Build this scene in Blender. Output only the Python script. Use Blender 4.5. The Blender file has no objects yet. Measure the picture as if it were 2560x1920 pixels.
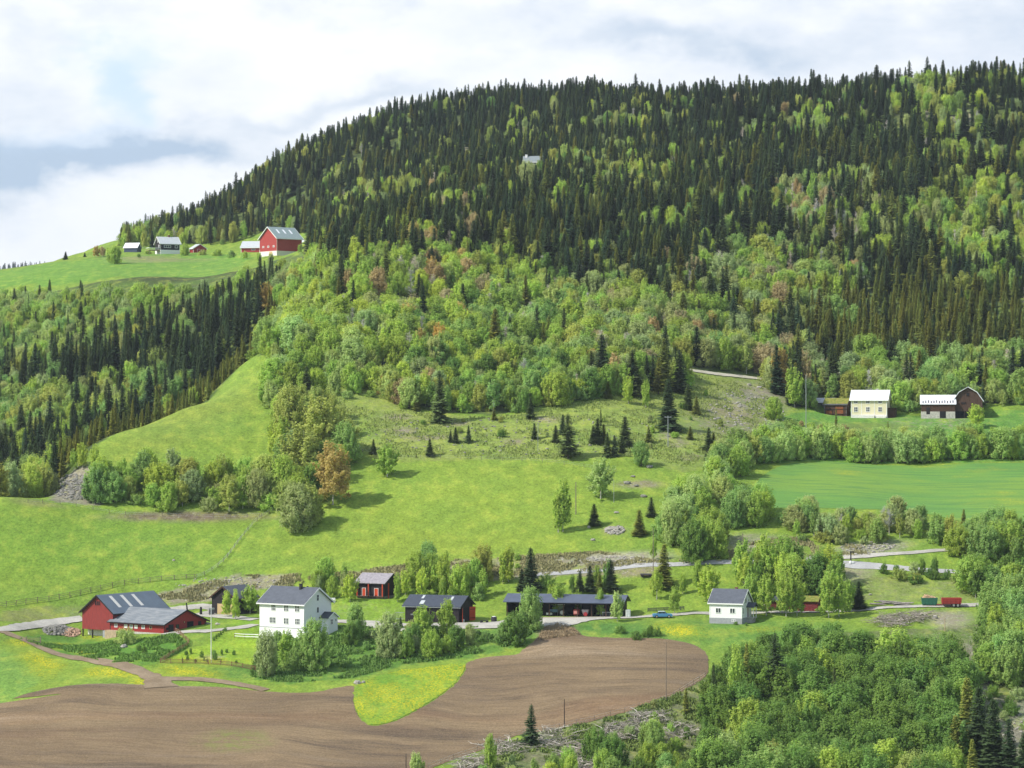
import bpy, math, random
import numpy as np
from mathutils import Vector, Matrix, noise as mnoise
from mathutils.geometry import delaunay_2d_cdt
random.seed(7)
RNG = np.random.default_rng(11)
sc = bpy.context.scene
R = math.radians

# ------------------------------------------------------------------ camera
F = 6000.0            # focal length in photo units (photo taken as 2212 x 1659 units)
PITCH = R(0.4822)
cd = bpy.data.cameras.new('camera'); cam = bpy.data.objects.new('camera', cd)
sc.collection.objects.link(cam)
cd.sensor_width = 36.0; cd.lens = F * 36.0 / 2212.0
cd.clip_start = 1.0; cd.clip_end = 20000.0
cam.location = (0, 0, 0); cam.rotation_euler = (R(90) + PITCH, 0, 0)
sc.camera = cam

# ------------------------------------------------------------------ light
SUN_EL, SUN_AZ = R(44), R(22)          # azimuth: degrees from -X towards -Y (behind the camera)
Ld = Vector((-math.cos(SUN_AZ) * math.cos(SUN_EL), -math.sin(SUN_AZ) * math.cos(SUN_EL), math.sin(SUN_EL)))
sd = bpy.data.lights.new('sun', 'SUN'); sun = bpy.data.objects.new('sun', sd); sc.collection.objects.link(sun)
sd.energy = 4.2; sd.angle = R(0.5); sd.color = (1.0, 0.955, 0.87)
sun.rotation_euler = Ld.to_track_quat('Z', 'Y').to_euler()
sun.location = (0, 0, 400)

w = bpy.data.worlds.new("World"); sc.world = w; w.use_nodes = True
nt = w.node_tree; nt.nodes.clear()
def N(t, **kw):
    n = nt.nodes.new(t)
    for k, v in kw.items(): setattr(n, k, v)
    return n
def lk(a, b): nt.links.new(a, b)
def M(op, a, b=None, c=None):
    n = N('ShaderNodeMath', operation=op)
    for i, x in enumerate((a, b, c)):
        if x is None: continue
        if isinstance(x, (int, float)): n.inputs[i].default_value = x
        else: lk(x, n.inputs[i])
    return n.outputs[0]
sky = N('ShaderNodeTexSky'); sky.sky_type = 'NISHITA'; sky.sun_disc = False
sky.sun_elevation = SUN_EL
sky.sun_rotation = math.atan2(Ld.x, Ld.y)
bg1 = N('ShaderNodeBackground'); bg1.inputs[1].default_value = 0.15
lk(sky.outputs[0], bg1.inputs[0])
tc = N('ShaderNodeTexCoord'); sep = N('ShaderNodeSeparateXYZ'); lk(tc.outputs['Generated'], sep.inputs[0])
ya = M('MAXIMUM', M('ABSOLUTE', sep.outputs[1]), 0.15)
ca = M('DIVIDE', sep.outputs[0], ya); cb = M('DIVIDE', sep.outputs[2], ya)
def nz(scale, detail, sx, sy, off):
    cmb = N('ShaderNodeCombineXYZ'); lk(M('MULTIPLY', ca, sx), cmb.inputs[0]); lk(M('MULTIPLY', cb, sy), cmb.inputs[1])
    cmb.inputs[2].default_value = off
    n = N('ShaderNodeTexNoise'); n.inputs['Scale'].default_value = scale; n.inputs['Detail'].default_value = detail
    n.inputs['Roughness'].default_value = 0.55
    lk(cmb.outputs[0], n.inputs['Vector']); return n.outputs[0]
n1 = nz(16, 8, 1, 1.8, 1.3); n2 = nz(16, 8, 1, 1.8, 7.7); n3 = nz(9, 8, 1, 2.0, 3.1); n4 = nz(30, 7, 1, 1.8, 5.5)
wa = M('ADD', ca, M('MULTIPLY', M('SUBTRACT', n1, 0.5), 0.09))
wb = M('ADD', cb, M('MULTIPLY', M('SUBTRACT', n2, 0.5), 0.055))
def blob(u, v, ru, rv, ang=0, sharp=1.0):
    cx, cy, rx, ry = (u - 1106) / F, (880 - v) / F, ru / F, rv / F
    c, s = math.cos(R(ang)), math.sin(R(ang))
    dx, dy = M('SUBTRACT', wa, cx), M('SUBTRACT', wb, cy)
    px = M('DIVIDE', M('ADD', M('MULTIPLY', dx, c), M('MULTIPLY', dy, s)), rx)
    py = M('DIVIDE', M('SUBTRACT', M('MULTIPLY', dy, c), M('MULTIPLY', dx, s)), ry)
    d = M('ADD', M('MULTIPLY', px, px), M('MULTIPLY', py, py))
    return M('POWER', 2.718, M('MULTIPLY', M('POWER', d, sharp), -1))
def addall(l):
    r = l[0]
    for x in l[1:]: r = M('ADD', r, x)
    return r
grey = addall([M('MULTIPLY', blob(210, 335, 260, 60, 12, 1.15), 1.0), M('MULTIPLY', blob(0, 420, 110, 85, 20, 1.15), 1.0),
               M('MULTIPLY', blob(430, 318, 190, 36, 5, 1.0), .7), M('MULTIPLY', blob(760, 232, 240, 26, 3), .5),
               M('MULTIPLY', blob(1560, 100, 420, 38, -3), .62), M('MULTIPLY', blob(2050, 40, 300, 50, 0), .35),
               M('MULTIPLY', blob(40, 230, 110, 110, 0), .28), M('MULTIPLY', blob(1000, 20, 300, 40, 0), .25),
               M('MULTIPLY', blob(60, 60, 150, 60, 0), .16)])
blue = addall([blob(225, 170, 80, 90, -30, 1.8), M('MULTIPLY', blob(330, 110, 50, 40, 0), .6), M('MULTIPLY', blob(150, 290, 120, 35, 20), .35)])
gn = M('MULTIPLY', grey, M('ADD', -0.15, M('MULTIPLY', n4, 2.3)))
def mix(fac, a, b):
    n = N('ShaderNodeMix', data_type='RGBA'); n.clamp_factor = True
    if isinstance(fac, float): n.inputs[0].default_value = fac
    else: lk(fac, n.inputs[0])
    for i, x in ((6, a), (7, b)):
        if isinstance(x, tuple): n.inputs[i].default_value = x + (1,)
        else: lk(x, n.inputs[i])
    return n.outputs[2]
top = M('MINIMUM', M('MAXIMUM', M('MULTIPLY', M('SUBTRACT', cb, 0.075), 12.0), 0.12), 1.0)
cw = mix(M('MULTIPLY', M('MULTIPLY', M('SUBTRACT', M('ADD', M('MULTIPLY', n3, .65), M('MULTIPLY', n4, .35)), 0.42), 6.0), top), (.87, .89, .92), (.60, .67, .78))
cg = mix(gn, cw, (.41, .52, .66))
cbl = mix(M('MULTIPLY', blue, .9), cg, (.56, .71, .89))
bg2 = N('ShaderNodeBackground'); bg2.inputs[1].default_value = 1.0; lk(cbl, bg2.inputs[0])
# cloud cover: nearly closed over the hill, broken towards the zenith and behind
front = M('MINIMUM', M('MAXIMUM', M('MULTIPLY', M('SUBTRACT', sep.outputs[1], 0.35), 2.2), 0), 1)
nb = nz(1.3, 5, 1, 1, 9.0)
fac = M('MAXIMUM', front, M('MINIMUM', M('MAXIMUM', M('MULTIPLY', M('SUBTRACT', nb, 0.45), 5), 0), 0.62))
ms = N('ShaderNodeMixShader'); lk(fac, ms.inputs[0]); lk(bg1.outputs[0], ms.inputs[1]); lk(bg2.outputs[0], ms.inputs[2])
wo = N('ShaderNodeOutputWorld'); lk(ms.outputs[0], wo.inputs[0])

sc.view_settings.view_transform = 'Standard'; sc.view_settings.look = 'None'
sc.view_settings.exposure = 0.31; sc.view_settings.gamma = 1.0
sc.render.engine = 'CYCLES'
cy = sc.cycles
cy.max_bounces = 6; cy.diffuse_bounces = 3; cy.glossy_bounces = 2; cy.transmission_bounces = 3
cy.transparent_max_bounces = 4; cy.volume_bounces = 0; cy.use_denoising = True
cy.use_adaptive_sampling = True; cy.adaptive_threshold = 0.02
cy.sample_clamp_indirect = 3.0

# ------------------------------------------------------------------ projection
ct, st = math.cos(PITCH), math.sin(PITCH)
def project(x, y, z):
    d = y * ct + z * st; up = -y * st + z * ct
    return 1106 + F * x / d, 829.5 - F * up / d
def ray(u, v):
    a = (u - 1106) / F; b = (829.5 - v) / F
    yy = ct - b * st; zz = st + b * ct
    return a / yy, zz / yy              # x and z per metre of Y

# ------------------------------------------------------------------ terrain height field
def vn(x, y, wl, seed):                 # smooth value noise, vectorised
    x = np.asarray(x, float) / wl + 1000; y = np.asarray(y, float) / wl + 1000
    xi, yi = np.floor(x).astype(np.int64), np.floor(y).astype(np.int64)
    fx, fy = x - xi, y - yi
    fx = fx * fx * (3 - 2 * fx); fy = fy * fy * (3 - 2 * fy)
    def h(a, b):
        n = (a * 374761393 + b * 668265263 + seed * 982451653) & 0x7fffffff
        n = ((n ^ (n >> 13)) * 1274126177) & 0x7fffffff
        return ((n ^ (n >> 16)) & 0xffff) / 32767.5 - 1
    return (h(xi, yi) * (1 - fx) + h(xi + 1, yi) * fx) * (1 - fy) + (h(xi, yi + 1) * (1 - fx) + h(xi + 1, yi + 1) * fx) * fy
cols = {
 0: [(1659,500),(1520,545),(1440,570),(1385,590),(1362,598),(1340,608),(1310,620),(1280,628),(1200,646),(1130,660),(1075,671)],
 190: [(1659,500),(1478,553),(1440,572),(1405,592),(1391,602),(1380,612),(1348,618),(1328,624),(1308,629),(1280,634),(1200,650),(1100,676),(1020,698),(968,712)],
 280: [(1659,500),(1478,553),(1425,574),(1392,590),(1381,598),(1366,606),(1337,618),(1310,630),(1285,636),(1200,652),(1100,677),(1000,704),(925,724)],
 400: [(1659,500),(1484,552),(1425,574),(1390,586),(1368,594),(1357,604),(1334,618),(1312,629),(1290,635),(1250,642),(1200,653),(1100,678),(1000,706),(900,736),(880,742)],
 550: [(1659,500),(1490,552),(1420,577),(1385,590),(1366,596),(1350,606),(1335,616),(1313,627),(1290,634),(1250,641),(1200,652),(1110,676),(1000,706),(900,736),(820,762),(768,782)],
 700: [(1659,500),(1490,552),(1410,580),(1370,593),(1351,602),(1340,612),(1312,625),(1290,631),(1250,640),(1200,651),(1100,676),(1000,706),(900,737),(800,768),(720,805),(650,850),(600,900),(560,1000),(520,1120),(480,1230),(400,1330),(310,1430)],
 900: [(1659,500),(1513,545),(1410,580),(1370,592),(1353,599),(1339,612),(1320,622),(1300,627),(1250,637),(1200,649),(1100,675),(1000,706),(900,739),(800,775),(700,830),(600,900),(520,975),(460,1060),(400,1180),(330,1320),(245,1445)],
 1106: [(1659,498),(1590,522),(1500,548),(1410,578),(1365,593),(1349,600),(1337,611),(1320,621),(1300,626),(1250,636),(1200,648),(1100,675),(1000,706),(900,741),(800,785),(700,845),(600,915),(500,1000),(420,1090),(360,1190),(300,1310),(220,1460)],
 1400: [(1659,505),(1530,535),(1450,562),(1378,589),(1345,600),(1331,609),(1312,619),(1290,625),(1250,634),(1222,638),(1190,648),(1100,675),(1000,707),(900,745),(820,785),(700,855),(600,920),(500,995),(400,1090),(300,1240),(232,1420)],
 1700: [(1659,512),(1500,552),(1400,582),(1350,598),(1325,608),(1310,617),(1250,633),(1210,641),(1160,656),(1090,682),(1000,722),(930,765),(870,795),(800,835),(700,895),(600,955),(500,1020),(400,1100),(300,1200),(225,1320)],
 2000: [(1659,515),(1500,555),(1400,583),(1345,600),(1320,608),(1305,616),(1240,635),(1195,647),(1130,672),(1060,702),(1000,730),(930,770),(885,796),(820,830),(700,890),(600,945),(500,1005),(400,1075),(300,1165),(190,1255)],
 2212: [(1659,515),(1500,555),(1400,583),(1345,600),(1300,616),(1240,635),(1195,647),(1130,672),(1060,702),(1000,730),(930,770),(885,796),(820,830),(700,890),(600,945),(500,1005),(400,1075),(300,1160),(180,1235)],
}
cols[-350] = [(v + 12, y) for v, y in cols[0]]
cols[2600] = cols[2212][:-1] + [(175, 1215)]
hid = {
 -350: [(700,-40),(770,-34),(850,-18),(950,2),(1050,22),(1120,36),(1200,44),(1280,50),(1400,36)],
 0: [(700,-33),(760,-27),(850,-9),(950,12),(1050,35),(1120,50),(1200,57),(1280,63),(1400,48)],
 280: [(765,-19),(830,-8),(920,15),(1020,38),(1090,50),(1180,62),(1250,68),(1310,76),(1400,84)],
 550: [(815,4),(870,12),(960,33),(1060,50),(1150,61),(1230,68.5),(1300,84),(1420,114)],
}
skyl = [(200,545,1400),(350,508,1400),(450,462,1400),(630,337,1430),(750,292,1440),(850,266,1450),(960,232,1455),(1250,222,1455),(1550,238,1385),(1820,208,1290),(1950,195,1265)]
P = []
for u, l in cols.items():
    for v, y in l:
        kx, kz = ray(u, v); P.append((kx * y, y, kz * y))
for u, l in hid.items():
    for y, z in l: P.append(((u - 1106) / F * y, y, z))
for u, v, y in skyl:
    kx, kz = ray(u, v); P.append((kx * y, y, kz * y))
for u, l in list(cols.items()):
    if u >= 700:
        v, y = l[-1]; kx, kz = ray(u, v)
        P.append((kx * y, y + 60, kz * y + 1)); P.append((kx * y, y + 190, kz * y - 25))
for u, v, y in skyl[1:]:
    kx, kz = ray(u, v); P.append((kx * y, y + 190, kz * y - 22))
for x in (-150, -50, 50, 150):
    P += [(x, 440, -75 + abs(x) * .01), (x, 370, -80), (x, 280, -78)]
P = np.array(P)
S = 100.0
def tps(A, B):
    d = np.sqrt(((A[:, None, :] - B[None, :, :]) ** 2).sum(-1)) + 1e-9
    return d * d * np.log(d)
A = P[:, :2] / S; n = len(A)
K = tps(A, A) + np.eye(n) * 0.001
Q = np.hstack([np.ones((n, 1)), A])
LHS = np.block([[K, Q], [Q.T, np.zeros((3, 3))]])
sol = np.linalg.solve(LHS, np.concatenate([P[:, 2], np.zeros(3)]))
def tpse(X, Y):
    B = np.stack([X.ravel(), Y.ravel()], 1) / S
    out = np.empty(len(B))
    for i in range(0, len(B), 20000):
        b = B[i:i + 20000]
        out[i:i + 20000] = tps(b, A) @ sol[:n] + sol[n] + b @ sol[n + 1:]
    return out.reshape(X.shape)
gx = np.arange(-264, 264.1, 1.6)
ext = np.array([268, 274, 283, 296, 315, 340, 380, 440, 530, 660, 850, 1150, 1600, 2200, 3000, 4200])
gx = np.concatenate([-ext[::-1], gx, ext])
gy = np.concatenate([np.array([-600, -300, -120, 0, 60, 120, 180, 240, 290, 330, 360, 385, 405, 420, 432, 442, 452, 461, 469, 476]),
                     np.arange(482, 800, 1.3), np.arange(801, 1480, 4.0),
                     np.array([1490, 1505, 1525, 1550, 1590, 1650, 1730, 1850, 2000, 2200, 2450, 2700, 2900, 3050, 3200, 3350, 3500, 3650, 3800, 3950, 4100, 4300, 4700, 5500, 7000])])
GX, GY = np.meshgrid(gx, gy)
cx_ = np.clip(GX, -345, 345); cy_ = np.clip(GY, 300, 1600)
H = tpse(cx_, cy_)
sm = lambda a, b, x: (lambda t: t * t * (3 - 2 * t))(np.clip((x - a) / (b - a), 0, 1))
# towards and behind the camera: the opposite bank it stands on
near = np.where(GY < 180, -2 - 76 * sm(20, 190, GY), -78.0)
near = near + 0 * GX
H = H * sm(300, 430, GY) + near * (1 - sm(300, 430, GY))
# far country behind the ridge
far = 55 + 18 * vn(GX, GY, 700, 3) + 150 * sm(2500, 4100, GY + GX * .25) + 14 * vn(GX, GY, 420, 5) * sm(2400, 3500, GY) - 25*sm(-400,400,GX)
H = H * (1 - sm(1620, 1900, GY)) + far * sm(1620, 1900, GY)
side = sm(360, 1200, np.abs(GX)) * (GY < 1620)
H = H + side * 6 * vn(GX, GY, 200, 8)
und = sm(640, 720, GY) * 0.25 + sm(780, 1000, GY)
H = H + und * (2.2 * vn(GX, GY, 48, 21) + 1.1 * vn(GX, GY, 21, 22)) * (1 - 0.8 * ((GX < -95) & (GY > 1090) & (GY < 1290)))
H = H + 0.32 * vn(GX, GY, 17, 31) * sm(628, 660, GY) + 0.10 * vn(GX, GY, 5.5, 32) + 0.05 * vn(GX, GY, 2.9, 33)

def hgt(x, y):
    x = np.asarray(x, float); y = np.asarray(y, float)
    i = np.clip(np.searchsorted(gx, x) - 1, 0, len(gx) - 2); j = np.clip(np.searchsorted(gy, y) - 1, 0, len(gy) - 2)
    fx = np.clip((x - gx[i]) / (gx[i + 1] - gx[i]), 0, 1); fy = np.clip((y - gy[j]) / (gy[j + 1] - gy[j]), 0, 1)
    return (H[j, i] * (1 - fx) + H[j, i + 1] * fx) * (1 - fy) + (H[j + 1, i] * (1 - fx) + H[j + 1, i + 1] * fx) * fy
YS = np.concatenate([np.arange(440, 850, 0.5), np.arange(850, 1700, 1.5)])
def gp(u, v, after=0):
    """ground point seen at photo position (u, v)"""
    kx, kz = ray(u, v)
    ys = YS[YS >= after] if after else YS
    d = kz * ys - hgt(kx * ys, ys)
    k = np.nonzero(d <= 0)[0]
    if len(k) == 0:
        y = ys[-1]; return np.array([kx * y, y, float(hgt(kx * y, y))])
    k = k[0]
    if k == 0: y = ys[0]
    else:
        t = d[k - 1] / (d[k - 1] - d[k]); y = ys[k - 1] + t * (ys[k] - ys[k - 1])
    return np.array([kx * y, y, float(hgt(kx * y, y))])
PADS = []
def pad(cx, cy, r, z=None, soft=4.0):
    """level the ground under a building"""
    z = float(hgt(cx, cy)) if z is None else z
    d = np.hypot(GX - cx, GY - cy); k = 1 - sm(r, r + soft, d)
    H[:] = H * (1 - k) + z * k
    return z

# ------------------------------------------------------------------ mesh and naming helpers
COL = sc.collection
def tag(o, label=None, cat=None, group=None, kind=None):
    if label: o['label'] = label
    if cat: o['category'] = cat
    if group: o['group'] = group
    if kind: o['kind'] = kind
    return o
def empty(name, loc, rz=0.0, label=None, cat=None, group=None):
    o = bpy.data.objects.new(name, None); COL.objects.link(o)
    o.empty_display_size = 0.5
    o.location = tuple(float(c) for c in loc); o.rotation_euler = (0, 0, rz)
    return tag(o, label, cat, group)
class MB:
    def __init__(s): s.v = []; s.f = []
    def add(s, vs, fs):
        b = len(s.v); s.v += [tuple(map(float, v)) for v in vs]; s.f += [tuple(b + i for i in f) for f in fs]; return s
    def box(s, x0, x1, y0, y1, z0, z1, mtx=None):
        vs = [Vector(p) for p in ((x0,y0,z0),(x1,y0,z0),(x1,y1,z0),(x0,y1,z0),(x0,y0,z1),(x1,y0,z1),(x1,y1,z1),(x0,y1,z1))]
        if mtx is not None: vs = [mtx @ v for v in vs]
        return s.add(vs, [(0,3,2,1),(4,5,6,7),(0,1,5,4),(1,2,6,5),(2,3,7,6),(3,0,4,7)])
    def prism(s, poly, a, b, axis='x'):
        """poly of 2-d points extruded from a to b along an axis"""
        n = len(poly)
        def mk(p, t): return {'x': (t, p[0], p[1]), 'y': (p[0], t, p[1]), 'z': (p[0], p[1], t)}[axis]
        return s.add([mk(p, a) for p in poly] + [mk(p, b) for p in poly],
                     [tuple(range(n))[::-1], tuple(range(n, 2 * n))] + [(i, (i + 1) % n, n + (i + 1) % n, n + i) for i in range(n)])
    def tube(s, pts, rads, k=6):
        pts = [Vector(p) for p in pts]; b = len(s.v); rings = []
        for i, p in enumerate(pts):
            d = (pts[min(i + 1, len(pts) - 1)] - pts[max(i - 1, 0)]).normalized()
            a = d.orthogonal().normalized(); c = d.cross(a)
            for j in range(k):
                t = 2 * math.pi * j / k; s.v.append(tuple(p + (a * math.cos(t) + c * math.sin(t)) * rads[i]))
        for i in range(len(pts) - 1):
            for j in range(k):
                s.f.append((b + i * k + j, b + i * k + (j + 1) % k, b + (i + 1) * k + (j + 1) % k, b + (i + 1) * k + j))
        s.f.append(tuple(b + j for j in range(k))[::-1]); s.f.append(tuple(b + (len(pts) - 1) * k + j for j in range(k)))
        return s
    def disc(s, c, r, w, k=14, axis='y'):
        c = Vector(c); vs = []
        for t in (-w / 2, w / 2):
            for j in range(k):
                a = 2 * math.pi * j / k
                vs.append(c + Vector((r * math.cos(a), t, r * math.sin(a)) if axis == 'y' else (t, r * math.cos(a), r * math.sin(a))))
        return s.add(vs, [tuple(range(k))[::-1], tuple(range(k, 2 * k))] + [(i, (i + 1) % k, k + (i + 1) % k, k + i) for i in range(k)])
    def build(s, name, m, parent=None, smooth=False, bevel=0):
        me = bpy.data.meshes.new(name); me.from_pydata(s.v, [], s.f)
        import bmesh
        bm = bmesh.new(); bm.from_mesh(me); bmesh.ops.recalc_face_normals(bm, faces=bm.faces)
        if bevel: bmesh.ops.bevel(bm, geom=bm.edges[:], offset=bevel, segments=1, affect='EDGES')
        bm.to_mesh(me); bm.free()
        if smooth: me.polygons.foreach_set('use_smooth', [True] * len(me.polygons))
        me.materials.append(m)
        o = bpy.data.objects.new(name, me); COL.objects.link(o)
        if parent: o.parent = parent
        return o
def np_mesh(name, V, Fq, m, smooth=False):
    me = bpy.data.meshes.new(name)
    V = np.asarray(V, np.float32); Fq = np.asarray(Fq, np.int32)
    k = Fq.shape[1]
    me.vertices.add(len(V)); me.vertices.foreach_set('co', V.ravel())
    me.loops.add(Fq.size); me.loops.foreach_set('vertex_index', Fq.ravel())
    me.polygons.add(len(Fq)); me.polygons.foreach_set('loop_start', np.arange(0, Fq.size, k, dtype=np.int32))
    me.update(calc_edges=True)
    if smooth: me.polygons.foreach_set('use_smooth', np.ones(len(Fq), bool))
    me.materials.append(m); me.validate()
    return me

# ------------------------------------------------------------------ materials
def newmat(name):
    m = bpy.data.materials.new(name); m.use_nodes = True; t = m.node_tree; t.nodes.clear(); return m, t
class G:
    def __init__(s, t): s.t = t
    def n(s, typ, **kw):
        x = s.t.nodes.new(typ)
        for k, v in kw.items(): setattr(x, k, v)
        return x
    def put(s, sock, v):
        if isinstance(v, (int, float)): sock.default_value = v
        elif isinstance(v, tuple): sock.default_value = v + (1,) if len(v) == 3 and sock.type == 'RGBA' else v
        else: s.t.links.new(v, sock)
    def math(s, op, a, b=0.0, c=None):
        x = s.n('ShaderNodeMath', operation=op); s.put(x.inputs[0], a); s.put(x.inputs[1], b)
        if c is not None: s.put(x.inputs[2], c)
        return x.outputs[0]
    def mix(s, f, a, b, mode='MIX'):
        x = s.n('ShaderNodeMix', data_type='RGBA', blend_type=mode); x.clamp_factor = True
        s.put(x.inputs[0], f); s.put(x.inputs[6], a); s.put(x.inputs[7], b); return x.outputs[2]
    def noise(s, scale, detail=3.0, vec=None, rough=0.55, out=0):
        x = s.n('ShaderNodeTexNoise'); x.inputs['Scale'].default_value = scale; x.inputs['Detail'].default_value = detail
        x.inputs['Roughness'].default_value = rough
        if vec is not None: s.put(x.inputs['Vector'], vec)
        return x.outputs[out]
    def rng(s, v, a, b, c=0.0, d=1.0):
        x = s.n('ShaderNodeMapRange'); s.put(x.inputs[0], v)
        for i, q in enumerate((a, b, c, d)): x.inputs[i + 1].default_value = q
        return x.outputs[0]
    def coord(s, which='Object', scale=None, rot=None):
        x = s.n('ShaderNodeTexCoord'); o = x.outputs[which]
        if scale or rot:
            mp = s.n('ShaderNodeMapping'); s.put(mp.inputs[0], o)
            if scale: mp.inputs['Scale'].default_value = scale
            if rot: mp.inputs['Rotation'].default_value = rot
            o = mp.outputs[0]
        return o
    def out(s, col, rough=0.8, bump=None, bstr=0.3, bdist=0.05, metal=0.0, spec=0.3):
        b = s.n('ShaderNodeBsdfPrincipled'); s.put(b.inputs['Base Color'], col); s.put(b.inputs['Roughness'], rough)
        s.put(b.inputs['Metallic'], metal); b.inputs['Specular IOR Level'].default_value = spec
        if bump is not None:
            bu = s.n('ShaderNodeBump'); bu.inputs['Strength'].default_value = bstr; bu.inputs['Distance'].default_value = bdist
            s.put(bu.inputs['Height'], bump); s.t.links.new(bu.outputs[0], b.inputs['Normal'])
        o = s.n('ShaderNodeOutputMaterial'); s.t.links.new(b.outputs[0], o.inputs[0]); return b
MATS = {}
def mat(name, col, rough=0.8, var=0.25, scale=(1, 1, 1), ns=2.0, metal=0.0, spec=0.3, col2=None, bump=0.2):
    """painted / weathered surface: colour broken up by two scales of noise"""
    if name in MATS: return MATS[name]
    m, t = newmat(name); g = G(t)
    c = g.coord('Object', scale=scale)
    a = g.noise(ns, 4, c); b = g.noise(ns * 6, 3, c)
    k = g.math('ADD', g.math('MULTIPLY', g.rng(a, .3, .7, -1, 1), var), g.math('MULTIPLY', g.rng(b, .3, .7, -1, 1), var * .5))
    hs = g.n('ShaderNodeHueSaturation'); g.put(hs.inputs['Color'], col); g.put(hs.inputs['Value'], g.math('ADD', k, 1.0))
    o = hs.outputs[0]
    if col2: o = g.mix(g.rng(a, .48, .66), o, col2)
    g.out(o, rough, b, bump, 0.02, metal, spec)
    MATS[name] = m; return m
V_ = (3, 3, .35)
RED = mat('falu_red_boards', (.235, .034, .030), .75, .22, V_)
RED2 = mat('brick_red_boards', (.27, .026, .024), .7, .2, V_)
ORED = mat('orange_red_paint', (.50, .06, .02), .6, .12)
BLK = mat('tarred_black_boards', (.017, .013, .015), .75, .5, V_)
DBR = mat('dark_weathered_logs', (.060, .034, .024), .85, .5, (.5, .5, 5), col2=(.10, .045, .02))
GRYB = mat('grey_weathered_boards', (.12, .12, .13), .85, .3, V_)
WHT = mat('white_painted_boards', (.80, .80, .78), .55, .03, (.6, .6, 9), bump=.5)
WTR = mat('white_trim', (.80, .80, .78), .5, .03)
YEL = mat('pale_yellow_boards', (.68, .63, .42), .6, .05, V_)
CON = mat('pale_concrete', (.42, .40, .36), .9, .22)
CONW = mat('whitewashed_stone', (.68, .66, .61), .9, .14, ns=3)
GRC = mat('grey_plaster', (.30, .31, .32), .9, .12)
SLT = mat('dark_slate_roof', (.082, .092, .112), .55, .18, (1, 1, 1), 1.2, spec=.4)
SLT2 = mat('blue_grey_metal_roof', (.10, .135, .175), .45, .12, (1, 1, 1), .6, spec=.5)
SLT3 = mat('blackish_roof', (.042, .052, .072), .5, .2, spec=.4)
GRF = mat('worn_grey_roof', (.17, .19, .21), .6, .22, (.6, 3, 1), .8, col2=(.24, .25, .25))
WRF = mat('white_metal_roof', (.80, .82, .85), .35, .05, spec=.5)
LRF = mat('pale_grey_roof', (.45, .48, .49), .5, .10, spec=.4)
PRF = mat('purple_grey_slates', (.27, .25, .27), .7, .22)
SKY_ = mat('translucent_roof_sheet', (.62, .60, .55), .4, .08)
TURF = mat('turf_roof', (.17, .20, .035), .95, .35, col2=(.24, .19, .05))
GLS = mat('dark_window_glass', (.035, .045, .06), .08, .3, spec=.9)
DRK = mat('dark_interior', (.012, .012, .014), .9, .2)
OCH = mat('ochre_garage_door', (.50, .36, .19), .7, .08)
BRK = mat('chimney_brick', (.23, .10, .08), .9, .25)
PIP = mat('black_chimney_metal', (.02, .02, .022), .5, .1)
WOODP = mat('grey_pole_wood', (.20, .16, .125), .85, .25)
WOODL = mat('pale_fence_wood', (.38, .29, .19), .85, .25)
WOODB = mat('brown_fence_wood', (.22, .12, .07), .85, .25)
GALV = mat('galvanised_steel', (.42, .44, .46), .4, .08, metal=.6)
RUB = mat('tyre_rubber', (.02, .02, .02), .85, .1)
RIM = mat('wheel_rim', (.42, .42, .43), .4, .05, metal=.5)
CARB = mat('light_blue_car_paint', (.08, .24, .46), .25, .03, spec=.7)
CARR = mat('pale_car_roof', (.60, .70, .74), .2, .03, spec=.7)
GREENP = mat('green_container_paint', (.03, .13, .085), .5, .12)
REDP = mat('red_trailer_paint', (.36, .05, .04), .5, .12)
DKRED = mat('dark_red_machine', (.33, .03, .035), .5, .15)
WOODF = mat('split_firewood', (.60, .42, .26), .85, .35, ns=4)
LOG = mat('grey_log_bark', (.28, .25, .23), .9, .35, ns=3)
STN = mat('grey_field_stone', (.25, .24, .215), .95, .4, ns=1.5, col2=(.15, .15, .12))
STNL = mat('pale_stone', (.36, .34, .30), .95, .4, ns=1.5, col2=(.22, .21, .17))
STNR = mat('reddish_rubble', (.42, .28, .19), .95, .25, ns=1.5)
TWIG = mat('dead_grey_branches', (.27, .24, .20), .9, .25)
TWIGP = mat('pale_bare_branches', (.48, .44, .38), .9, .2)
DIRT = None

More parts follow.
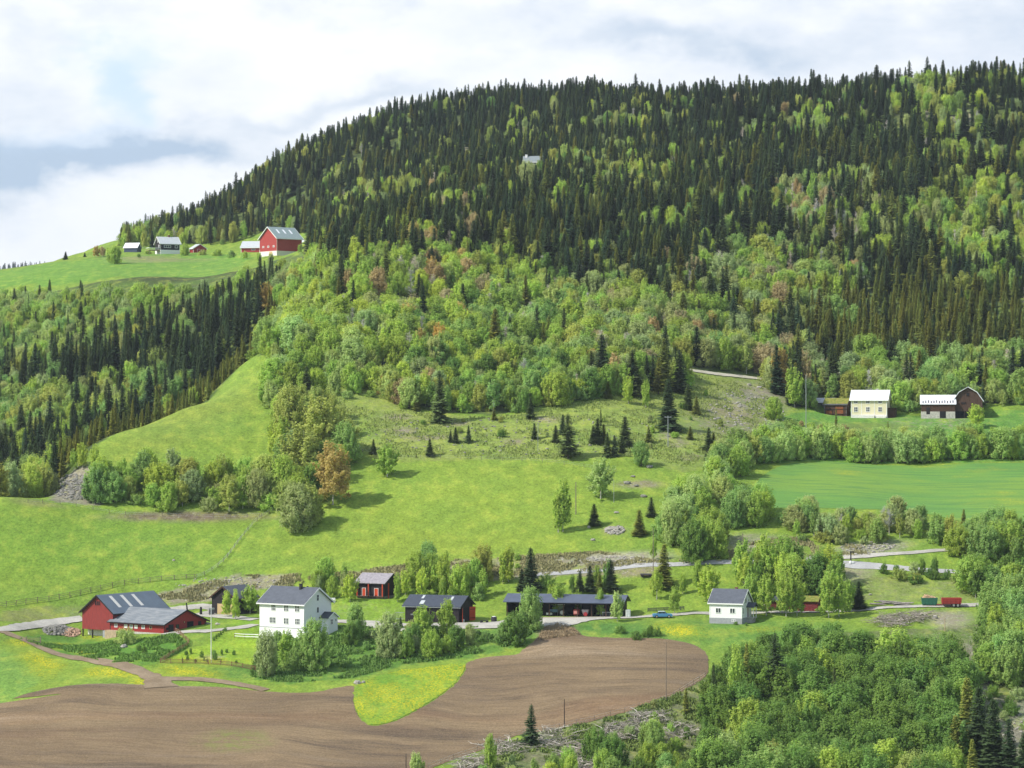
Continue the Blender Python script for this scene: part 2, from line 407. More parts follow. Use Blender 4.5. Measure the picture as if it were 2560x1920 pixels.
def ground_mat(name, base=None, flower=0.0, bumpd=.12):
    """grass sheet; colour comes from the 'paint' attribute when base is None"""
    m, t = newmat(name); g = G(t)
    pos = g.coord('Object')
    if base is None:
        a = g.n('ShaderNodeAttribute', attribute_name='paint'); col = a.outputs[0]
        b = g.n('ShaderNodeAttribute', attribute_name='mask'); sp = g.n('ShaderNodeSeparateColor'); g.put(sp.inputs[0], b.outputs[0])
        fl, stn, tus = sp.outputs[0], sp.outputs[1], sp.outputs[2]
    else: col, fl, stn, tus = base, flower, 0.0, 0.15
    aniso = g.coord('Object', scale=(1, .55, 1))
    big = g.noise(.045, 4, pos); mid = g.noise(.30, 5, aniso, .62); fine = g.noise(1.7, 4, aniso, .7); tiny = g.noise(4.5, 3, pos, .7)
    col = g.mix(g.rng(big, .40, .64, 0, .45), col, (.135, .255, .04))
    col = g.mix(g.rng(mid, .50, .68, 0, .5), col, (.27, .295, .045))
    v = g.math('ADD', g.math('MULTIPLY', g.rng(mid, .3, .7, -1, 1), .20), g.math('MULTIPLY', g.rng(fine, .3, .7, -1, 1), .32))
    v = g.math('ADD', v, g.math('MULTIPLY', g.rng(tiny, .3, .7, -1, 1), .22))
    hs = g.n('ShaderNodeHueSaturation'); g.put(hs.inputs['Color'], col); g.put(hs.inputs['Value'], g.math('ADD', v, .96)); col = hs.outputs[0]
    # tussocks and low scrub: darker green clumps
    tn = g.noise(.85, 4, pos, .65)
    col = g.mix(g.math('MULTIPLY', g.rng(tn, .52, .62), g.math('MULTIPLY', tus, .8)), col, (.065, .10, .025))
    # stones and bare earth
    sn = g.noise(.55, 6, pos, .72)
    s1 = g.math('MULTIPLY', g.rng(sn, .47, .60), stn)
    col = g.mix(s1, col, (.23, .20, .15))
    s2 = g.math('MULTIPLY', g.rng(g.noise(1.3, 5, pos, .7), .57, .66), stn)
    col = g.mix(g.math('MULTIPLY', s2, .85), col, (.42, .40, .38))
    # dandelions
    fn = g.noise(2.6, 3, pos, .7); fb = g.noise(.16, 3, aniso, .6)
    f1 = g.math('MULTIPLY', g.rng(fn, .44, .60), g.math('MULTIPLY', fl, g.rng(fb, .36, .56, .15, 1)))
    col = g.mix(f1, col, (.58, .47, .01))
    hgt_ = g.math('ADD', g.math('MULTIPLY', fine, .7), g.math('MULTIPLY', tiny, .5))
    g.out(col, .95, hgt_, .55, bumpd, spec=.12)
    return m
def soil_mat():
    m, t = newmat('ploughed_soil'); g = G(t)
    pos = g.coord('Object')
    wn = g.n('ShaderNodeTexNoise'); wn.inputs['Scale'].default_value = .018; wn.inputs['Detail'].default_value = 2; g.put(wn.inputs['Vector'], pos)
    va = g.n('ShaderNodeVectorMath', operation='MULTIPLY_ADD'); g.put(va.inputs[0], wn.outputs['Color']); va.inputs[1].default_value = (34, 34, 0); g.put(va.inputs[2], pos)
    def st(sc_, rz):
        mp = g.n('ShaderNodeMapping'); g.put(mp.inputs[0], va.outputs[0]); mp.inputs['Scale'].default_value = sc_; mp.inputs['Rotation'].default_value = (0, 0, R(rz)); return mp.outputs[0]
    s1, s2 = st((.10, .75, 1), -20), st((.16, 2.4, 1), -20)
    n0 = g.noise(.035, 3, pos); a = g.noise(.22, 5, s1, .6); b = g.noise(.8, 4, s2, .6); c = g.noise(2.6, 4, pos, .75)
    col = g.mix(g.rng(n0, .38, .62), (.172, .124, .074), (.212, .154, .090))
    col = g.mix(g.rng(a, .46, .62, 0, .85), col, (.105, .078, .054))
    col = g.mix(g.rng(g.noise(.055, 4, s1), .52, .66, 0, .55), col, (.25, .145, .075))
    col = g.mix(g.rng(g.noise(.11, 4, s1), .54, .68, 0, .7), col, (.31, .24, .155))
    v = g.math('ADD', g.math('MULTIPLY', g.rng(b, .3, .7, -1, 1), .22), g.math('MULTIPLY', g.rng(c, .3, .7, -1, 1), .34))
    hs = g.n('ShaderNodeHueSaturation'); g.put(hs.inputs['Color'], col); g.put(hs.inputs['Value'], g.math('ADD', v, 1)); col = hs.outputs[0]
    col = g.mix(g.rng(g.noise(5.5, 2, pos), .62, .72, 0, .6), col, (.40, .33, .24))
    # weeds coming up in one low spot
    sp = g.n('ShaderNodeVectorMath', operation='DISTANCE'); g.put(sp.inputs[0], pos); sp.inputs[1].default_value = tuple(float(q) for q in gp(508, 1600))
    wd = g.math('MULTIPLY', g.rng(sp.outputs['Value'], 1.0, 9.0, 1, 0), g.rng(g.noise(.35, 5, pos, .7), .42, .62))
    col = g.mix(g.math('MULTIPLY', wd, 1.0), col, (.17, .21, .05))
    g.out(col, .97, g.math('ADD', b, g.math('MULTIPLY', c, .6)), .7, .16, spec=.08)
    return m
def gravel_mat(name, c1, c2):
    m, t = newmat(name); g = G(t); pos = g.coord('Object')
    a = g.noise(.25, 4, pos); b = g.noise(2.4, 4, pos, .7)
    col = g.mix(g.rng(a, .4, .62), c1, c2)
    hs = g.n('ShaderNodeHueSaturation'); g.put(hs.inputs['Color'], col); g.put(hs.inputs['Value'], g.rng(b, .3, .7, .82, 1.16))
    g.out(hs.outputs[0], .95, b, .3, .03, spec=.1); return m
SOIL = soil_mat(); GRAV = gravel_mat('pale_gravel', (.44, .42, .37), (.34, .33, .29)); TRK = gravel_mat('worn_dirt', (.205, .155, .10), (.27, .21, .14))

# ------------------------------------------------------------------ draped sheets
def inpoly(px, py, poly):
    px = np.asarray(px); py = np.asarray(py); c = np.zeros(px.shape, bool); n = len(poly); j = n - 1
    for i in range(n):
        xi, yi = poly[i]; xj, yj = poly[j]
        m = ((yi > py) != (yj > py)) & (px < (xj - xi) * (py - yi) / ((yj - yi) + 1e-12) + xi)
        c ^= m; j = i
    return c
def wpoly(pts, after=0): return [tuple(gp(u, v, after)[:2]) for u, v in pts]
def densify(poly, step, closed=True, jit=0.0):
    out = []; n = len(poly)
    # Catmull-Rom through the points
    for i in range(n if closed else n - 1):
        p0 = np.array(poly[(i - 1) % n if closed else max(i - 1, 0)]); p1 = np.array(poly[i]); p2 = np.array(poly[(i + 1) % n])
        p3 = np.array(poly[(i + 2) % n if closed else min(i + 2, n - 1)])
        k = max(1, int(np.linalg.norm(p2 - p1) / step))
        for q in range(k):
            t = q / k
            p = .5 * ((2 * p1) + (-p0 + p2) * t + (2 * p0 - 5 * p1 + 4 * p2 - p3) * t * t + (-p0 + 3 * p1 - 3 * p2 + p3) * t ** 3)
            if jit: p = p + RNG.normal(0, jit, 2)
            out.append((float(p[0]), float(p[1])))
    if not closed: out.append(tuple(map(float, poly[-1])))
    return out
def sheet(name, poly, m, off, step=1.6, jit=.12, kind='structure'):
    b = densify(poly, .8, True, jit)
    xs, ys = [p[0] for p in b], [p[1] for p in b]
    X, Y = np.meshgrid(np.arange(min(xs), max(xs), step), np.arange(min(ys), max(ys), step))
    X = X.ravel() + RNG.uniform(-.2, .2, X.size); Y = Y.ravel() + RNG.uniform(-.2, .2, Y.size)
    k = inpoly(X, Y, b); X, Y = X[k], Y[k]
    vs = [Vector(p) for p in b] + [Vector((x, y)) for x, y in zip(X, Y)]
    nb = len(b)
    r = delaunay_2d_cdt(vs, [(i, (i + 1) % nb) for i in range(nb)], [list(range(nb))], 1, 1e-4)
    v2 = np.array([tuple(v) for v in r[0]]); fs = np.array([list(f) for f in r[2] if len(f) == 3], np.int32)
    a_, b_, c_ = v2[fs[:, 0]], v2[fs[:, 1]], v2[fs[:, 2]]
    neg = ((b_ - a_)[:, 0] * (c_ - a_)[:, 1] - (b_ - a_)[:, 1] * (c_ - a_)[:, 0]) < 0
    fs[neg] = fs[neg][:, ::-1]
    V = np.column_stack([v2, hgt(v2[:, 0], v2[:, 1]) + off])
    o = bpy.data.objects.new(name, np_mesh(name, V, fs, m, True)); COL.objects.link(o); tag(o, kind=kind); return o
def ribbon(name, pts, width, m, off, jit=.1, after=0, world=False):
    c = np.array(densify(pts if world else wpoly(pts, after), 1.0, False))
    d = np.gradient(c, axis=0); d /= np.linalg.norm(d, axis=1)[:, None] + 1e-9; nr = np.stack([-d[:, 1], d[:, 0]], 1)
    wds = np.interp(np.arange(len(c)), np.linspace(0, len(c) - 1, len(width)), width) if hasattr(width, '__len__') else np.full(len(c), width)
    rows = []
    K = 5
    for q in range(K):
        s = (q / (K - 1) - .5); e = RNG.normal(0, jit, len(c)) if q in (0, K - 1) else 0
        p = c + nr * (wds * s + e)[:, None]
        rows.append(np.column_stack([p, hgt(p[:, 0], p[:, 1]) + off + .04 * (1 - abs(s) * 2)]))
    V = np.stack(rows, 1).reshape(-1, 3); fs = []
    for i in range(len(c) - 1):
        for q in range(K - 1):
            a = i * K + q; fs.append((a, a + K, a + K + 1, a + 1)[::-1])
    o = bpy.data.objects.new(name, np_mesh(name, V, fs, m, True)); COL.objects.link(o); tag(o, kind='structure'); return o, c

# ------------------------------------------------------------------ where the buildings stand (near corner in the photo, yaw, length, width)
B = {}
def site(key, u, v, yaw, L, W, Y=None, padc=None, r=None, soft=4.0, dopad=True):
    if Y is None: c = gp(u, v)
    else:
        kx, kz = ray(u, v); c = np.array([kx * Y, Y, kz * Y])
    a = R(yaw); ex = np.array([math.cos(a), math.sin(a)]); ey = np.array([-math.sin(a), math.cos(a)])
    o = c[:2] - (ex * L if yaw < 0 else 0)
    cen = o + ex * L / 2 + ey * W * (.30 if padc is None else padc)
    if dopad: pad(cen[0], cen[1], r or max(L, W) * .55, c[2], soft)
    B[key] = dict(loc=(o[0], o[1], c[2]), rz=a, L=L, W=W, cen=o + ex * L / 2 + ey * W / 2, ex=ex, ey=ey)
    return B[key]
site('cow', 355, 1368, -35, 15.8, 13.6, dopad=False)
site('barn', 244, 1380, 55, 17.6, 9.2, Y=607.5, dopad=False)
site('white', 656.5, 1379, -33, 11.9, 9.7, padc=.1, r=6.5, soft=5)
site('cottage', 1602.5, 1348.5, -21, 7.25, 7.5, padc=.3, r=5)
site('garage', 991, 1346, -20, 12.6, 8.6)
site('long', 1341, 1334, -12, 25.6, 8.0, r=13)
site('store', 829, 1294, -28, 6.9, 6.4)
site('dark', 508, 1328, 58, 7.9, 6.6)
site('yellow', 1915.7, 903, -14, 10.1, 8.4)
site('turf', 1828.5, 899, -20, 6.4, 4.8, r=4)
site('greyshed', 1801, 893, -12, 5.4, 4.4, r=3, dopad=False)
site('gambrel', 2122, 903, 80, 11.0, 8.0)
site('lowbarn', 2063, 904, -8, 9.4, 7.4, r=5)
site('uphouse', 347, 549, 25, 9.0, 7.9, soft=8)
site('upshed', 296, 545, -15, 6.4, 5.0, soft=6)
site('upred', 418, 546, -58, 4.2, 6.4, soft=6)
site('upbarn', 598, 552, 40, 12.6, 12.2, soft=8)
site('upwing', 561, 545, -10, 8.2, 7.0, soft=6, r=5)
site('upright', 632, 534, 22, 7.0, 4.5, soft=6, dopad=False)
site('redshed', 1766, 1322, -15, 4.4, 4.4)
site('redlong', 1729, 1316, -8, 9.5, 4.0, r=5)
site('high', 1193, 362, -10, 12.6, 8.0, soft=10)

# ------------------------------------------------------------------ ground colours (albedo) and cover masks
PU, PV = project(GX, np.maximum(GY, 60), H)
PU = PU + 10 * vn(GX, GY, 13, 51) + 4 * vn(GX, GY, 5, 52); PV = PV + 4 * vn(GX, GY, 13, 53) + 2.0 * vn(GX, GY, 5, 54)
crest = np.interp(PU, [-400, 0, 110, 280, 420, 550, 600, 640], [672, 672, 690, 727, 756, 790, 830, 900])
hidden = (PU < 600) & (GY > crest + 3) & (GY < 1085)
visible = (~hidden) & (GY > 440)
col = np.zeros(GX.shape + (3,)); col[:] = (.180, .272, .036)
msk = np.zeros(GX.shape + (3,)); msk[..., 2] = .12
def soft_e(u, v, ru, rv, ang=0, p=2.0):
    c, s = math.cos(R(ang)), math.sin(R(ang)); dx, dy = PU - u, PV - v
    a = (dx * c + dy * s) / ru; b = (-dx * s + dy * c) / rv
    return np.exp(-(a * a + b * b) ** p) * visible
def area(pts, soft=0):
    return inpoly(PU, PV, pts) & visible
def paint(k, c, st=None, fl=None, tu=None, alpha=1.0):
    k = np.asarray(k, float) * alpha
    if c is not None: col[:] = col * (1 - k[..., None]) + np.array(c) * k[..., None]
    for i, x in enumerate((fl, st, tu)):
        if x is not None: msk[..., i] = msk[..., i] * (1 - k) + x * k
LUSH = (.100, .205, .036); DRY = (.235, .225, .095); ROCK = (.24, .215, .165); FLOOR = (.060, .080, .026); BR = (.17, .135, .075)
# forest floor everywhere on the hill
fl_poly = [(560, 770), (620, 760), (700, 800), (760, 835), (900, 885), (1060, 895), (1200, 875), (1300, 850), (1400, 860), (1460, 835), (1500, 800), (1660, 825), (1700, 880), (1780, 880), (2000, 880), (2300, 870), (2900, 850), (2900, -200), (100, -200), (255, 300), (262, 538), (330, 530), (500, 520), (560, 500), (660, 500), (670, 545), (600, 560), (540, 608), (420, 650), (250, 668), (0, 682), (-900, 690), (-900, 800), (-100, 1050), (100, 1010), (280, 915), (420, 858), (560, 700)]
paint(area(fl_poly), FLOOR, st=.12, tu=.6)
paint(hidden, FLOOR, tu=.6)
# dry pasture with stones above the meadow
paint(area([(690, 800), (760, 830), (900, 885), (1060, 900), (1300, 860), (1500, 800), (1700, 830), (1690, 900), (1640, 960), (1560, 1010), (1480, 1020), (1380, 985), (1200, 995), (1000, 995), (800, 990), (760, 940)]), (.235, .290, .060), st=.22, tu=.35, alpha=.8)
paint(soft_e(1590, 890, 100, 55, -10), DRY, st=.85, tu=.4)
paint(soft_e(1640, 860, 50, 30, 0), ROCK, st=1.0)
paint(soft_e(1600, 955, 60, 30, -20), DRY, st=.9)
for u, v, ru, rv in ((870, 930, 40, 10), (1110, 955, 22, 7), (990, 915, 40, 6), (1440, 945, 25, 10), (1460, 960, 22, 8), (860, 900, 30, 8), (1330, 1145, 26, 10), (930, 945, 60, 5), (1180, 905, 40, 6), (1380, 1045, 50, 9), (1500, 990, 30, 8)):
    paint(soft_e(u, v, ru, rv), DRY, st=.9)
# spur: brighter, slightly olive near the crest
paint(soft_e(420, 900, 230, 50, -25), (.235, .265, .05), alpha=.5)
paint(soft_e(1000, 1080, 260, 70, 0), (.235, .325, .040), alpha=.6)
paint(soft_e(900, 1180, 330, 30, 0), (.22, .29, .035), alpha=.5)
paint(soft_e(200, 1180, 330, 80, 0), (.140, .262, .032), alpha=.55)
# scree at the foot of the spur
paint(area([(95, 1062), (150, 1010), (215, 1000), (240, 1050), (215, 1090), (160, 1085), (110, 1080)]), ROCK, st=1.0)
paint(soft_e(400, 1115, 190, 12), (.15, .11, .075), st=.5)
paint(soft_e(80, 1085, 60, 6, 8), DRY, st=.3, alpha=.6)
# banks with bare earth behind the farm
paint(area([(330, 1290), (420, 1262), (500, 1245), (620, 1240), (640, 1262), (560, 1275), (440, 1300), (380, 1305)]), (.27, .245, .15), st=.85, tu=.5)
paint(area([(0, 1340), (0, 1318), (170, 1300), (180, 1330), (90, 1345)]), (.21, .22, .07), st=.35, tu=.4, alpha=.7)
paint(area([(760, 1235), (900, 1215), (1100, 1200), (1300, 1195), (1420, 1215), (1420, 1240), (1160, 1250), (1000, 1255), (800, 1262)]), (.235, .225, .10), st=.7, tu=.7)
paint(soft_e(1330, 1208, 110, 14, -3), (.36, .33, .27), st=1.0)
paint(soft_e(1170, 1225, 40, 20), ROCK, st=1.0)
paint(soft_e(1640, 1178, 75, 24, 4), (.30, .26, .19), st=1.0, tu=.6)
paint(soft_e(1870, 1185, 90, 16, -8), (.30, .28, .20), st=1.0)
paint(soft_e(2170, 1155, 70, 20), (.30, .27, .2), st=.9)
paint(soft_e(1830, 1240, 60, 24), (.28, .27, .16), st=.7, alpha=.8)
paint(area([(1860, 1245), (2212, 1262), (2400, 1262), (2400, 1305), (1980, 1300), (1860, 1300)]), (.20, .235, .065), st=.3, tu=.4, alpha=.8)
# below the track, right
paint(soft_e(1500, 1365, 210, 30, 0, 3), LUSH)
paint(soft_e(1700, 1390, 130, 50, 0, 2), LUSH)
paint(soft_e(1300, 1358, 100, 14), (.065, .165, .035))
paint(area([(1530, 1460), (1640, 1400), (1800, 1370), (2300, 1330), (3000, 1330), (3000, 2200), (700, 2200), (900, 1690), (1010, 1640), (1200, 1580), (1440, 1520)]), (.115, .135, .045), st=.3, tu=.9)
paint(soft_e(1290, 1610, 160, 40, -14), (.15, .13, .085), st=.45, tu=.8)
paint(soft_e(1500, 1540, 70, 60), (.15, .13, .085), st=.3, tu=.8, alpha=.8)
# bare gully and gravel pit at the right edge
paint(area([(2085, 1380), (2110, 1380), (2118, 1450), (2150, 1500), (2260, 1512), (2400, 1520), (2400, 1600), (2170, 1640), (2125, 1540), (2100, 1450)]), (.185, .18, .13), st=.45, tu=.5)
paint(soft_e(2050, 1335, 50, 20), (.30, .26, .2), st=.9)
paint(soft_e(1190, 1362, 40, 16), (.25, .20, .13), st=.3)
# slope in front of the farm
paint(area([(30, 1372), (170, 1372), (230, 1385), (300, 1380), (378, 1368), (410, 1395), (345, 1432), (330, 1440), (240, 1435), (120, 1405)]), (.095, .215, .030), tu=.25)
paint(area([(560, 1375), (720, 1350), (800, 1350), (1090, 1352), (1180, 1350), (1150, 1388), (1040, 1420), (860, 1440), (760, 1470), (620, 1480), (540, 1470), (400, 1455), (480, 1440)]), LUSH, tu=.35)
paint(soft_e(900, 1370, 140, 18), (.10, .14, .035), tu=.9, alpha=.7)
paint(area([(-400, 1400), (0, 1400), (60, 1420), (110, 1440), (60, 1500), (0, 1530), (-400, 1560)]), (.15, .27, .050), tu=.05)
for u, v, ru, rv, a in ((85, 1432, 48, 22, 12), (250, 1452, 75, 13, 3), (310, 1474, 28, 10, 0), (395, 1450, 70, 11, 8), (40, 1385, 30, 8, 0), (120, 1395, 30, 6, 0), (205, 1378, 22, 4, 0), (160, 1400, 50, 6, 10)):
    paint(soft_e(u, v, ru, rv, a, 1.5), (.15, .25, .025), fl=1.0)
paint(soft_e(1475, 1360, 62, 17, 8, 2), (.12, .24, .03), fl=1.0)
paint(soft_e(1640, 1362, 60, 7, 0), None, fl=.35)
paint(soft_e(1100, 1120, 500, 70, 0), None, fl=.05)
# garden lawn
paint(area([(415, 1400), (470, 1375), (540, 1350), (560, 1380), (560, 1440), (470, 1432), (352, 1430)]), (.21, .34, .03), tu=0, fl=.12)
paint(soft_e(450, 1428, 90, 9, 3), None, fl=.8)
paint(soft_e(454, 1420, 22, 5), (.20, .21, .2), alpha=.9)
paint(area([(505, 1335), (560, 1335), (560, 1350), (500, 1352)]), (.20, .34, .03), tu=0)
paint(area([(712, 1345), (740, 1290), (900, 1290), (880, 1340)]), (.19, .31, .03), tu=.2, st=.1)
paint(soft_e(760, 1315, 60, 14), None, st=.25)
# upper farm
paint(area([(-500, 640), (0, 625), (250, 600), (420, 618), (520, 570), (560, 555), (480, 548), (300, 550), (200, 556), (0, 585), (-500, 620)]), (.13, .265, .038), tu=.05)
paint(soft_e(340, 560, 110, 6), DRY, st=.4, tu=.6, alpha=.8)
# around the yellow farmhouse
paint(area([(1690, 900), (1760, 885), (1990, 895), (2400, 880), (2400, 1000), (1900, 1000), (1700, 1000), (1640, 1000), (1660, 940)]), (.10, .235, .035), st=.10, tu=.25)
paint(soft_e(1960, 912, 60, 10), None, st=.5)
paint(soft_e(2050, 915, 50, 16), None, st=.7)
paint(soft_e(1850, 925, 120, 12), (.17, .15, .05), tu=.6, alpha=.6)
# open strips high in the wood
paint(soft_e(1330, 335, 45, 8, -18), (.42, .40, .14), alpha=.9)
for u, v, ru, rv in ((1130, 345, 50, 12), (990, 330, 60, 12), (2050, 250, 60, 30), (2120, 330, 50, 30), (1150, 640, 60, 18), (1900, 400, 40, 30), (640, 310, 40, 12), (1560, 745, 90, 22), (1480, 780, 60, 16)):
    paint(soft_e(u, v, ru, rv), (.28, .26, .19), st=.8)
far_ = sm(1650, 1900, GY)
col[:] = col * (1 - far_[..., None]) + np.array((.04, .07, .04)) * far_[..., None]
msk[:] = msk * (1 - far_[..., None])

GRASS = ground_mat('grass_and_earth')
ny, nx = GX.shape
idx = np.arange(ny * nx).reshape(ny, nx)
quads = np.stack([idx[:-1, :-1], idx[:-1, 1:], idx[1:, 1:], idx[1:, :-1]], -1).reshape(-1, 4)
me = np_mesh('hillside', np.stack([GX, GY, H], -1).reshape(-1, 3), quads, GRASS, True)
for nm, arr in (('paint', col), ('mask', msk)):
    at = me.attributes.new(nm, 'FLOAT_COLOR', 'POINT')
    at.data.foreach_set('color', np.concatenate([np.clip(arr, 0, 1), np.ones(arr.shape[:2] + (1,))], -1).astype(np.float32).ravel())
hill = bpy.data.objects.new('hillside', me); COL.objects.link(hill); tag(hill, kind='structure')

# ------------------------------------------------------------------ fields, roads, tracks
field_px = [(0,1520),(27,1509),(82,1493),(175,1479),(273,1478),(342,1482),(410,1483),(478,1485),(560,1493),(606,1496),(677,1496),(729,1486),(764,1484),
            (764,1523),(777,1551),(800,1568),(835,1564),(870,1551),(940,1512),(986,1476),(1007,1444),(1007,1433),
            (1046,1421),(1116,1414),(1127,1405),(1150,1388),(1170,1370),(1185,1356),(1209,1352),(1247,1368),(1276,1376),(1382,1378),(1437,1381),(1497,1393),(1526,1413),(1530,1437),(1524,1462),
            (1481,1489),(1436,1514),(1345,1541),(1210,1575),(1116,1590),(1028,1625),(975,1643),(930,1662)]
fw = wpoly(field_px)
fw += [(-26, 478), (-60, 462), (-260, 462), (-262, 520)]
fld = sheet('ploughed_field', fw, SOIL, .07, 1.8, .10)
hay_px = [(768,1484),(766,1523),(780,1550),(801,1566),(835,1562),(870,1549),(938,1511),(983,1475),(1004,1444),(1004,1434),(958,1437),(905,1444),(852,1451),(800,1467)]
hay = sheet('dandelion_meadow', wpoly(hay_px), ground_mat('dandelion_grass', (.125, .265, .030), .72), .08, 1.6, .15)
gf_px = [(1625,1078),(1632,1045),(1660,1020),(1700,1003),(1760,1000),(1822,1000),(1926,1006),(2060,1004),(2212,1000),(2420,996),(2420,1130),(2212,1133),(2104,1130),(2000,1110),(1941,1104),(1792,1098),(1674,1098),(1640,1092)]
def sown_mat():
    m, t = newmat('sown_grass'); g = G(t)
    pos = g.coord('Object'); st_ = g.coord('Object', scale=(.05, 1.3, 1), rot=(0, 0, R(2)))
    a = g.noise(.06, 4, g.coord('Object', scale=(.5, 1, 1))); b = g.noise(.9, 5, st_, .6); c = g.noise(2.5, 4, pos, .7)
    col = g.mix(g.rng(a, .42, .6), (.120, .255, .055), (.165, .280, .050))
    col = g.mix(g.rng(b, .48, .62, 0, .85), col, (.085, .19, .055))
    col = g.mix(g.math('MULTIPLY', g.rng(g.noise(.10, 4, g.coord('Object', scale=(.45, 1, 1))), .60, .72), g.rng(c, .45, .6, .1, .6)), col, (.42, .38, .02))
    hs = g.n('ShaderNodeHueSaturation'); g.put(hs.inputs['Color'], col); g.put(hs.inputs['Value'], g.rng(c, .3, .7, .86, 1.14))
    g.out(hs.outputs[0], .95, c, .4, .08, spec=.1); return m
sown = sheet('sown_field', wpoly(gf_px), sown_mat(), .07, 1.8, .12)
ROADS = []
def rb(*a, **k):
    o, c = ribbon(*a, **k); ROADS.append(c); return o
rb('dirt_track', [(-120,1360),(0,1364),(27,1373),(68,1389),(109,1408),(164,1422),(219,1430),(273,1441),(314,1457),(342,1466),(410,1467),(478,1473),(547,1485),(575,1492)], [2.4,2.6,2.8,3.0,3.4,4.4,3.4,2.8,2.4], TRK, .13, .10)
rb('dirt_track', [(318,1458),(338,1470),(350,1486)], [4, 5, 7], TRK, .16, .25)
rb('gravel_road', [(-120,1364),(0,1360),(50,1354),(96,1348),(140,1342),(178,1337)], 3.2, GRAV, .20, .1)
rb('gravel_road', [(350,1318),(382,1315.5),(423,1311.5),(452,1313),(470,1322),(440,1327),(425,1328.5),(481,1332),(552,1339)], 3.6, GRAV, .10, .12)
rb('gravel_path', [(360,1372),(385,1367),(452,1363),(510,1357),(552,1350)], [5.5,4.5,3,2.8,2.6], GRAV, .15, .12)
rb('farm_road', [(705,1344.5),(735,1343),(778,1345),(807,1348.5),(881,1354.5),(940,1353),(992,1351),(1050,1349.5),(1086,1348),(1120,1345),(1174,1342),(1232,1339),(1310,1335.5),(1382,1333.5),(1457,1328.5),(1532,1324.5),(1639,1324),(1773,1322.5),(1891,1315),(2010,1309.5),(2112,1307.5),(2260,1305)],
   [4,6.5,8,9,9,9,8,6,3.6,3,2.3,2.3,2.3,2.3,2.3,2.3,3,3,2.5,2.5], GRAV, .16, .12)
rb('gravel_yard', [(1090,1339),(1140,1336),(1240,1335.5),(1330,1333.5)], [6,5.5,5,3], gravel_mat('dusty_yard', (.36,.31,.24), (.40,.36,.30)), .10, .25)
rb('asphalt_road', [(1150,1241.5),(1248,1235.5),(1323,1228),(1420,1220),(1530,1215.3),(1686,1211),(1748,1212.5),(1822,1219),(1941,1227.7),(2060,1235),(2212,1241),(2330,1246)], [1.9,1.9,2.0,2.1,2.2,2.4,3.8,2.6,2.0,1.8,1.8], gravel_mat('pale_asphalt', (.40,.40,.39), (.34,.34,.335)), .10, .06)
rb('side_road', [(1742,1210),(1780,1207),(1822,1204),(1900,1199),(2000,1192),(2060,1188)], [3.4,2.6,2.0,1.8,1.8], GRAV, .16, .08)
rb('hill_track', [(1478,799),(1497,801.5),(1529,806),(1590,813),(1654,820),(1690,826)], 2.6, gravel_mat('pale_track', (.50,.47,.38), (.42,.40,.3)), .22, .12)

# ------------------------------------------------------------------ buildings
def face_m(face, L, W):
    """columns: along the face, outward, up"""
    if face == 'F': return Matrix(((1,0,0,0),(0,-1,0,0),(0,0,1,0),(0,0,0,1)))
    if face == 'R': return Matrix(((0,1,0,L),(1,0,0,0),(0,0,1,0),(0,0,0,1)))
    if face == 'L': return Matrix(((0,-1,0,0),(1,0,0,0),(0,0,1,0),(0,0,0,1)))
    if face == 'B': return Matrix(((1,0,0,0),(0,1,0,W),(0,0,1,0),(0,0,0,1)))
def window(h, face, s, z, w, hh, nx=1, ny=1, fm=None, pm=None, bw=.10):
    mt = face_m(face, h['Ld'], h['Wd']); fm = fm or WTR; pm = pm or GLS
    fr = MB(); x0, x1, z0, z1 = s - w / 2, s + w / 2, z - hh / 2, z + hh / 2
    fr.box(x0 - bw, x1 + bw, .0, .07, z1, z1 + bw, mt); fr.box(x0 - bw, x1 + bw, .0, .09, z0 - bw, z0, mt)
    fr.box(x0 - bw, x0, .0, .07, z0, z1, mt); fr.box(x1, x1 + bw, .0, .07, z0, z1, mt)
    for i in range(1, nx + 1):
        c = x0 + w * i / (nx + 1); fr.box(c - .045, c + .045, .0, .062, z0, z1, mt)
    for i in range(1, ny + 1):
        c = z0 + hh * i / (ny + 1); fr.box(x0, x1, .0, .055, c - .025, c + .025, mt)
    o = fr.build('window', fm, h['root'])
    MB().box(x0, x1, -.02, .03, z0, z1, mt).build('pane', pm, o)
    return o
def door(h, face, s, z0, w, hh, m, trim=None, name='door', out=.06, handle=True):
    mt = face_m(face, h['Ld'], h['Wd'])
    o = MB().box(s - w / 2, s + w / 2, -.02, out, z0, z0 + hh, mt).build(name, m, h['root'])
    if trim:
        b = MB(); t = .07
        b.box(s - w / 2 - t, s - w / 2, 0, out + .03, z0, z0 + hh + t, mt); b.box(s + w / 2, s + w / 2 + t, 0, out + .03, z0, z0 + hh + t, mt)
        b.box(s - w / 2, s + w / 2, 0, out + .03, z0 + hh, z0 + hh + t, mt); b.build('door_frame', trim, o)
    return o
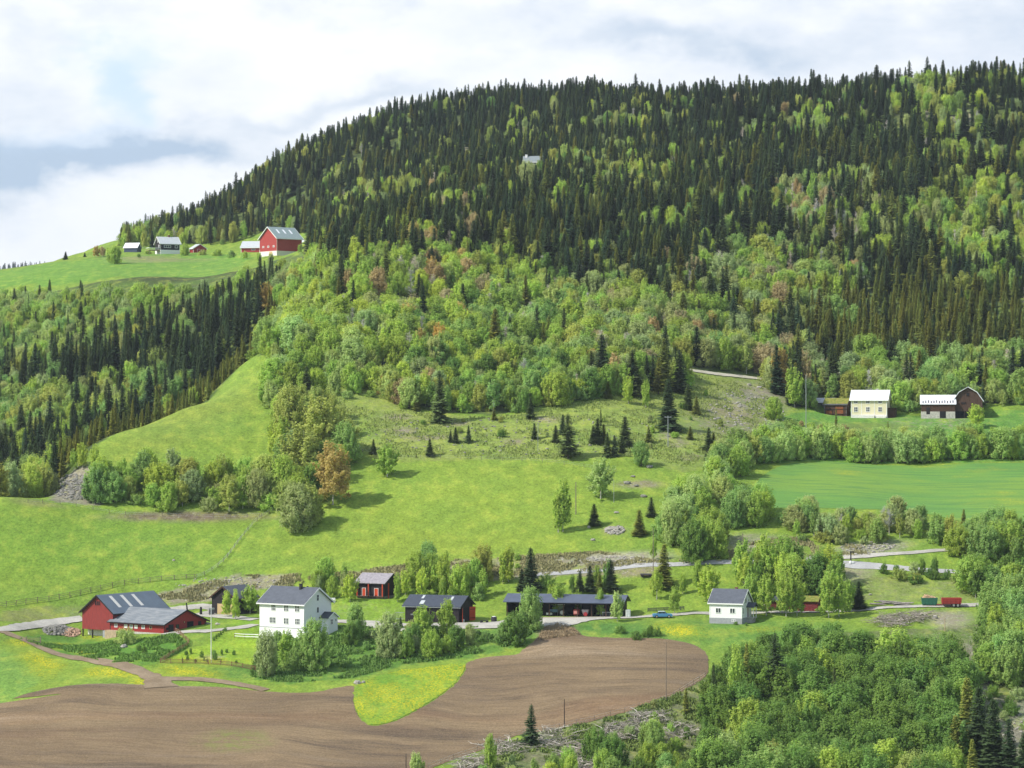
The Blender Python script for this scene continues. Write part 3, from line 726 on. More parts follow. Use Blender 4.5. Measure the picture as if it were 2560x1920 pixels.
def house(key, name, label, cat, wall_h, roof_h, wm, rm, over=.5, gover=.4, base_h=0.0, bm=None, trim=None, th=.16, ext=None, wb=None):
    b = B[key]; L, W = b['L'], b['W']
    r = empty(name, b['loc'], b['rz'], label, cat)
    h = dict(root=r, Ld=L, Wd=W, wall_h=wall_h, roof_h=roof_h)
    g = .04; z0 = base_h if bm else -3.0
    if wb is not None: z0 = wb
    MB().prism([(0, z0), (W, z0), (W, wall_h - g), (W / 2, wall_h + roof_h - g), (0, wall_h - g)], 0, L).build('wall', wm, r)
    if bm: MB().box(.06, L - .06, .06, W - .06, -3, base_h, None).build('foundation', bm, r) if wb is not None else MB().box(-.05, L + .05, -.05, W + .05, -3, base_h + .004).build('foundation', bm, r)
    sl = roof_h / (W / 2); zE = wall_h - over * sl
    rf = MB().prism([(-over, zE), (W / 2, wall_h + roof_h), (W + over, zE), (W + over, zE + th), (W / 2, wall_h + roof_h + th), (-over, zE + th)], -gover, L + gover).build('roof', rm, r)
    h['roof'] = rf; h['sl'] = sl; h['th'] = th; h['over'] = over; h['gover'] = gover
    if trim:
        d = .17; t = .035
        for x in ((-gover - t), (L + gover)):
            MB().prism([(-over - t, zE - d), (W / 2, wall_h + roof_h - d), (W + over + t, zE - d), (W + over + t, zE + th + .03), (W / 2, wall_h + roof_h + th + .04), (-over - t, zE + th + .03)], x, x + t).build('bargeboard', trim, r)
        MB().box(-gover, L + gover, -over - t, -over, zE - .12, zE + th - .02).build('fascia', trim, r)
        MB().box(0 - .03, .14, -.035, 0, base_h, wall_h - .1).build('corner_board', trim, r); MB().box(L - .14, L + .03, -.035, 0, base_h, wall_h - .1).build('corner_board', trim, r)
    return h
def on_roof(h, s, t, dx, dt, m, name='skylight', lift=.03):
    """flat panel on the front slope: s along the ridge, t = 0 eave .. 1 ridge"""
    W = h['Wd']; hw = W / 2 + h['over']; y0 = -h['over'] + (t - dt / 2) * hw; y1 = -h['over'] + (t + dt / 2) * hw
    zf = lambda y: h['wall_h'] + y * h['sl'] + h['th'] + lift
    x0, x1 = s - dx / 2, s + dx / 2; k = .05
    return MB().add([(x0, y0, zf(y0)), (x1, y0, zf(y0)), (x1, y1, zf(y1)), (x0, y1, zf(y1)), (x0, y0, zf(y0) - k), (x1, y0, zf(y0) - k), (x1, y1, zf(y1) - k), (x0, y1, zf(y1) - k)],
                    [(0,1,2,3),(7,6,5,4),(0,4,5,1),(1,5,6,2),(2,6,7,3),(3,7,4,0)]).build(name, m, h['roof'])
def chimney(h, s, y, w, hh, m, name='chimney', cap=True):
    zt = h['wall_h'] + h['roof_h'] - abs(y - h['Wd'] / 2) * h['sl']
    o = MB().box(s - w / 2, s + w / 2, y - w / 2, y + w / 2, zt - .3, zt + hh)
    if cap: o.box(s - w / 2 - .08, s + w / 2 + .08, y - w / 2 - .08, y + w / 2 + .08, zt + hh + .004, zt + hh + .12)
    return o.build(name, m, h['roof'])

# big red barn, left
h = house('barn', 'red_barn', 'tall dark red barn with blue-grey roof and three pale roof strips, left of the farm', 'barn', 5.75, 3.5, RED, SLT2, .55, .5, 1.8, None, BLK, wb=1.8)
W_, L_ = 9.2, 17.6
MB().box(1.5, L_, .3, W_ - .3, -3, 1.8).build('foundation', CONW, h['root'])
for y in (.12, 3.0, 6.2, W_ - .12): MB().box(.02, .24, y - .12, y + .12, -1, 1.8).build('stilt', BLK, h['root'])
window(h, 'L', W_ / 2, 7.6, 1.5, .9, 2, 0, RED, DRK)
door(h, 'L', 1.9, -.4, 2.2, 2.1, GRC, None, 'gate', .05)
for s in (3.4, 7.0, 10.6): on_roof(h, s, .60, .95, .60, SKY_)
# red cow barn
h = house('cow', 'red_cow_barn', 'low red cattle barn with wide grey roof in front of the tall red barn', 'barn', 1.95, 2.6, RED2, GRF, .55, .5, 0.0, None, BLK, th=.14, wb=-.02)
cb = MB().box(-.05, 15.85, -.05, 13.65, -4, -.024).build('foundation', CON, h['root'])
for s in (1.7, 4.6, 6.2, 7.6, 9.7): window(h, 'F', s, 1.05, .75, .62, 0, 0, WTR, SKY_ if s in (4.6, 7.6) else GRC, .08)
window(h, 'F', 11.9, 1.05, .5, .5, 0, 0, OCH, DRK, .08)
window(h, 'R', 4.2, 1.2, .75, .75, 1, 1, BLK, GLS, .09); window(h, 'R', .9, .9, .5, .4, 0, 0, BLK, DRK, .07)
window(h, 'R', 6.4, 2.0, .35, .3, 0, 0, BLK, OCH, .05)
door(h, 'R', 2.1, 0, 1.6, 1.75, BLK, None); door(h, 'R', 8.3, 0, 1.9, 2.0, DRK, BLK); door(h, 'R', 11.4, 0, 1.0, 1.9, BLK, None)
MB().box(-.3, 3.0, -1.4, -.06, -3.2, .05).build('ramp_wall', WOODL, cb)
# white three-storey farmhouse
h = house('white', 'white_farmhouse', 'big white three-storey farmhouse with dark grey roof and black chimney', 'house', 7.35, 3.05, WHT, SLT, .55, .5, 2.05, WHT, WTR)
h['root'].children[1].name = 'foundation'
MB().box(-.11, 11.9 + .11, -.10, -.05, 2.0, 2.12).box(11.95, 12.0, -.05, 9.7, 2.0, 2.12).build('base_moulding', GRC, h['root'])
for s in (3.75, 7.15, 10.1): window(h, 'F', s, 6.25, 1.05, 1.25, 2, 1, WTR, GLS, .09)
window(h, 'F', 3.5, 3.55, 1.55, 1.15, 3, 1, WTR, GLS, .09)
for s in (7.15, 10.2): window(h, 'F', s, 3.5, 1.15, 1.15, 2, 1, WTR, GLS, .09)
for s in (1.2, 3.9, 7.2, 10.35): window(h, 'F', s, 1.05, .85, 1.05, 1, 0, WTR, GLS, .08)
window(h, 'F', 11.1, .1, .35, .35, 0, 0, WTR, DRK, .04)
window(h, 'R', 4.85, 8.35, .65, 1.2, 0, 1, WTR, GLS, .1); window(h, 'R', 4.85, 5.75, .62, 1.1, 0, 0, WTR, GLS, .08)
chimney(h, 7.9, 4.2, .55, 1.15, PIP); chimney(h, 8.6, 5.6, .3, .75, PIP, 'flue', False)
pr = h['root']
MB().prism([(5.6, -2), (8.9, -2), (8.9, 4.15), (7.25, 5.15), (5.6, 4.15)], 11.9, 14.2).build('porch', WHT, pr)
MB().prism([(5.3, 3.98), (7.25, 5.16), (9.2, 3.98), (9.2, 4.10), (7.25, 5.28), (5.3, 4.10)], 11.92, 14.5).build('porch_roof', SLT3, pr)
MB().prism([(5.25, 3.86), (7.25, 5.06), (9.25, 3.86), (9.25, 4.12), (7.25, 5.32), (5.25, 4.12)], 14.5, 14.54).build('bargeboard', WTR, pr)
hh_ = dict(h); hh_['Ld'] = 14.2
window(hh_, 'R', 6.7, 3.2, .75, 1.0, 1, 1, WTR, GLS, .07); window(hh_, 'R', 8.2, 3.5, .35, .5, 0, 0, WTR, GLS, .06)
# small white cottage
h = house('cottage', 'white_cottage', 'small white cottage with dark blue-grey roof and grey concrete base, beside the gravel track', 'house', 4.55, 2.65, WHT, SLT, .35, .35, 1.25, GRC, WTR)
for s in (1.95, 5.15): window(h, 'F', s, 2.85, 1.0, .95, 1, 0, WTR, GLS, .09)
window(h, 'F', 5.4, .75, .8, .4, 1, 0, WTR, GLS, .06)
window(h, 'R', 1.2, 2.75, .6, 1.1, 0, 1, WTR, GLS, .08); window(h, 'R', 2.9, 5.0, 1.1, 1.1, 1, 0, WTR, GLS, .08)
for s in (1.4, 4.9): window(h, 'R', s, 4.9, .4, .55, 0, 0, WTR, GLS, .07)
chimney(h, 4.8, 4.3, .5, .75, BRK)
pr = h['root']
MB().box(7.27, 8.9, 3.6, 6.0, 1.0, 1.25).box(7.3, 8.6, 3.7, 5.9, -2, 1.0).build('porch_floor', CON, pr)
for y in (3.7, 5.9): MB().box(8.7, 8.84, y - .07, y + .07, 1.25, 3.5).build('porch_post', WTR, pr)
MB().prism([(3.3, 3.40), (4.8, 4.35), (6.3, 3.40), (6.3, 3.52), (4.8, 4.47), (3.3, 3.52)], 7.28, 9.15).build('porch_roof', SLT3, pr)
door(h, 'R', 4.4, 1.25, .9, 1.95, BRK, WTR)
# black garage with red doors
h = house('garage', 'black_barn_garage', 'black timber garage with open red double doors and three roof lights', 'garage', 3.6, 2.0, BLK, SLT3, .45, .6, 0.0, None, None, th=.13)
MB().box(-.6, 13.2, -.48, -.45, 3.24, 3.36).build('gutter', GALV, h['root'])
on_roof(h, 3.0, .80, .55, .26, LRF); on_roof(h, 3.6, .34, .95, .30, LRF); on_roof(h, 9.9, .72, .55, .30, LRF)
MB().box(1.3, 3.2, -.03, -.0, 1.5, 1.62).box(1.3, 3.2, -.03, 0, 1.75, 1.80).build('vent', GALV, h['root'])
mt = face_m('R', 12.6, 8.8)
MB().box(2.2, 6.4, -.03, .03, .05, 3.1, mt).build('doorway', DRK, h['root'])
def leaf_door(h, s0, ang, w, z1, m, L):
    a = R(ang); c, s = math.cos(a), math.sin(a)
    mtx = Matrix.Translation((L + .06, s0, .1)) @ Matrix.Rotation(a, 4, 'Z')
    o = MB().box(-.04, .04, 0, w, 0, z1, mtx).build('door', m, h['root'])
    MB().box(.041, .07, .1, w - .1, .5, .62, mtx).build('door_brace', BLK, o); MB().box(.041, .07, .1, w - .1, z1 - .6, z1 - .48, mtx).build('door_brace', BLK, o)
leaf_door(h, 2.2, -160, 1.9, 3.0, ORED, 12.6); leaf_door(h, 6.4, -22, 1.9, 3.0, ORED, 12.6)
# long open machine shed
b = B['long']; L_, W_ = b['L'], b['W']
r = empty('machine_shed', b['loc'], b['rz'], 'long low black machine shed with open front bays and slate-blue roof', 'shed')
MB().box(.1, L_ - .1, W_ - .15, W_, -2, 3.0).box(0, .15, 0, W_, -2, 3.0).box(L_ - .15, L_, 2.4, W_, -2, 3.0).build('wall', BLK, r)
MB().prism([(-1.0, 3.05), (W_ / 2, 4.55), (W_ + .5, 2.95), (W_ + .5, 3.08), (W_ / 2, 4.70), (-1.0, 3.18)], -.6, L_ + .9).build('roof', SLT3 if False else mat('slate_blue_sheet_roof', (.075, .092, .135), .5, .12, (1, 1, 1), .7), r)
for x0 in (.16, L_ - .5): MB().prism([(.1, 2.98), (W_ - .1, 2.98), (W_ / 2, 4.5)], x0, x0 + .3).build('gable', BLK, r)
MB().box(.2, L_ - .2, .0, .2, 2.7, 3.0).build('beam', BLK, r)
for i in range(9):
    x = .2 + i * (L_ - .4) / 8; MB().box(x - .1, x + .1, 0, .2, -1, 2.7).build('post', DBR, r)
MB().box(L_ - .5, L_ - .3, 0, .2, -1, 3.0).build('post', mat('red_brown_post', (.16,.05,.03)), r)
for i in (2, 3, 5, 6): MB().box(.3 + i * 3.2, 3.1 + i * 3.2, 3.2, 3.3, -1, 2.9).build('partition', BLK, r)
# storehouse
h = house('store', 'log_storehouse', 'dark log storehouse with two orange-red doors, red posts and purple-grey slates', 'storehouse', 3.75, 1.75, BLK, PRF, .6, .65, .62, STN, None)
for s in (.12, 3.1, 6.78): MB().box(s - .1, s + .1, -.5, -.3, .4, 3.35).build('post', ORED, h['root'])
MB().box(-.2, 7.1, -.6, -.06, .35, .58).build('gallery_floor', DBR, h['root'])
door(h, 'F', 1.7, .62, .85, 1.7, ORED, WTR); door(h, 'F', 4.95, .62, .95, 1.7, ORED, WTR)
for y in (1.5, 4.9): MB().box(7.1, 7.3, y, y + .2, -1, 3.5).build('side_post', ORED, h['root'])
# dark garage behind
h = house('dark', 'brown_black_garage', 'small dark garage with ochre door behind three young birches', 'garage', 3.8, 2.35, BLK, SLT, .5, .45, 0, None, DBR)
door(h, 'L', 2.9, 0, 4.2, 2.35, OCH, BLK, 'garage_door')
# yellow farmhouse
h = house('yellow', 'yellow_farmhouse', 'pale yellow two-storey farmhouse with white metal roof', 'house', 5.25, 2.6, YEL, WRF, .45, .45, .95, CONW, WTR, th=.12)
for s in (1.35, 4.75, 8.2):
    window(h, 'F', s, 4.55, .95, .75, 1, 0, WTR, GLS, .12); window(h, 'F', s, 2.45, .95, 1.2, 1, 1, WTR, GLS, .12)
MB().box(2.9, 6.7, -1.3, -.06, -2, .75).box(6.9, 9.9, -.9, -.06, -2, .5).build('terrace', CONW, h['root'])
for s in (2.95, 6.6): MB().box(s - .07, s + .07, -.05, -.0, .96, 5.0).build('pilaster', WTR, h['root'])
chimney(h, 6.9, 4.6, .7, .6, CON)
MB().box(10.14, 12.2, 2.0, 6.5, -2, 2.7).build('annex', DBR, h['root']); MB().prism([(1.8, 2.72), (6.8, 2.72), (6.8, 2.86), (1.8, 2.86)], 10.16, 12.5).build('annex_roof', DBR, h['root'])
# turf-roofed store
h = house('turf', 'turf_roofed_cabin', 'brown log cabin with mossy turf roof left of the yellow house', 'cabin', 3.5, 1.4, DBR, TURF, .4, .4, 0, None, GRYB, th=.3)
for i, z in enumerate((.55, 1.9)): MB().box(-.1, 6.5, -.14, -.0, z, z + .12).build('sill_beam', BLK, h['root'])
door(h, 'F', 1.3, .1, 1.7, 1.5, mat('reddish_log_wall', (.20, .07, .025), .85, .4, (.5, .5, 6)), BLK); door(h, 'F', 4.3, .5, 2.4, 2.3, mat('reddish_log_wall', (0, 0, 0)), BLK)
h = house('greyshed', 'grey_shed', 'small weathered grey shed with pale roof on white stone footing', 'shed', 3.2, 1.2, GRYB, LRF, .4, .4, 1.0, CONW, None, th=.1)
window(h, 'F', 1.1, 2.3, .8, .7, 0, 0, GRYB, DRK, .08)
# low barn + gambrel barn
h = house('lowbarn', 'long_low_barn', 'low dark barn with white metal roof and pale stone base, doorway in the middle', 'barn', 4.15, 2.4, DBR, WRF, .3, .35, 1.95, mat('grey_white_masonry', (.46, .44, .39), .9, .25), None, th=.12)
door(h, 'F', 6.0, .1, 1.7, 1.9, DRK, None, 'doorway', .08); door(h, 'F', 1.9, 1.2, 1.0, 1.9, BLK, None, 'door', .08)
for i in range(12): on_roof(h, .5 + i * .76, .24 + .03 * ((i * 7) % 3 - 1), .40, .30, GRYB, 'rust_patch', .015)
h_low = h
b = B['gambrel']; L_, W_ = b['L'], b['W']
r = empty('gambrel_barn', b['loc'], b['rz'], 'brown weathered barn with rounded gambrel roof at the right of the hill farm', 'barn')
prof = [(0, 4.95), (W_ * .19, 7.25), (W_ * .5, 8.7), (W_ * .81, 7.25), (W_, 4.95)]
MB().prism([(0, 1.9), (W_, 1.9)] + [(y, z - .04) for y, z in prof[::-1]], 0, L_).build('wall', mat('brown_weathered_boards', (.075, .042, .030), .85, .4, V_), r)
MB().box(.3, L_, .25, W_ - .25, -2, 1.9).build('foundation', DRK, r)  # solid near-black block standing in for the shade inside the open bays
for y in (.15, 2.6, 5.0, W_ - .15): MB().box(.02, .25, y - .13, y + .13, -1.5, 1.9).build('post', DBR, r)
oo = [(-.35, 4.6)] + prof[1:-1] + [(W_ + .35, 4.6)]
MB().prism([(y, z) for y, z in oo] + [(y + (.08 if y > W_ / 2 else -.08), z + .16) for y, z in oo[::-1]], -.6, L_ + .4).build('roof', WRF, r)
hg = dict(root=r, Ld=L_, Wd=W_); window(hg, 'L', W_ / 2, 6.6, .8, .9, 0, 0, DBR, DRK, .08); window(hg, 'L', W_ / 2 + 1.2, 4.2, 1.4, .5, 0, 0, DBR, BLK, .05)
# upper farm
h = house('uphouse', 'black_chalet', 'black-brown hilltop house with pale roof, white base and balcony', 'house', 5.05, 2.95, BLK, LRF, .6, .6, 2.0, WHT, WTR, th=.14)
window(h, 'F', 3.2, 3.55, 3.0, .95, 2, 0, WTR, GLS, .14); window(h, 'F', 7.4, 3.5, 1.1, 1.0, 0, 0, WTR, GLS, .14)
for s in (2.6, 6.6): window(h, 'F', s, 1.2, .9, .6, 0, 0, WTR, DRK, .06)
window(h, 'L', 2.4, 3.6, 1.2, 1.2, 1, 0, WTR, GLS, .14); window(h, 'L', 4.0, 6.2, 1.1, 1.0, 1, 0, WTR, GLS, .14)
chimney(h, 5.2, 4.2, .8, 1.0, BRK)
MB().box(-5.2, -.05, .4, 5.5, 1.75, 1.95).build('deck', WOODL, h['root'])
MB().box(-5.2, -.05, .36, .42, 2.75, 2.95).box(-5.2, -.05, .36, .42, 2.2, 2.4).box(-5.26, -5.2, .36, 5.5, 2.75, 2.95).build('railing', WTR, h['root'])
for x in (-5.1, -2.6): MB().box(x, x + .15, .5, .65, -3, 1.75).build('deck_post', WOODP, h['root'])
h = house('upshed', 'blue_grey_shed', 'small blue-grey shed with pale metal roof at the left end of the hilltop farm', 'shed', 2.3, 2.1, mat('blue_grey_boards', (.055, .075, .125), .8, .2, V_), WRF, .4, .4, 0, None, None, th=.12)
h = house('upred', 'little_red_shed', 'little red gabled shed right of the black hilltop house', 'shed', 2.1, 1.9, RED2, LRF, .45, .3, 0, None, WTR, th=.12)
door(h, 'R', 2.6, 0, 1.2, 1.7, DKRED, WTR); door(h, 'R', 4.6, 0, .9, 1.7, DKRED, WTR)
h = house('upbarn', 'red_hilltop_barn', 'large bright red barn with grey-green metal roof on the hilltop', 'barn', 7.4, 4.6, mat('bright_red_boards', (.34, .045, .04), .7, .2, V_), mat('grey_green_metal_roof', (.24, .31, .31), .45, .1), .6, .6, 2.0, CONW, WTR, th=.15)
for s in (2.2, 6.0, 9.6): window(h, 'L', s, 3.9, 1.0, .6, 0, 0, WTR, GRC, .1)
for s in (3.0, 6.2, 9.4): on_roof(h, s, .62, .8, .34, WRF)
door(h, 'L', 4.2, -.4, 2.2, 2.2, OCH, None)
h = house('upwing', 'red_barn_wing', 'low red outbuilding with pale roof left of the hilltop barn', 'outbuilding', 2.3, 2.6, mat('bright_red_boards', (0, 0, 0)), LRF, .5, .4, 0, None, WTR, th=.12)
window(h, 'F', 5.4, 1.2, 1.6, .5, 0, 0, WTR, GLS, .06)
h = house('upright', 'white_roofed_lean_to', 'low shed with bright white roof right of the hilltop barn', 'shed', 1.9, 1.3, mat('dull_blue_boards', (.06, .08, .15)), WRF, .5, .5, 0, None, None, th=.12)
h = house('redshed', 'dark_red_hut', 'dark red wooden hut with mossy roof among birches by the track', 'hut', 2.35, .9, mat('old_red_boards', (.17, .028, .028), .8, .3, V_), TURF, .35, .3, 0, None, None)
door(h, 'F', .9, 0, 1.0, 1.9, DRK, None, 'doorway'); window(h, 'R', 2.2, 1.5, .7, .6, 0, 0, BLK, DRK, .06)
h = house('redlong', 'long_red_hut', 'long low red-brown hut half hidden behind birches right of the cottage', 'hut', 1.9, .8, mat('old_red_brown_boards', (.13, .03, .026), .8, .3, V_), SLT3, .35, .3, 0, None, None)
for s in (2.0, 5.0, 7.6): window(h, 'F', s, 1.2, .8, .6, 0, 0, WTR, DRK, .07)
h = house('high', 'grey_mountain_house', 'grey house with slate roof and white chimneys high in the spruce wood', 'house', 2.6, 2.6, GRYB, mat('mountain_slates', (.20, .23, .24), .5, .15), .4, .4, 1.0, CONW, WTR, th=.15)
for s in (2.2, 5.2, 8.6, 10.8): window(h, 'F', s, 1.8, 1.0, .9, 0, 0, WTR, GLS, .12)
chimney(h, 12.0, 4.0, .9, 1.1, WTR); chimney(h, 1.0, 3.4, .9, 1.0, WTR)

# ------------------------------------------------------------------ vegetation: materials
def leaf_mat(name, trans=.30, ns=.8, var=.28, rough=.7):
    m, t = newmat(name); g = G(t)
    a = g.n('ShaderNodeAttribute', attribute_name='tint', attribute_type='INSTANCER')
    pos = g.coord('Object'); n1_ = g.noise(ns, 3, pos, .6); n2_ = g.noise(ns * 6, 2, pos, .6)
    v = g.math('ADD', g.rng(n1_, .3, .7, 1 - var, 1 + var), g.math('MULTIPLY', g.rng(n2_, .3, .7, -1, 1), var * .7))
    hs = g.n('ShaderNodeHueSaturation'); g.put(hs.inputs['Color'], a.outputs['Color']); g.put(hs.inputs['Value'], v)
    g.put(hs.inputs['Hue'], g.rng(n1_, .3, .7, .494, .506))
    d = g.n('ShaderNodeBsdfDiffuse'); g.put(d.inputs[0], hs.outputs[0])
    tr = g.n('ShaderNodeBsdfTranslucent')
    h2 = g.n('ShaderNodeHueSaturation'); g.put(h2.inputs['Color'], hs.outputs[0]); h2.inputs['Saturation'].default_value = 1.0; h2.inputs['Value'].default_value = 1.3
    g.put(tr.inputs[0], h2.outputs[0])
    mx = g.n('ShaderNodeMixShader'); mx.inputs[0].default_value = trans
    t.links.new(d.outputs[0], mx.inputs[1]); t.links.new(tr.outputs[0], mx.inputs[2])
    o = g.n('ShaderNodeOutputMaterial'); t.links.new(mx.outputs[0], o.inputs[0]); return m
LEAF = leaf_mat('leaves', .45, .8, .20); NEED = leaf_mat('needles', .16, 1.2, .30)
BARKB = mat('birch_bark', (.52, .50, .46), .85, .35, (1, 1, .5), 5, col2=(.16, .14, .12))
BARKD = mat('grey_brown_bark', (.10, .08, .065), .9, .3)

# ------------------------------------------------------------------ vegetation: shapes (height 10 m, scaled when planted)
def quads_at(Pc, Nn, size, rg, asp=1.0):
    n = len(Pc)
    r_ = rg.normal(size=(n, 3)); T = np.cross(Nn, r_); T /= np.linalg.norm(T, axis=1)[:, None] + 1e-9
    Bt = np.cross(Nn, T); s = (size * rg.uniform(.6, 1.35, n))[:, None] * .5
    V = np.stack([Pc - T * s - Bt * s * asp * .6, Pc + T * s * .7 - Bt * s * asp, Pc + T * s + Bt * s * asp * .7, Pc - T * s * .6 + Bt * s * asp], 1).reshape(-1, 3)
    return V, np.arange(n * 4).reshape(n, 4)
def crown_mesh(name, seed, rx, z0, z1, nq, size, shape='round', strands=130, sig=.34, m=None, gap=.6):
    """foliage carried on many curved twigs that fan out from the stem to an uneven outline"""
    rg = np.random.default_rng(seed); n = strands; hh = z1 - z0
    t = rg.uniform(0, 1, n) ** (.85 if shape == 'birch' else .8)            # height of each tip in the crown
    if shape == 'birch': env = np.sqrt(np.clip(1 - ((t - .36) / .68) ** 2, 0, 1)) * .96 + .04
    elif shape == 'bush': env = np.sqrt(np.clip(1 - ((t - .25) / .78) ** 2, 0, 1)) + .05
    else: env = np.sqrt(np.clip(1 - ((t - .34) / .68) ** 2, 0, 1)) * .97 + .05
    a = np.arange(n) * 2.39996 + rg.uniform(-.5, .5, n)
    # a few broad bulges and hollows so that no two sides look alike
    bul = 1 + .16 * np.sin(2 * a + seed) * np.cos(5 * t + seed) + .12 * np.sin(3 * a - 2 * seed + 4 * t)
    r = rx * env * bul * rg.uniform(.72, 1.12, n) * np.where(rg.random(n) < .3, rg.uniform(.35, .8, n), 1)
    tip = np.stack([r * np.cos(a), r * np.sin(a), z0 + t * hh + rg.uniform(-.03, .06, n) * hh], 1)
    base = np.stack([tip[:, 0] * .12, tip[:, 1] * .12, z0 * .6 + (tip[:, 2] - z0 * .6) * rg.uniform(.25, .55, n)], 1)
    ctl = np.stack([tip[:, 0] * .72, tip[:, 1] * .72, base[:, 2] * .45 + tip[:, 2] * .55 + (.05 * hh if shape == 'birch' else -.07 * hh)], 1)
    k = rg.choice(n, nq, p=(w_ := (.35 + r / rx) * rg.uniform(.6, 1.4, n)) / w_.sum())
    q = 1 - .62 * rg.random(nq) ** 1.35
    Pc = ((1 - q) ** 2)[:, None] * base[k] + (2 * q * (1 - q))[:, None] * ctl[k] + (q ** 2)[:, None] * tip[k]
    sg = sig * (1.25 - .72 * q)[:, None] * rg.uniform(.5, 1.1, (n,))[k][:, None] * (1.15 if shape != 'birch' else 1)
    off = rg.normal(size=Pc.shape) * sg * np.array([1, 1, 1.25]); Pc = Pc + off
    Pc[:, 2] = np.maximum(Pc[:, 2], .05)
    kp = mn_field(Pc, seed, .9 * rx / 2.5) < gap; Pc, off = Pc[kp], off[kp]
    c0 = np.array([0, 0, z0 + hh * .35])
    Nn = (Pc - c0) / np.array([rx, rx, hh * .6]) * .9 + off / (np.linalg.norm(off, axis=1)[:, None] + 1e-6) * .35 + rg.normal(size=Pc.shape) * .42 + np.array([0, 0, .30])
    Nn /= np.linalg.norm(Nn, axis=1)[:, None]
    V, Fq = quads_at(Pc, Nn, size, rg, .85)
    return np_mesh(name, V, Fq, m or LEAF)
def mn_field(Pc, seed, wl):
    return .5 * vn(Pc[:, 0] + 3 * Pc[:, 2], Pc[:, 1] - 2 * Pc[:, 2], wl * 1.7, seed) + .5 * vn(Pc[:, 0] - Pc[:, 1], Pc[:, 2] + .5 * Pc[:, 0], wl, seed + 9)
def trunk_mesh(name, seed, hh, r0, m, limbs=7, spread=2.0, z0=2.0, stems=1, lean=.4):
    rd = random.Random(seed); b = MB()
    for s_ in range(stems):
        ox, oy = (rd.uniform(-lean, lean), rd.uniform(-lean, lean)) if stems > 1 else (0, 0)
        tx, ty = ox * 3 + rd.uniform(-.3, .3), oy * 3 + rd.uniform(-.3, .3)
        pt = lambda t: (ox + (tx - ox) * t + .12 * math.sin(t * 5 + seed), oy + (ty - oy) * t, -.6 + (hh + .6) * t)
        b.tube([pt(0), pt(.25), pt(.55), pt(1)], [r0, r0 * .8, r0 * .5, r0 * .1], 6)
        for i in range(limbs):
            t = rd.uniform(z0 / hh, .85); a = rd.uniform(0, 6.28); p = Vector(pt(t)); l = spread * rd.uniform(.5, 1) * (1.15 - t)
            q = p + Vector((math.cos(a) * l, math.sin(a) * l, l * rd.uniform(.5, 1.1)))
            mid = p.lerp(q, .5) + Vector((0, 0, -.08 * l)); b.tube([p, mid, q], [r0 * .32, r0 * .22, r0 * .06], 4)
    me = bpy.data.meshes.new(name); me.from_pydata(b.v, [], b.f); me.materials.append(m); return me
def spruce_mesh(name, seed, rad=2.0, hh=12.0, z0=.5, step=.30, nb=8, dens=1.0, pw=.85):
    rg = np.random.default_rng(seed); V = []; Fq = []
    def quad(a, b_, c, d):
        k = len(V); V.extend([a, b_, c, d]); Fq.append((k, k + 1, k + 2, k + 3))
    z = z0; w = 0
    while z < hh - .15:
        f = (hh - z) / (hh - z0); r = rad * f ** pw * rg.uniform(.78, 1.12) * (1 + .14 * math.sin(z * 1.7 + seed) + .08 * math.sin(z * 4.1 + 2 * seed)) + .06
        n = max(4, int(nb * (.55 + .45 * f) * dens)); a0 = rg.uniform(0, 6.28)
        for i in range(n):
            if rg.random() < .07: continue
            a = a0 + 6.283 * i / n + rg.uniform(-.25, .25); l = r * rg.uniform(.66, 1.16) * (1 + .16 * math.cos(a - seed))
            droop = l * rg.uniform(.22, .5); ca, sa = math.cos(a), math.sin(a); px, py = -sa, ca
            wd = min(.52, .16 + l * .22) * rg.uniform(.8, 1.2)
            P0 = np.array([0, 0, z + .10]); P1 = np.array([ca * l * .55, sa * l * .55, z - droop * .35]); P2 = np.array([ca * l, sa * l, z - droop * .75 + .05])
            side = np.array([px, py, 0]); dn = np.array([0, 0, -wd * .55])
            quad(P0 - side * .05, P1 - side * wd + dn, P1, P0); quad(P0, P1, P1 + side * wd + dn, P0 + side * .05)
            quad(P1, P1 - side * wd + dn, P2 - side * .04, P2); quad(P1 + side * wd + dn, P1, P2, P2 + side * .04)
            q = P1 * .5 + P2 * .5
            for sg in (-1, 1):
                e = q + side * sg * wd * .9 + np.array([ca, sa, 0]) * .18 + np.array([0, 0, -.16]); quad(q, q + np.array([ca, sa, 0]) * .16, e, e - np.array([ca, sa, 0]) * .12)
        z += step * rg.uniform(.75, 1.25) * (.55 + .45 * f)
    quad(np.array([-.04, 0, hh - .5]), np.array([.04, 0, hh - .5]), np.array([.02, 0, hh + .25]), np.array([-.02, 0, hh + .25]))
    quad(np.array([0, -.04, hh - .5]), np.array([0, .04, hh - .5]), np.array([0, .02, hh + .25]), np.array([0, -.02, hh + .25]))
    return np_mesh(name, np.array(V), np.array(Fq), NEED)
def bare_mesh(name, seed, hh=10.0, spread=2.6, n=34, twigs=9):
    rd = random.Random(seed); b = MB()
    for i in range(n):
        t = rd.uniform(.22, .97); a = rd.uniform(0, 6.28); l = spread * (1.12 - t) * rd.uniform(.6, 1.1)
        p = Vector((0, 0, hh * t)); q = p + Vector((math.cos(a) * l, math.sin(a) * l, l * rd.uniform(.5, 1.2)))
        b.tube([p, q], [.045, .02], 3)
        for k in range(twigs):
            s_ = rd.uniform(.3, 1); c = p.lerp(q, s_); d_ = Vector((rd.uniform(-1, 1), rd.uniform(-1, 1), rd.uniform(.1, 1.1))).normalized() * rd.uniform(.5, 1.1)
            b.tube([c, c + d_], [.024, .008], 3)
    me = bpy.data.meshes.new(name); me.from_pydata(b.v, [], b.f); me.materials.append(leaf_mat_twig()); return me
_tw = []
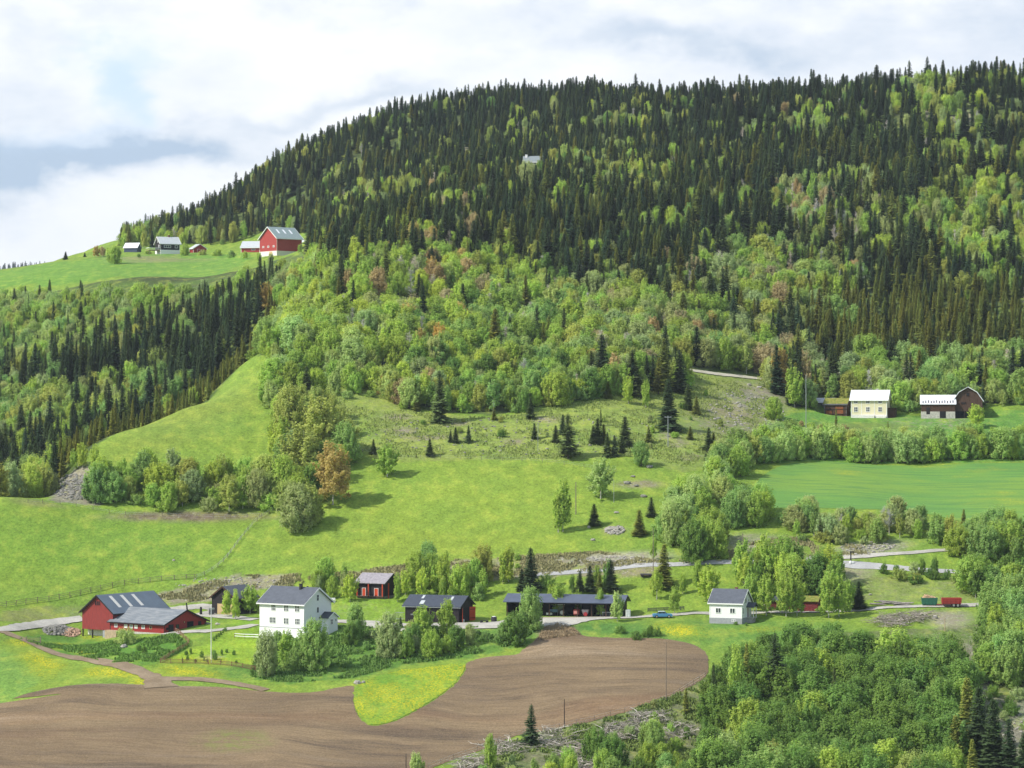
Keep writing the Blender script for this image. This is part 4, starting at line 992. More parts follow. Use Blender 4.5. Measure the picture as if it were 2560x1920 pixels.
def leaf_mat_twig():
    if not _tw: _tw.append(leaf_mat('bare_twigs', .0, 1.0, .15))
    return _tw[0]
KIND = {}
def reg(kind, variants): KIND[kind] = variants     # list of (crown mesh, trunk mesh, native height)
reg('birch_tree', [(crown_mesh('crown', 20 + i, rx, 1.0, 10, nq, .27, 'birch', st_, .33), trunk_mesh('trunk', 30 + i, 9.0, .14, BARKB, 9, 1.8, 2.0), 10.0)
                   for i, (rx, nq, st_) in enumerate(((2.2, 6500, 100), (1.8, 5400, 85), (2.7, 8200, 120), (2.1, 4200, 75)))])
reg('broadleaf_tree', [(crown_mesh('crown', 40 + i, rx, z0, 10, nq, .31, 'round', st_, .42), trunk_mesh('trunk', 50 + i, 8.0, .15, BARKD, 10, 3.0, 1.3, 3, .35), 10.0)
                       for i, (rx, z0, nq, st_) in enumerate(((4.0, .3, 13000, 190), (3.4, .4, 11000, 160), (4.6, .2, 15000, 220), (3.0, .3, 9500, 140)))])
reg('bush', [(crown_mesh('foliage', 60 + i, rx, .0, 4, nq, .22, 'bush', st_, .25), trunk_mesh('stem', 70 + i, 2.8, .05, BARKD, 5, 1.4, .5, 4, .35), 4.0)
             for i, (rx, nq, st_) in enumerate(((2.3, 3800, 90), (1.8, 3000, 75), (2.9, 4800, 110)))])
reg('spruce_tree', [(spruce_mesh('crown', 80 + i, *a), trunk_mesh('trunk', 90 + i, 11.6, .16, BARKD, 0), 12.0)
                    for i, a in enumerate(((2.0, 12, .5, .30, 9), (1.55, 12, .5, .28, 8), (2.6, 12, .35, .30, 10), (1.3, 12, .9, .30, 8, 1, .7), (2.2, 12, 1.6, .36, 8, .9, .9)))])
reg('bare_tree', [(bare_mesh('branches', 100, 10, 2.6), trunk_mesh('trunk', 102, 10, .13, BARKB, 3, 1.5, 4), 10.0), (bare_mesh('branches', 101, 10, 1.9, 30), trunk_mesh('trunk', 103, 10, .12, BARKD, 3, 1.2, 4), 10.0)])

# colours of whole crowns
FR_ = (.370, .500, .105); YG = (.450, .560, .105); BG = (.305, .445, .135); OL = (.410, .465, .125); OR = (.540, .420, .140); BRN = (.460, .385, .200)
GB = (.385, .455, .190); DG = (.195, .315, .075); PG = (.430, .540, .190); GRY = (.50, .46, .41)  # DG darkened to carry the cloud shade over the lower right wood
SP = (.088, .128, .045); SPB = (.064, .104, .050); SPO = (.195, .220, .048); SPD = (.050, .080, .034)
def jitter(c, rd, a=.14):
    k = 1 + rd.uniform(-a, a); h = rd.uniform(-a, a) * .6
    return (c[0] * k * (1 + h), c[1] * k, c[2] * k * (1 - h))
REC = []      # kind, variant, x, y, z, sx, sz, rot, tint, label, group, forced
rdm = random.Random(5)
def plant(kind, x, y, h, tint, label, group, wf=1.0, var=None, forced=False, z=None):
    vs = KIND[kind]; v = rdm.randrange(len(vs)) if var is None else var
    s = h / vs[v][2]; REC.append(dict(kind=kind, v=v, x=x, y=y, z=(float(hgt(x, y)) if z is None else z) - .08 * s, sx=s * wf, sz=s, rot=rdm.uniform(0, 6.28), tint=tint, label=label, group=group, forced=forced, h=h))
def at(kind, u, v, hpx, tint, label, group=None, wf=1.0, var=None, sink=0):
    p = gp(u, v); plant(kind, p[0], p[1], hpx * p[1] / F, jitter(tint, rdm, .06), label, group, wf, var, True)

# ---- trees that stand out one by one in the photograph: (base u, base v, height) in photo units
S_ = 'spruce_tree'
for u, v, h, tn, wf, vr, lb in [
    (663,852,62,SP,1,0,'dark spruce standing among the leafy clump on the spur'),
    (949,911,112,SP,1.05,2,'big wide dark spruce at the lower edge of the green wood'),
    (901,887,36,SPO,1,1,'young olive spruce beside the yellow-green birches at the wood edge'),
    (984,956,34,SP,1,0,'middle one of three small spruces close together on the stony pasture'),
    (973,955,25,SP,1,0,'smallest of three spruces close together on the stony pasture'),
    (1012,956,38,SP,1.2,2,'right and widest of three small spruces on the stony pasture'),
    (807,981,33,SP,1,0,'small spruce standing alone just above the lone birch in the meadow'),
    (928,985,38,SP,1.1,0,'small pointed spruce alone at the top edge of the bright meadow'),
    (899,988,9,SPO,1.4,2,'tiny spruce sapling left of the small pointed spruce'),
    (1154,948,35,SP,1,0,'small slim spruce beside a thin pole on the pasture'),
    (1200,956,38,SP,1.1,0,'small spruce tucked left of the tall open-crowned spruce'),
    (1216,938,44,SPB,.9,1,'narrow spruce just behind the tall open-crowned spruce'),
    (1227,990,98,SP,1.05,4,'tall open-crowned spruce with bare lower trunk on the pasture'),
    (1067,907,28,SPO,1,1,'small spruce at the foot of the green wood left of a thin pole'),
    (1146,904,46,SP,1,0,'spruce at the wood edge above the stony pasture'),
    (1291,958,56,SP,1.15,0,'tallest spruce of the left bunch in the middle of the pasture'),
    (1281,958,40,SP,1,0,'left outer spruce of the bunch in the middle of the pasture'),
    (1304,957,42,SPO,1,0,'right outer spruce of the bunch in the middle of the pasture'),
    (1312,985,52,SP,1.2,2,'low wide spruce in front, left of two, below the pasture bunch'),
    (1327,985,46,SPB,1.2,2,'low wide spruce in front, right of two, below the pasture bunch'),
    (1350,962,64,SP,1.1,0,'tall spruce right of the pasture bunch'),
    (1343,978,38,SP,1,0,'small spruce at the foot of the tall one right of the bunch'),
    (1401,955,35,SPO,1,0,'small olive spruce between the bunch and the big dark spruce'),
    (1443,926,110,SPD,1.25,2,'broad very dark spruce with a pole in front of it'),
    (1468,848,95,SPD,1,0,'tall dark spruce at the left end of the hill track'),
    (1487,884,56,SP,1,1,'upper of two spruces right of the broad dark spruce'),
    (1505,896,42,SPO,1,0,'lower of two spruces right of the broad dark spruce'),
    (1314,860,38,SPO,1,1,'small spruce beside a yellow birch at the wood edge'),
    (1491,949,29,SPO,1.1,0,'small yellowish spruce alone below the stony patch'),
    (1531,972,50,SP,1,0,'front spruce of the little group at the head of the bush row'),
    (1541,971,38,SPO,1,0,'right spruce of the little group at the head of the bush row'),
    (1527,995,30,SP,1,0,'lowest spruce of the little group at the head of the bush row'),
    (1283,1135,48,SP,1.15,0,'small tidy spruce right of the tall birch in the meadow'),
    (1381,1157,57,SPO,1.15,0,'conical spruce above the stone heap at the meadow corner'),
    (1407,1116,43,SP,1.1,0,'small spruce above the conical one by the leafy clump'),
    (1146,1278,97,SPD,1.05,0,'tall dark spruce behind the left end of the machine shed'),
    (1127,1276,48,SPD,1,1,'small spruce hugging the left of the tall dark one behind the shed'),
    (1274,1278,58,SPD,1,1,'second of four spruces in a row behind the machine shed'),
    (1253,1278,46,SPD,1,1,'leftmost of four spruces in a row behind the machine shed'),
    (1295,1281,44,SPO,1,1,'smallest of four spruces in a row behind the machine shed'),
    (1319,1278,70,SPD,1,0,'tallest of four spruces in a row behind the machine shed'),
    (1435,1269,96,SPO,1.05,0,'tall ragged spruce just below the asphalt road'),
    (1855,1316,62,SPD,1.15,0,'dark spruce beside the track left of the log heap'),
    (1736,1104,20,SPO,1.1,0,'tiny spruce at the lower edge of the sown field'),
    (2082,1147,48,SPO,1.25,2,'small dense green spruce at the corner of the sown field'),
    (865,1357,26,SPD,1,1,'tiny dark spruce at the road edge before the black garage'),
    (1148,1612,92,SPD,.95,4,'lone spruce with a bare stem in front of the ploughed field'),
    (1674,1542,178,SPD,.95,4,'tallest dark spruce in the lower right wood'),
    (1613,1538,150,SPO,.6,3,'thin brownish spruce left of the tallest one in the lower wood'),
    (1482,1540,55,SPO,.8,3,'thin small spruce by the brushwood at the field corner'),
    (2088,1625,165,SPO,.95,0,'leftmost tall spruce of the dark cluster in the bottom right corner'),
    (2114,1655,175,SPD,.95,1,'tall spruce in the middle of the bottom right corner cluster'),
    (2146,1672,165,SPD,.95,0,'spruce right of the middle in the bottom right corner cluster'),
    (2180,1680,130,SPD,1,1,'dark spruce before the gravel bank in the bottom right corner'),
    (2064,1672,130,SPO,1,0,'olive spruce at the lower left of the corner cluster'),
    (2100,1705,110,SPO,1.1,2,'wide olive spruce at the bottom edge of the corner cluster'),
    (2212,1690,110,SPD,1,0,'dark spruce cut by the right edge of the photo at the bottom'),
    (690,560,78,SPD,1.15,2,'broad black-green spruce right of the hilltop barn'),
    (708,575,60,SPD,1,0,'dark spruce next to the broad one right of the hilltop barn'),
    (1000,690,80,SPD,.9,1,'dark spruce alone in the pale leafy wood above the meadow'),
    (905,650,60,SP,.9,1,'slim spruce among the yellow-green trees'),
    (1055,640,75,SP,.9,1,'slim tall spruce rising from the pale leafy wood'),
    (142,561,18,SPD,1.3,0,'small lone spruce on the skyline of the hilltop meadow'),
    (183,555,10,SPD,1.3,0,'tiny spruce on the skyline right of the lone one'),
    (95,568,9,SPD,1.3,0,'tiny spruce on the skyline left of the lone one')]:
    at(S_, u, v, h, tuple(q * 1.3 for q in tn), lb, 'spruces standing free in the fields' if v > 840 and v < 1160 else None, wf * (1.1 if vr == 2 else 2.0 if h < 80 else 1.7 if v < 1300 else 1.6), {1: 0, 3: 1}.get(vr, vr))
T_ = 'broadleaf_tree'; Bi = 'birch_tree'
for k, u, v, h, tn, wf, vr, lb in [
    (Bi,836,1030,72,FR_,1.25,2,'lone round-headed birch in the middle of the bright meadow'),
    (Bi,1216,1148,118,FR_,.72,0,'tall loose birch beside the pole at the right of the meadow'),
    (Bi,1206,1150,90,FR_,.8,1,'thin white-stemmed birch leaning at the left of the tall loose birch'),
    (Bi,1297,1077,88,PG,1.2,2,'slender green birch standing on its own with its shadow on the slope'),
    (T_,1384,1006,54,BG,1.0,1,'small round green tree with a short dark trunk on the pasture'),
    (Bi,720,1090,135,OR,1.15,2,'orange-brown birch at the lower end of the leafy clump'),
    (Bi,578,672,62,OR,1.3,2,'orange birch at the top of the spur above the spruce ravine'),
    (T_,640,1148,105,GB,.85,0,'grey-green willow at the lowest tip of the leafy clump'),
    (T_,672,1135,88,OL,.85,1,'olive bush-like tree right of the grey-green willow'),
    (T_,585,882,62,PG,.95,3,'pale blue-green tree at the left of the clump on the spur'),
    (T_,625,965,135,OL,.75,1,'tall olive tree at the upper left of the leafy clump'),
    (T_,655,905,75,OL,.8,3,'olive tree beneath the dark spruce on the spur'),
    (Bi,690,985,130,OL,1.3,2,'tall yellowish birch in the heart of the leafy clump'),
    (T_,745,1002,92,BG,.85,0,'dark green tree at the right edge of the leafy clump'),
    (Bi,652,1045,130,OL,1.3,2,'tall olive birch in the lower middle of the clump'),
    (T_,612,1080,100,FR_,.75,1,'fresh green tree at the left foot of the clump'),
    (T_,700,1040,90,DG,.8,3,'deep green tree behind the orange-brown birch'),
    (Bi,670,1082,80,DG,1.2,0,'green birch behind the grey-green willow'),
    (Bi,718,920,70,OL,1.1,1,'yellow-brown birch at the top right of the clump'),
    (T_,735,945,70,OL,.8,3,'olive tree at the upper right of the clump'),
    (Bi,598,1000,88,YG,1.0,0,'yellow-green birch on the left flank of the clump'),
    (Bi,104,1055,62,YG,.7,1,'slim birch at the left edge of the scree'),
    (Bi,178,1012,58,YG,1.0,0,'white-stemmed birch at the top of the scree'),
    (Bi,205,1018,60,YG,.9,1,'loose birch right of the top of the scree'),
    (Bi,160,1018,50,FR_,.9,3,'small birch left of the white-stemmed one above the scree'),
    (Bi,884,868,72,YG,1.0,0,'bright yellow-green birch at the wood edge, left of the pair'),
    (Bi,918,872,74,YG,1.0,3,'bright yellow-green birch at the wood edge, right of the pair'),
    (Bi,862,858,55,YG,1.0,1,'smaller yellow birch left of the bright pair'),
    (T_,842,862,62,PG,.9,3,'pale rounded tree left of the yellow birches'),
    (T_,760,815,88,PG,.95,0,'large pale green tree at the left corner of the wood'),
    (T_,800,800,75,FR_,.9,1,'round green tree beside the large pale one'),
    (T_,710,790,80,FR_,.9,2,'round green tree above the spur clump'),
    (T_,655,790,70,FR_,.85,1,'green tree at the crest of the spur'),
    (Bi,1297,855,50,YG,.9,0,'yellow-green birch with a small spruce at its right'),
    (Bi,1357,872,62,YG,.9,0,'yellow birch left of the broad dark spruce'),
    (Bi,1395,880,60,FR_,.9,1,'small fresh birch at the pasture edge near the broad spruce'),
    (T_,1672,905,48,FR_,1.1,0,'round bright green tree left of the hill farm sheds'),
    (Bi,1684,848,100,OR,.9,0,'brownish birch with budding twigs left of the hill farm'),
    (Bi,1740,868,112,BRN,.7,1,'tall brown budding birch behind the grey shed'),
    (Bi,1716,880,90,FR_,1,0,'green birch between the two brownish ones by the hill farm'),
    (Bi,2108,925,52,YG,1.4,2,'yellow-green tree in front of the gambrel barn'),
    (Bi,490,1333,60,YG,.8,0,'left of three young birches before the small dark garage'),
    (Bi,509,1338,66,YG,.75,1,'middle of three young birches before the small dark garage'),
    (Bi,540,1326,62,FR_,1.2,2,'right and widest of three young birches by the dark garage'),
    (Bi,756,1300,62,YG,1.1,2,'bright birch left of the log storehouse'),
    (Bi,858,1300,64,FR_,.7,1,'slim tree right of the log storehouse'),
    (T_,575,1462,102,GB,.68,1,'tall loose grey-green tree before the white farmhouse, left of three'),
    (Bi,618,1440,82,FR_,1.0,0,'light birch between the two big trees before the white farmhouse'),
    (T_,678,1448,112,BG,.80,0,'big rounded tree before the white farmhouse, right of three'),
    (T_,640,1450,60,BG,.9,3,'low tree filling the gap before the white farmhouse'),
    (T_,768,1382,80,BG,.75,1,'rounded tree on the slope right of the white farmhouse'),
    (T_,840,1420,98,GB,.78,0,'big grey-green tree on the slope below the storehouse'),
    (Bi,912,1385,78,FR_,1.1,2,'pointed light tree directly before the black garage'),
    (Bi,965,1378,88,FR_,1.0,0,'loose birch before the right end of the black garage'),
    (T_,932,1422,64,FR_,.75,2,'bright round tree at the foot of the slope before the garage'),
    (T_,895,1405,60,DG,.9,3,'dark tree behind the bright round one before the garage'),
    (T_,985,1400,50,DG,1.1,1,'dark bushy tree right of the bright round one on the slope'),
    (T_,1145,1362,96,BG,.75,0,'large pale tree in front of the machine shed'),
    (T_,1112,1392,70,DG,.95,2,'dark green tree below the machine shed at the field corner'),
    (Bi,1205,1330,72,FR_,.95,0,'slim birch before the tractor bay of the machine shed'),
    (Bi,1297,1332,62,FR_,.85,1,'slim birch before the third bay of the machine shed'),
    (Bi,1250,1328,56,FR_,.8,3,'slim birch by the red machine in the shed'),
    (Bi,1333,1342,68,PG,.9,0,'drooping birch at the right end of the machine shed'),
    (Bi,1457,1326,62,FR_,.9,0,'birch behind the blue car'),
    (Bi,1530,1300,80,YG,1.1,2,'round-headed birch just left of the cottage roof'),
    (T_,1508,1265,56,FR_,.7,3,'young birch right of the ragged spruce'),
    (T_,1500,1215,95,DG,.85,0,'dark green tree in the leafy clump above the road, left'),
    (T_,1542,1205,80,FR_,.85,2,'bright green tree in the leafy clump above the road, right'),
    (T_,1452,1180,100,PG,.72,1,'pale green tree at the left of the clump above the road'),
    (T_,1500,1110,85,PG,.8,0,'pale tree at the upper left of the clump above the road'),
    (T_,1580,1140,78,BG,.8,0,'large soft tree left of the sown field corner'),
    (T_,1632,1138,76,FR_,.8,1,'green tree touching the sown field corner'),
    (Bi,1412,1210,50,FR_,.8,3,'young birch left of the clump above the road'),
    (Bi,1590,1560,170,FR_,.6,1,'tall thin birch with white stem in the lower wood'),
    (T_,900,1700,75,PG,.7,1,'pale tree at the bottom edge before the ploughed field'),
    (T_,1060,1662,78,FR_,.55,3,'bright narrow tree at the bottom edge near the field border'),
    (T_,1560,1690,110,PG,1.0,2,'pale yellow-green rounded tree at the bottom edge, right of centre'),
    (T_,248,570,40,FR_,1.1,1,'round green tree beside the blue-grey hilltop shed'),
    (T_,400,552,26,FR_,1.0,1,'small round tree between the black house and the little red shed'),
    (T_,618,548,26,FR_,1.1,1,'small green tree before the right wall of the hilltop barn'),
    (T_,1205,350,22,FR_,1.1,1,'small green tree beside the grey mountain house')]:
    at(k, u, v, h, tn, lb, None, wf, vr)

# ---- woods: sampled on the ground; the share of spruce and the colours change over the slope
SF = np.array([(1000,250,.93),(1200,300,.7),(700,400,.8),(520,480,.85),(900,450,.88),(1100,400,.82),(1100,470,.9),(800,500,.9),(860,560,.35),(930,520,.25),(1000,600,.12),(850,650,.04),(750,700,0),(650,650,0),(620,600,.05),
    (1000,740,.02),(1200,640,.6),(1220,560,.92),(1130,520,.85),(1400,620,.55),(1300,450,.86),(1500,400,.88),(1500,550,.78),(1480,640,.8),(1380,710,.1),(1300,750,.02),(1100,800,0),(1600,600,.4),(1700,660,.3),(1620,700,.15),(1800,500,.3),(1780,570,.3),(1700,300,.88),(1900,300,.85),
    (2100,300,.55),(2180,240,.6),(2050,450,.6),(1950,600,.7),(1850,700,.98),(2000,700,.98),(2150,700,.97),(2180,500,.5),(1760,740,.8),(1600,760,.1),(2000,830,.02),(2150,850,.05),(1900,830,.02),(720,540,.75),(680,590,.2),(560,590,.1),
    (1560,480,.7),(2000,380,.8),(1350,330,.8),(1200,240,.9),(1600,260,.9)])
def spruce_share(u, v):
    w_ = 1 / ((SF[:, 0] - u) ** 2 + 1.6 * (SF[:, 1] - v) ** 2 + 60) ** 1.6
    return float((w_ * SF[:, 2]).sum() / w_.sum())
def near_b(x, y, r=1.0):
    for b in B.values():
        d = np.array([x, y]) - b['cen']
        if abs(d @ b['ex']) < b['L'] / 2 + r and abs(d @ b['ey']) < b['W'] / 2 + r: return True
    return False
RPTS = np.concatenate(ROADS)
def near_road(x, y, r=2.2): return float(np.min(np.hypot(RPTS[:, 0] - x, RPTS[:, 1] - y))) < r
# lines of sight that stay open: building fronts hidden by nothing in the photo
OPEN = [(505,665,485,560),(300,460,508,556),(1134,1158,330,348),(1755,1940,855,912),(1983,2140,838,915),(640,780,1238,1300)]
def blocks(x, y, h):
    z = float(hgt(x, y)); u, v0 = project(x, y, z); _, v1 = project(x, y, z + h)
    for a, b_, c, d in OPEN:
        yb = {505: 1228, 300: 1245, 1134: 1195, 1755: 790, 1983: 790, 640: 620}[a]
        if a - 3 < u < b_ + 3 and v1 < d - 3 and v0 > c and y < yb: return True
    return False
def pick(rd, tbl):
    r = rd.random() * sum(t[1] for t in tbl)
    for c, w_ in tbl:
        r -= w_
        if r <= 0: return c
    return tbl[-1][0]
PALETTES = [(850, 620, [(YG, 4), (FR_, 3), (OL, 2), (GB, 1.2), (OR, .5), (BRN, .8)]), (950, 560, [(YG, 5), (FR_, 2), (BRN, 1.5), (OR, .6), (OL, 1)]),
            (700, 700, [(FR_, 4), (YG, 3), (PG, 2)]), (1100, 780, [(DG, 2), (FR_, 4), (BG, 3), (OL, .8), (PG, 1)]), (1450, 760, [(BG, 2), (FR_, 3), (OL, 2), (GB, 2), (BRN, .6)]),
            (1800, 520, [(GB, 4), (OL, 2), (FR_, 3), (BG, 2), (BRN, 1)]), (1650, 650, [(OL, 2), (GB, 3), (FR_, 4), (BRN, .6), (BG, 1)]), (2100, 420, [(OL, 3), (FR_, 3), (YG, 2), (BG, 2), (GB, 2)]),
            (2050, 840, [(BG, 3), (PG, 3), (FR_, 2), (OL, 1)]), (1250, 300, [(OL, 4), (YG, 2), (GB, 2), (DG, 1)]), (600, 420, [(OL, 4), (FR_, 1), (GB, 1), (DG, 1)]), (900, 330, [(OL, 3), (YG, 2), (DG, 2), (GB, 1)]), (560, 600, [(FR_, 3), (BG, 2), (GB, 2), (OL, 1), (OR, .2)])]
main = [(x, y + 6) for x, y in fl_poly]
rd = random.Random(99)
def plantation_(u, v): return u > 1740 and 640 < v < 800
def wood_label(u, v, kind):
    k = {'spruce_tree': 'dark spruce', 'birch_tree': 'slender birch', 'broadleaf_tree': 'round leafy tree', 'bare_tree': 'bare grey tree', 'bush': 'low bush'}[kind]
    z = ('in the pale leafy wood directly above the meadow' if v > 640 and u < 1320 else 'in the mixed wood between the pasture and the upper spruces' if v > 640 and u < 1720 else
         'in the wood rising behind the right hill farm' if v > 640 else 'on the left flank of the mountain above the hilltop farm' if u < 720 else
         'on the dark upper slope near the ridge' if v < 400 else 'in the steep mixed forest in the middle of the mountain' if u < 1500 else 'in the steep forest at the right of the mountain')
    return k + ' ' + z, ('spruces' if kind == 'spruce_tree' else 'trees') + ' ' + z
y = 745.0
while y < 1540:
    far = (y - 745) / 700; step = 4.2 + 1.3 * min(far, 1)
    xl = y * 1230 / F
    x = -xl
    while x < xl:
        px, py = x + rd.uniform(-.45, .45) * step, y + rd.uniform(-.45, .45) * step
        x += step
        z = float(hgt(px, py)); u, v = project(px, py, z)
        if not (-110 < u < 2330): continue
        cr = np.interp(u, [-400, 0, 110, 280, 420, 550, 600, 640], [672, 672, 690, 727, 756, 790, 830, 900])
        if u < 600 and cr + 3 < py < 1085: continue                       # the ravine is planted below
        if not inpoly(np.array([u]), np.array([v]), main)[0]: continue
        if u < 600 and py >= 1085 and v > 535 + max(0, (500 - u)) * .01 and v < 655: continue
        if near_b(px, py, 2.5): continue
        fs = spruce_share(u, v - 28)
        cl = .5 + .5 * float(vn(px, py, 26, 77)); cl2 = float(vn(px, py, 60, 78))
        fs = min(1, max(0, fs + (.02 if v < 600 else 0) + (cl - .5) * 1.5 * (1 - abs(2 * fs - 1)) + min(0, cl - .32) * 1.6 * (0 if plantation_(u, v) else 1) + cl2 * .10))
        if rd.random() < .05 + max(0, float(vn(px, py, 33, 79)) - .45) * .9: continue
        w_ = [1 / ((a - u) ** 2 + (b_ - v) ** 2 + 500) for a, b_, _ in PALETTES]
        pal = PALETTES[rd.choices(range(len(w_)), [q ** 1.6 for q in w_])[0]][2]
        if near_road(px, py, 3.5): continue
        plantation = (u > 1740 and 640 < v < 800)
        if rd.random() < fs:
            hh = (rd.triangular(6.5, 16.5, 11) + (3.0 if rd.random() < .12 else 0)) * (1 - .28 * min(far, 1)) * (1 if not plantation else .78)
            if u > 1500 and v < 560: hh *= 1.15
            if blocks(px, py, hh): continue
            tn = (SPO if plantation and rd.random() < .85 else pick(rd, [(SP, 4), (SPB, 3), (SPD, 2 if v > 330 else 7), (SPO, 2.2 if v > 330 else .3)]))
            l, g_ = wood_label(u, v, S_)
            plant(S_, px, py, hh, jitter(tn, rd, .2), l, g_, rd.triangular(.85, 1.9, 1.15), rd.choice((0, 0, 1, 2, 4, 4, 3)) if not plantation else rd.choice((0, 1, 3)), z=z)
        else:
            c = pick(rd, pal)
            bare = rd.random() < (.30 if (1680 < u < 1900 and 430 < v < 640) else .055)
            small = v < 480
            hh = rd.triangular(4.5, 11.5, 8) * (1 - .22 * min(far, 1))
            if v > 800 and u < 1500: hh *= .85
            if blocks(px, py, hh): continue
            kd = 'bare_tree' if bare else (Bi if rd.random() < (.45 if v < 700 else .25) else T_)
            l, g_ = wood_label(u, v, kd)
            if bare: g_ = 'bare trees of the mountain'
            plant(kd, px, py, hh, jitter(GRY if bare else c, rd, .16), l, g_, (rd.uniform(.85, 1.2) if kd == T_ else rd.uniform(.9, 1.3)) * (.8 if v < 560 else 1), z=z)
            if rd.random() < .35:
                bx_, by_ = px + rd.uniform(-2.2, 2.2), py - rd.uniform(.5, 2.5)
                l, g_ = wood_label(u, v, 'bush'); plant('bush', bx_, by_, rd.uniform(2, 4.2), jitter(pick(rd, pal), rd, .15), l, 'bushes under the mountain wood', rd.uniform(.8, 1.2))
    y += step * .92
# the ravine behind the spur, world coordinates
y = 672.0
while y < 1130:
    step = 3.9 if y < 900 else 4.6
    x = -y * 1230 / F
    while x < -50:
        px, py = x + rd.uniform(-.45, .45) * step, y + rd.uniform(-.45, .45) * step
        x += step
        z = float(hgt(px, py)); u, v = project(px, py, z)
        cr = float(np.interp(u, [-400, 0, 110, 280, 420, 550, 600, 640], [672, 672, 690, 727, 756, 790, 830, 900]))
        if u > 605 or py < cr + 5 or py > 1135: continue
        if v < 662 - max(0, u - 300) * .06 and u < 520: continue
        if v < 620: continue
        t = (py - cr) / (1110 - cr)
        young = py < cr + 100 and u > 130 and v > 640
        if young:
            hh = rd.uniform(5, 9); k = S_; tn = jitter(SPO, rd, .2)
            if rd.random() < .06: k, tn = Bi, jitter(YG, rd, .1)
            lb = 'young olive spruce in the dense plantation along the far side of the spur'
        elif t > .60:
            k = S_ if rd.random() < .16 else (Bi if rd.random() < .3 else T_); hh = rd.uniform(6, 9.5) if k != S_ else rd.uniform(7, 12)
            tn = jitter(pick(rd, [(FR_, 4), (BG, 2), (PG, 1.5), (GB, 1.5), (OL, 1)]) if k != S_ else SP, rd, .15); lb = 'tree in the leafy belt below the hilltop meadow'
        else:
            sh = .70 + .55 * float(vn(px, py, 30, 91))
            if u < 130 and t > .35: sh -= .25
            k = S_ if rd.random() < sh else (T_ if rd.random() < .7 else Bi)
            hh = rd.triangular(6.5, 18, 11) if k == S_ else rd.uniform(6.5, 11)
            tn = jitter(pick(rd, [(SP, 3), (SPB, 2), (SPD, 3)]) if k == S_ else pick(rd, [(FR_, 2), (BG, 3), (OL, 2), (GB, 1)]), rd, .18)
            lb = 'tree in the dark ravine wood behind the grassy spur'
        zc = z
        if k == S_: lb = lb.replace('tree', 'dark spruce')
        plant(k, px, py, hh, tn, lb, 'trees of the ravine' if 'ravine' in lb else ('plantation spruces' if young else 'trees of the leafy belt'), rd.uniform(.85, 1.25) if k != T_ else rd.uniform(.75, .95), rd.choice((0, 1, 1, 3, 0, 2)) if k == S_ else None, z=zc)
    y += step * .9

def zone(pts, spacing, mixk, h, pal, label, group, wf=(.85, 1.2), inb=True, after=0, drop=.08, rr=2.4):
    P_ = wpoly(pts, after); xs = [p[0] for p in P_]; ys = [p[1] for p in P_]
    yy = min(ys)
    while yy < max(ys):
        xx = min(xs)
        while xx < max(xs):
            px, py = xx + rd.uniform(-.45, .45) * spacing, yy + rd.uniform(-.45, .45) * spacing; xx += spacing
            if rd.random() < drop or not inpoly(np.array([px]), np.array([py]), P_)[0]: continue
            if near_b(px, py, 1.6) or near_road(px, py, rr): continue
            k = pick(rd, mixk); hh = rd.uniform(*h) * (.45 if k == 'bush' else 1) * (1.15 if k == S_ else 1)
            tn = jitter((SP if rd.random() < .5 else SPO) if k == S_ else GRY if k == 'bare_tree' else pick(rd, pal), rd, .14)
            nm = {'spruce_tree': 'spruce', 'birch_tree': 'slender birch', 'broadleaf_tree': 'leafy tree', 'bush': 'low bush', 'bare_tree': 'leafless tree'}[k]
            plant(k, px, py, hh, tn, nm + ' ' + label, group + (' (bushes)' if k == 'bush' else ''), rd.uniform(*wf) * (.95 if k == Bi else 1))
        yy += spacing
zone([(205,1088),(330,1106),(600,1106),(592,1080),(560,1030),(480,1035),(330,1030),(215,1050)], 3.6, [(T_, 6), (Bi, 2), ('bush', 3)], (5.5, 9.5), [(FR_, 4), (OL, 2), (BG, 2), (YG, 1.5), (GB, 1)], 'in the dense thicket at the foot of the spur', 'trees of the thicket under the spur', drop=.05)
zone([(590,1000),(600,900),(700,880),(760,960),(765,1005),(720,1060),(690,1090),(620,1110)], 4.6, [(T_, 5), (Bi, 3), ('bush', 3)], (6, 9.5), [(OL, 4), (FR_, 4), (GB, 1), (BG, 1)], 'inside the olive-coloured clump on the spur', 'trees of the olive clump')
zone([(1560,1045),(1640,1010),(1690,998),(1760,992),(1900,1000),(2330,996),(2330,978),(1900,975),(1720,965),(1640,975),(1540,1010)], 3.5, [(T_, 8), (Bi, .6), ('bush', 1.5)], (6, 8.3), [(PG, 3), (FR_, 4), (BG, 3), (OL, .6)], 'in the long bushy row along the top of the sown field', 'trees of the field-edge row', (.9, 1.2), drop=.03)
zone([(1450,1110),(1480,1060),(1560,1030),(1600,1050),(1570,1100),(1520,1130),(1450,1150)], 4.0, [(T_, 4), (Bi, 1), ('bush', 1)], (6, 8), [(PG, 2), (FR_, 2)], 'between the pasture and the sown field corner', 'trees by the sown field corner')
zone([(1560,1150),(1660,1130),(1655,1105),(1580,1115)], 4.5, [(T_, 1)], (6.5, 8.5), [(FR_, 2), (BG, 2)], 'left of the sown field corner', 'trees by the sown field corner')
zone([(1425,1205),(1555,1210),(1550,1160),(1440,1140)], 4.6, [(T_, 3), (Bi, 1)], (6.5, 9), [(FR_, 2), (BG, 2), (DG, 2), (PG, 1)], 'in the leafy clump above the asphalt road', 'trees of the clump above the road')
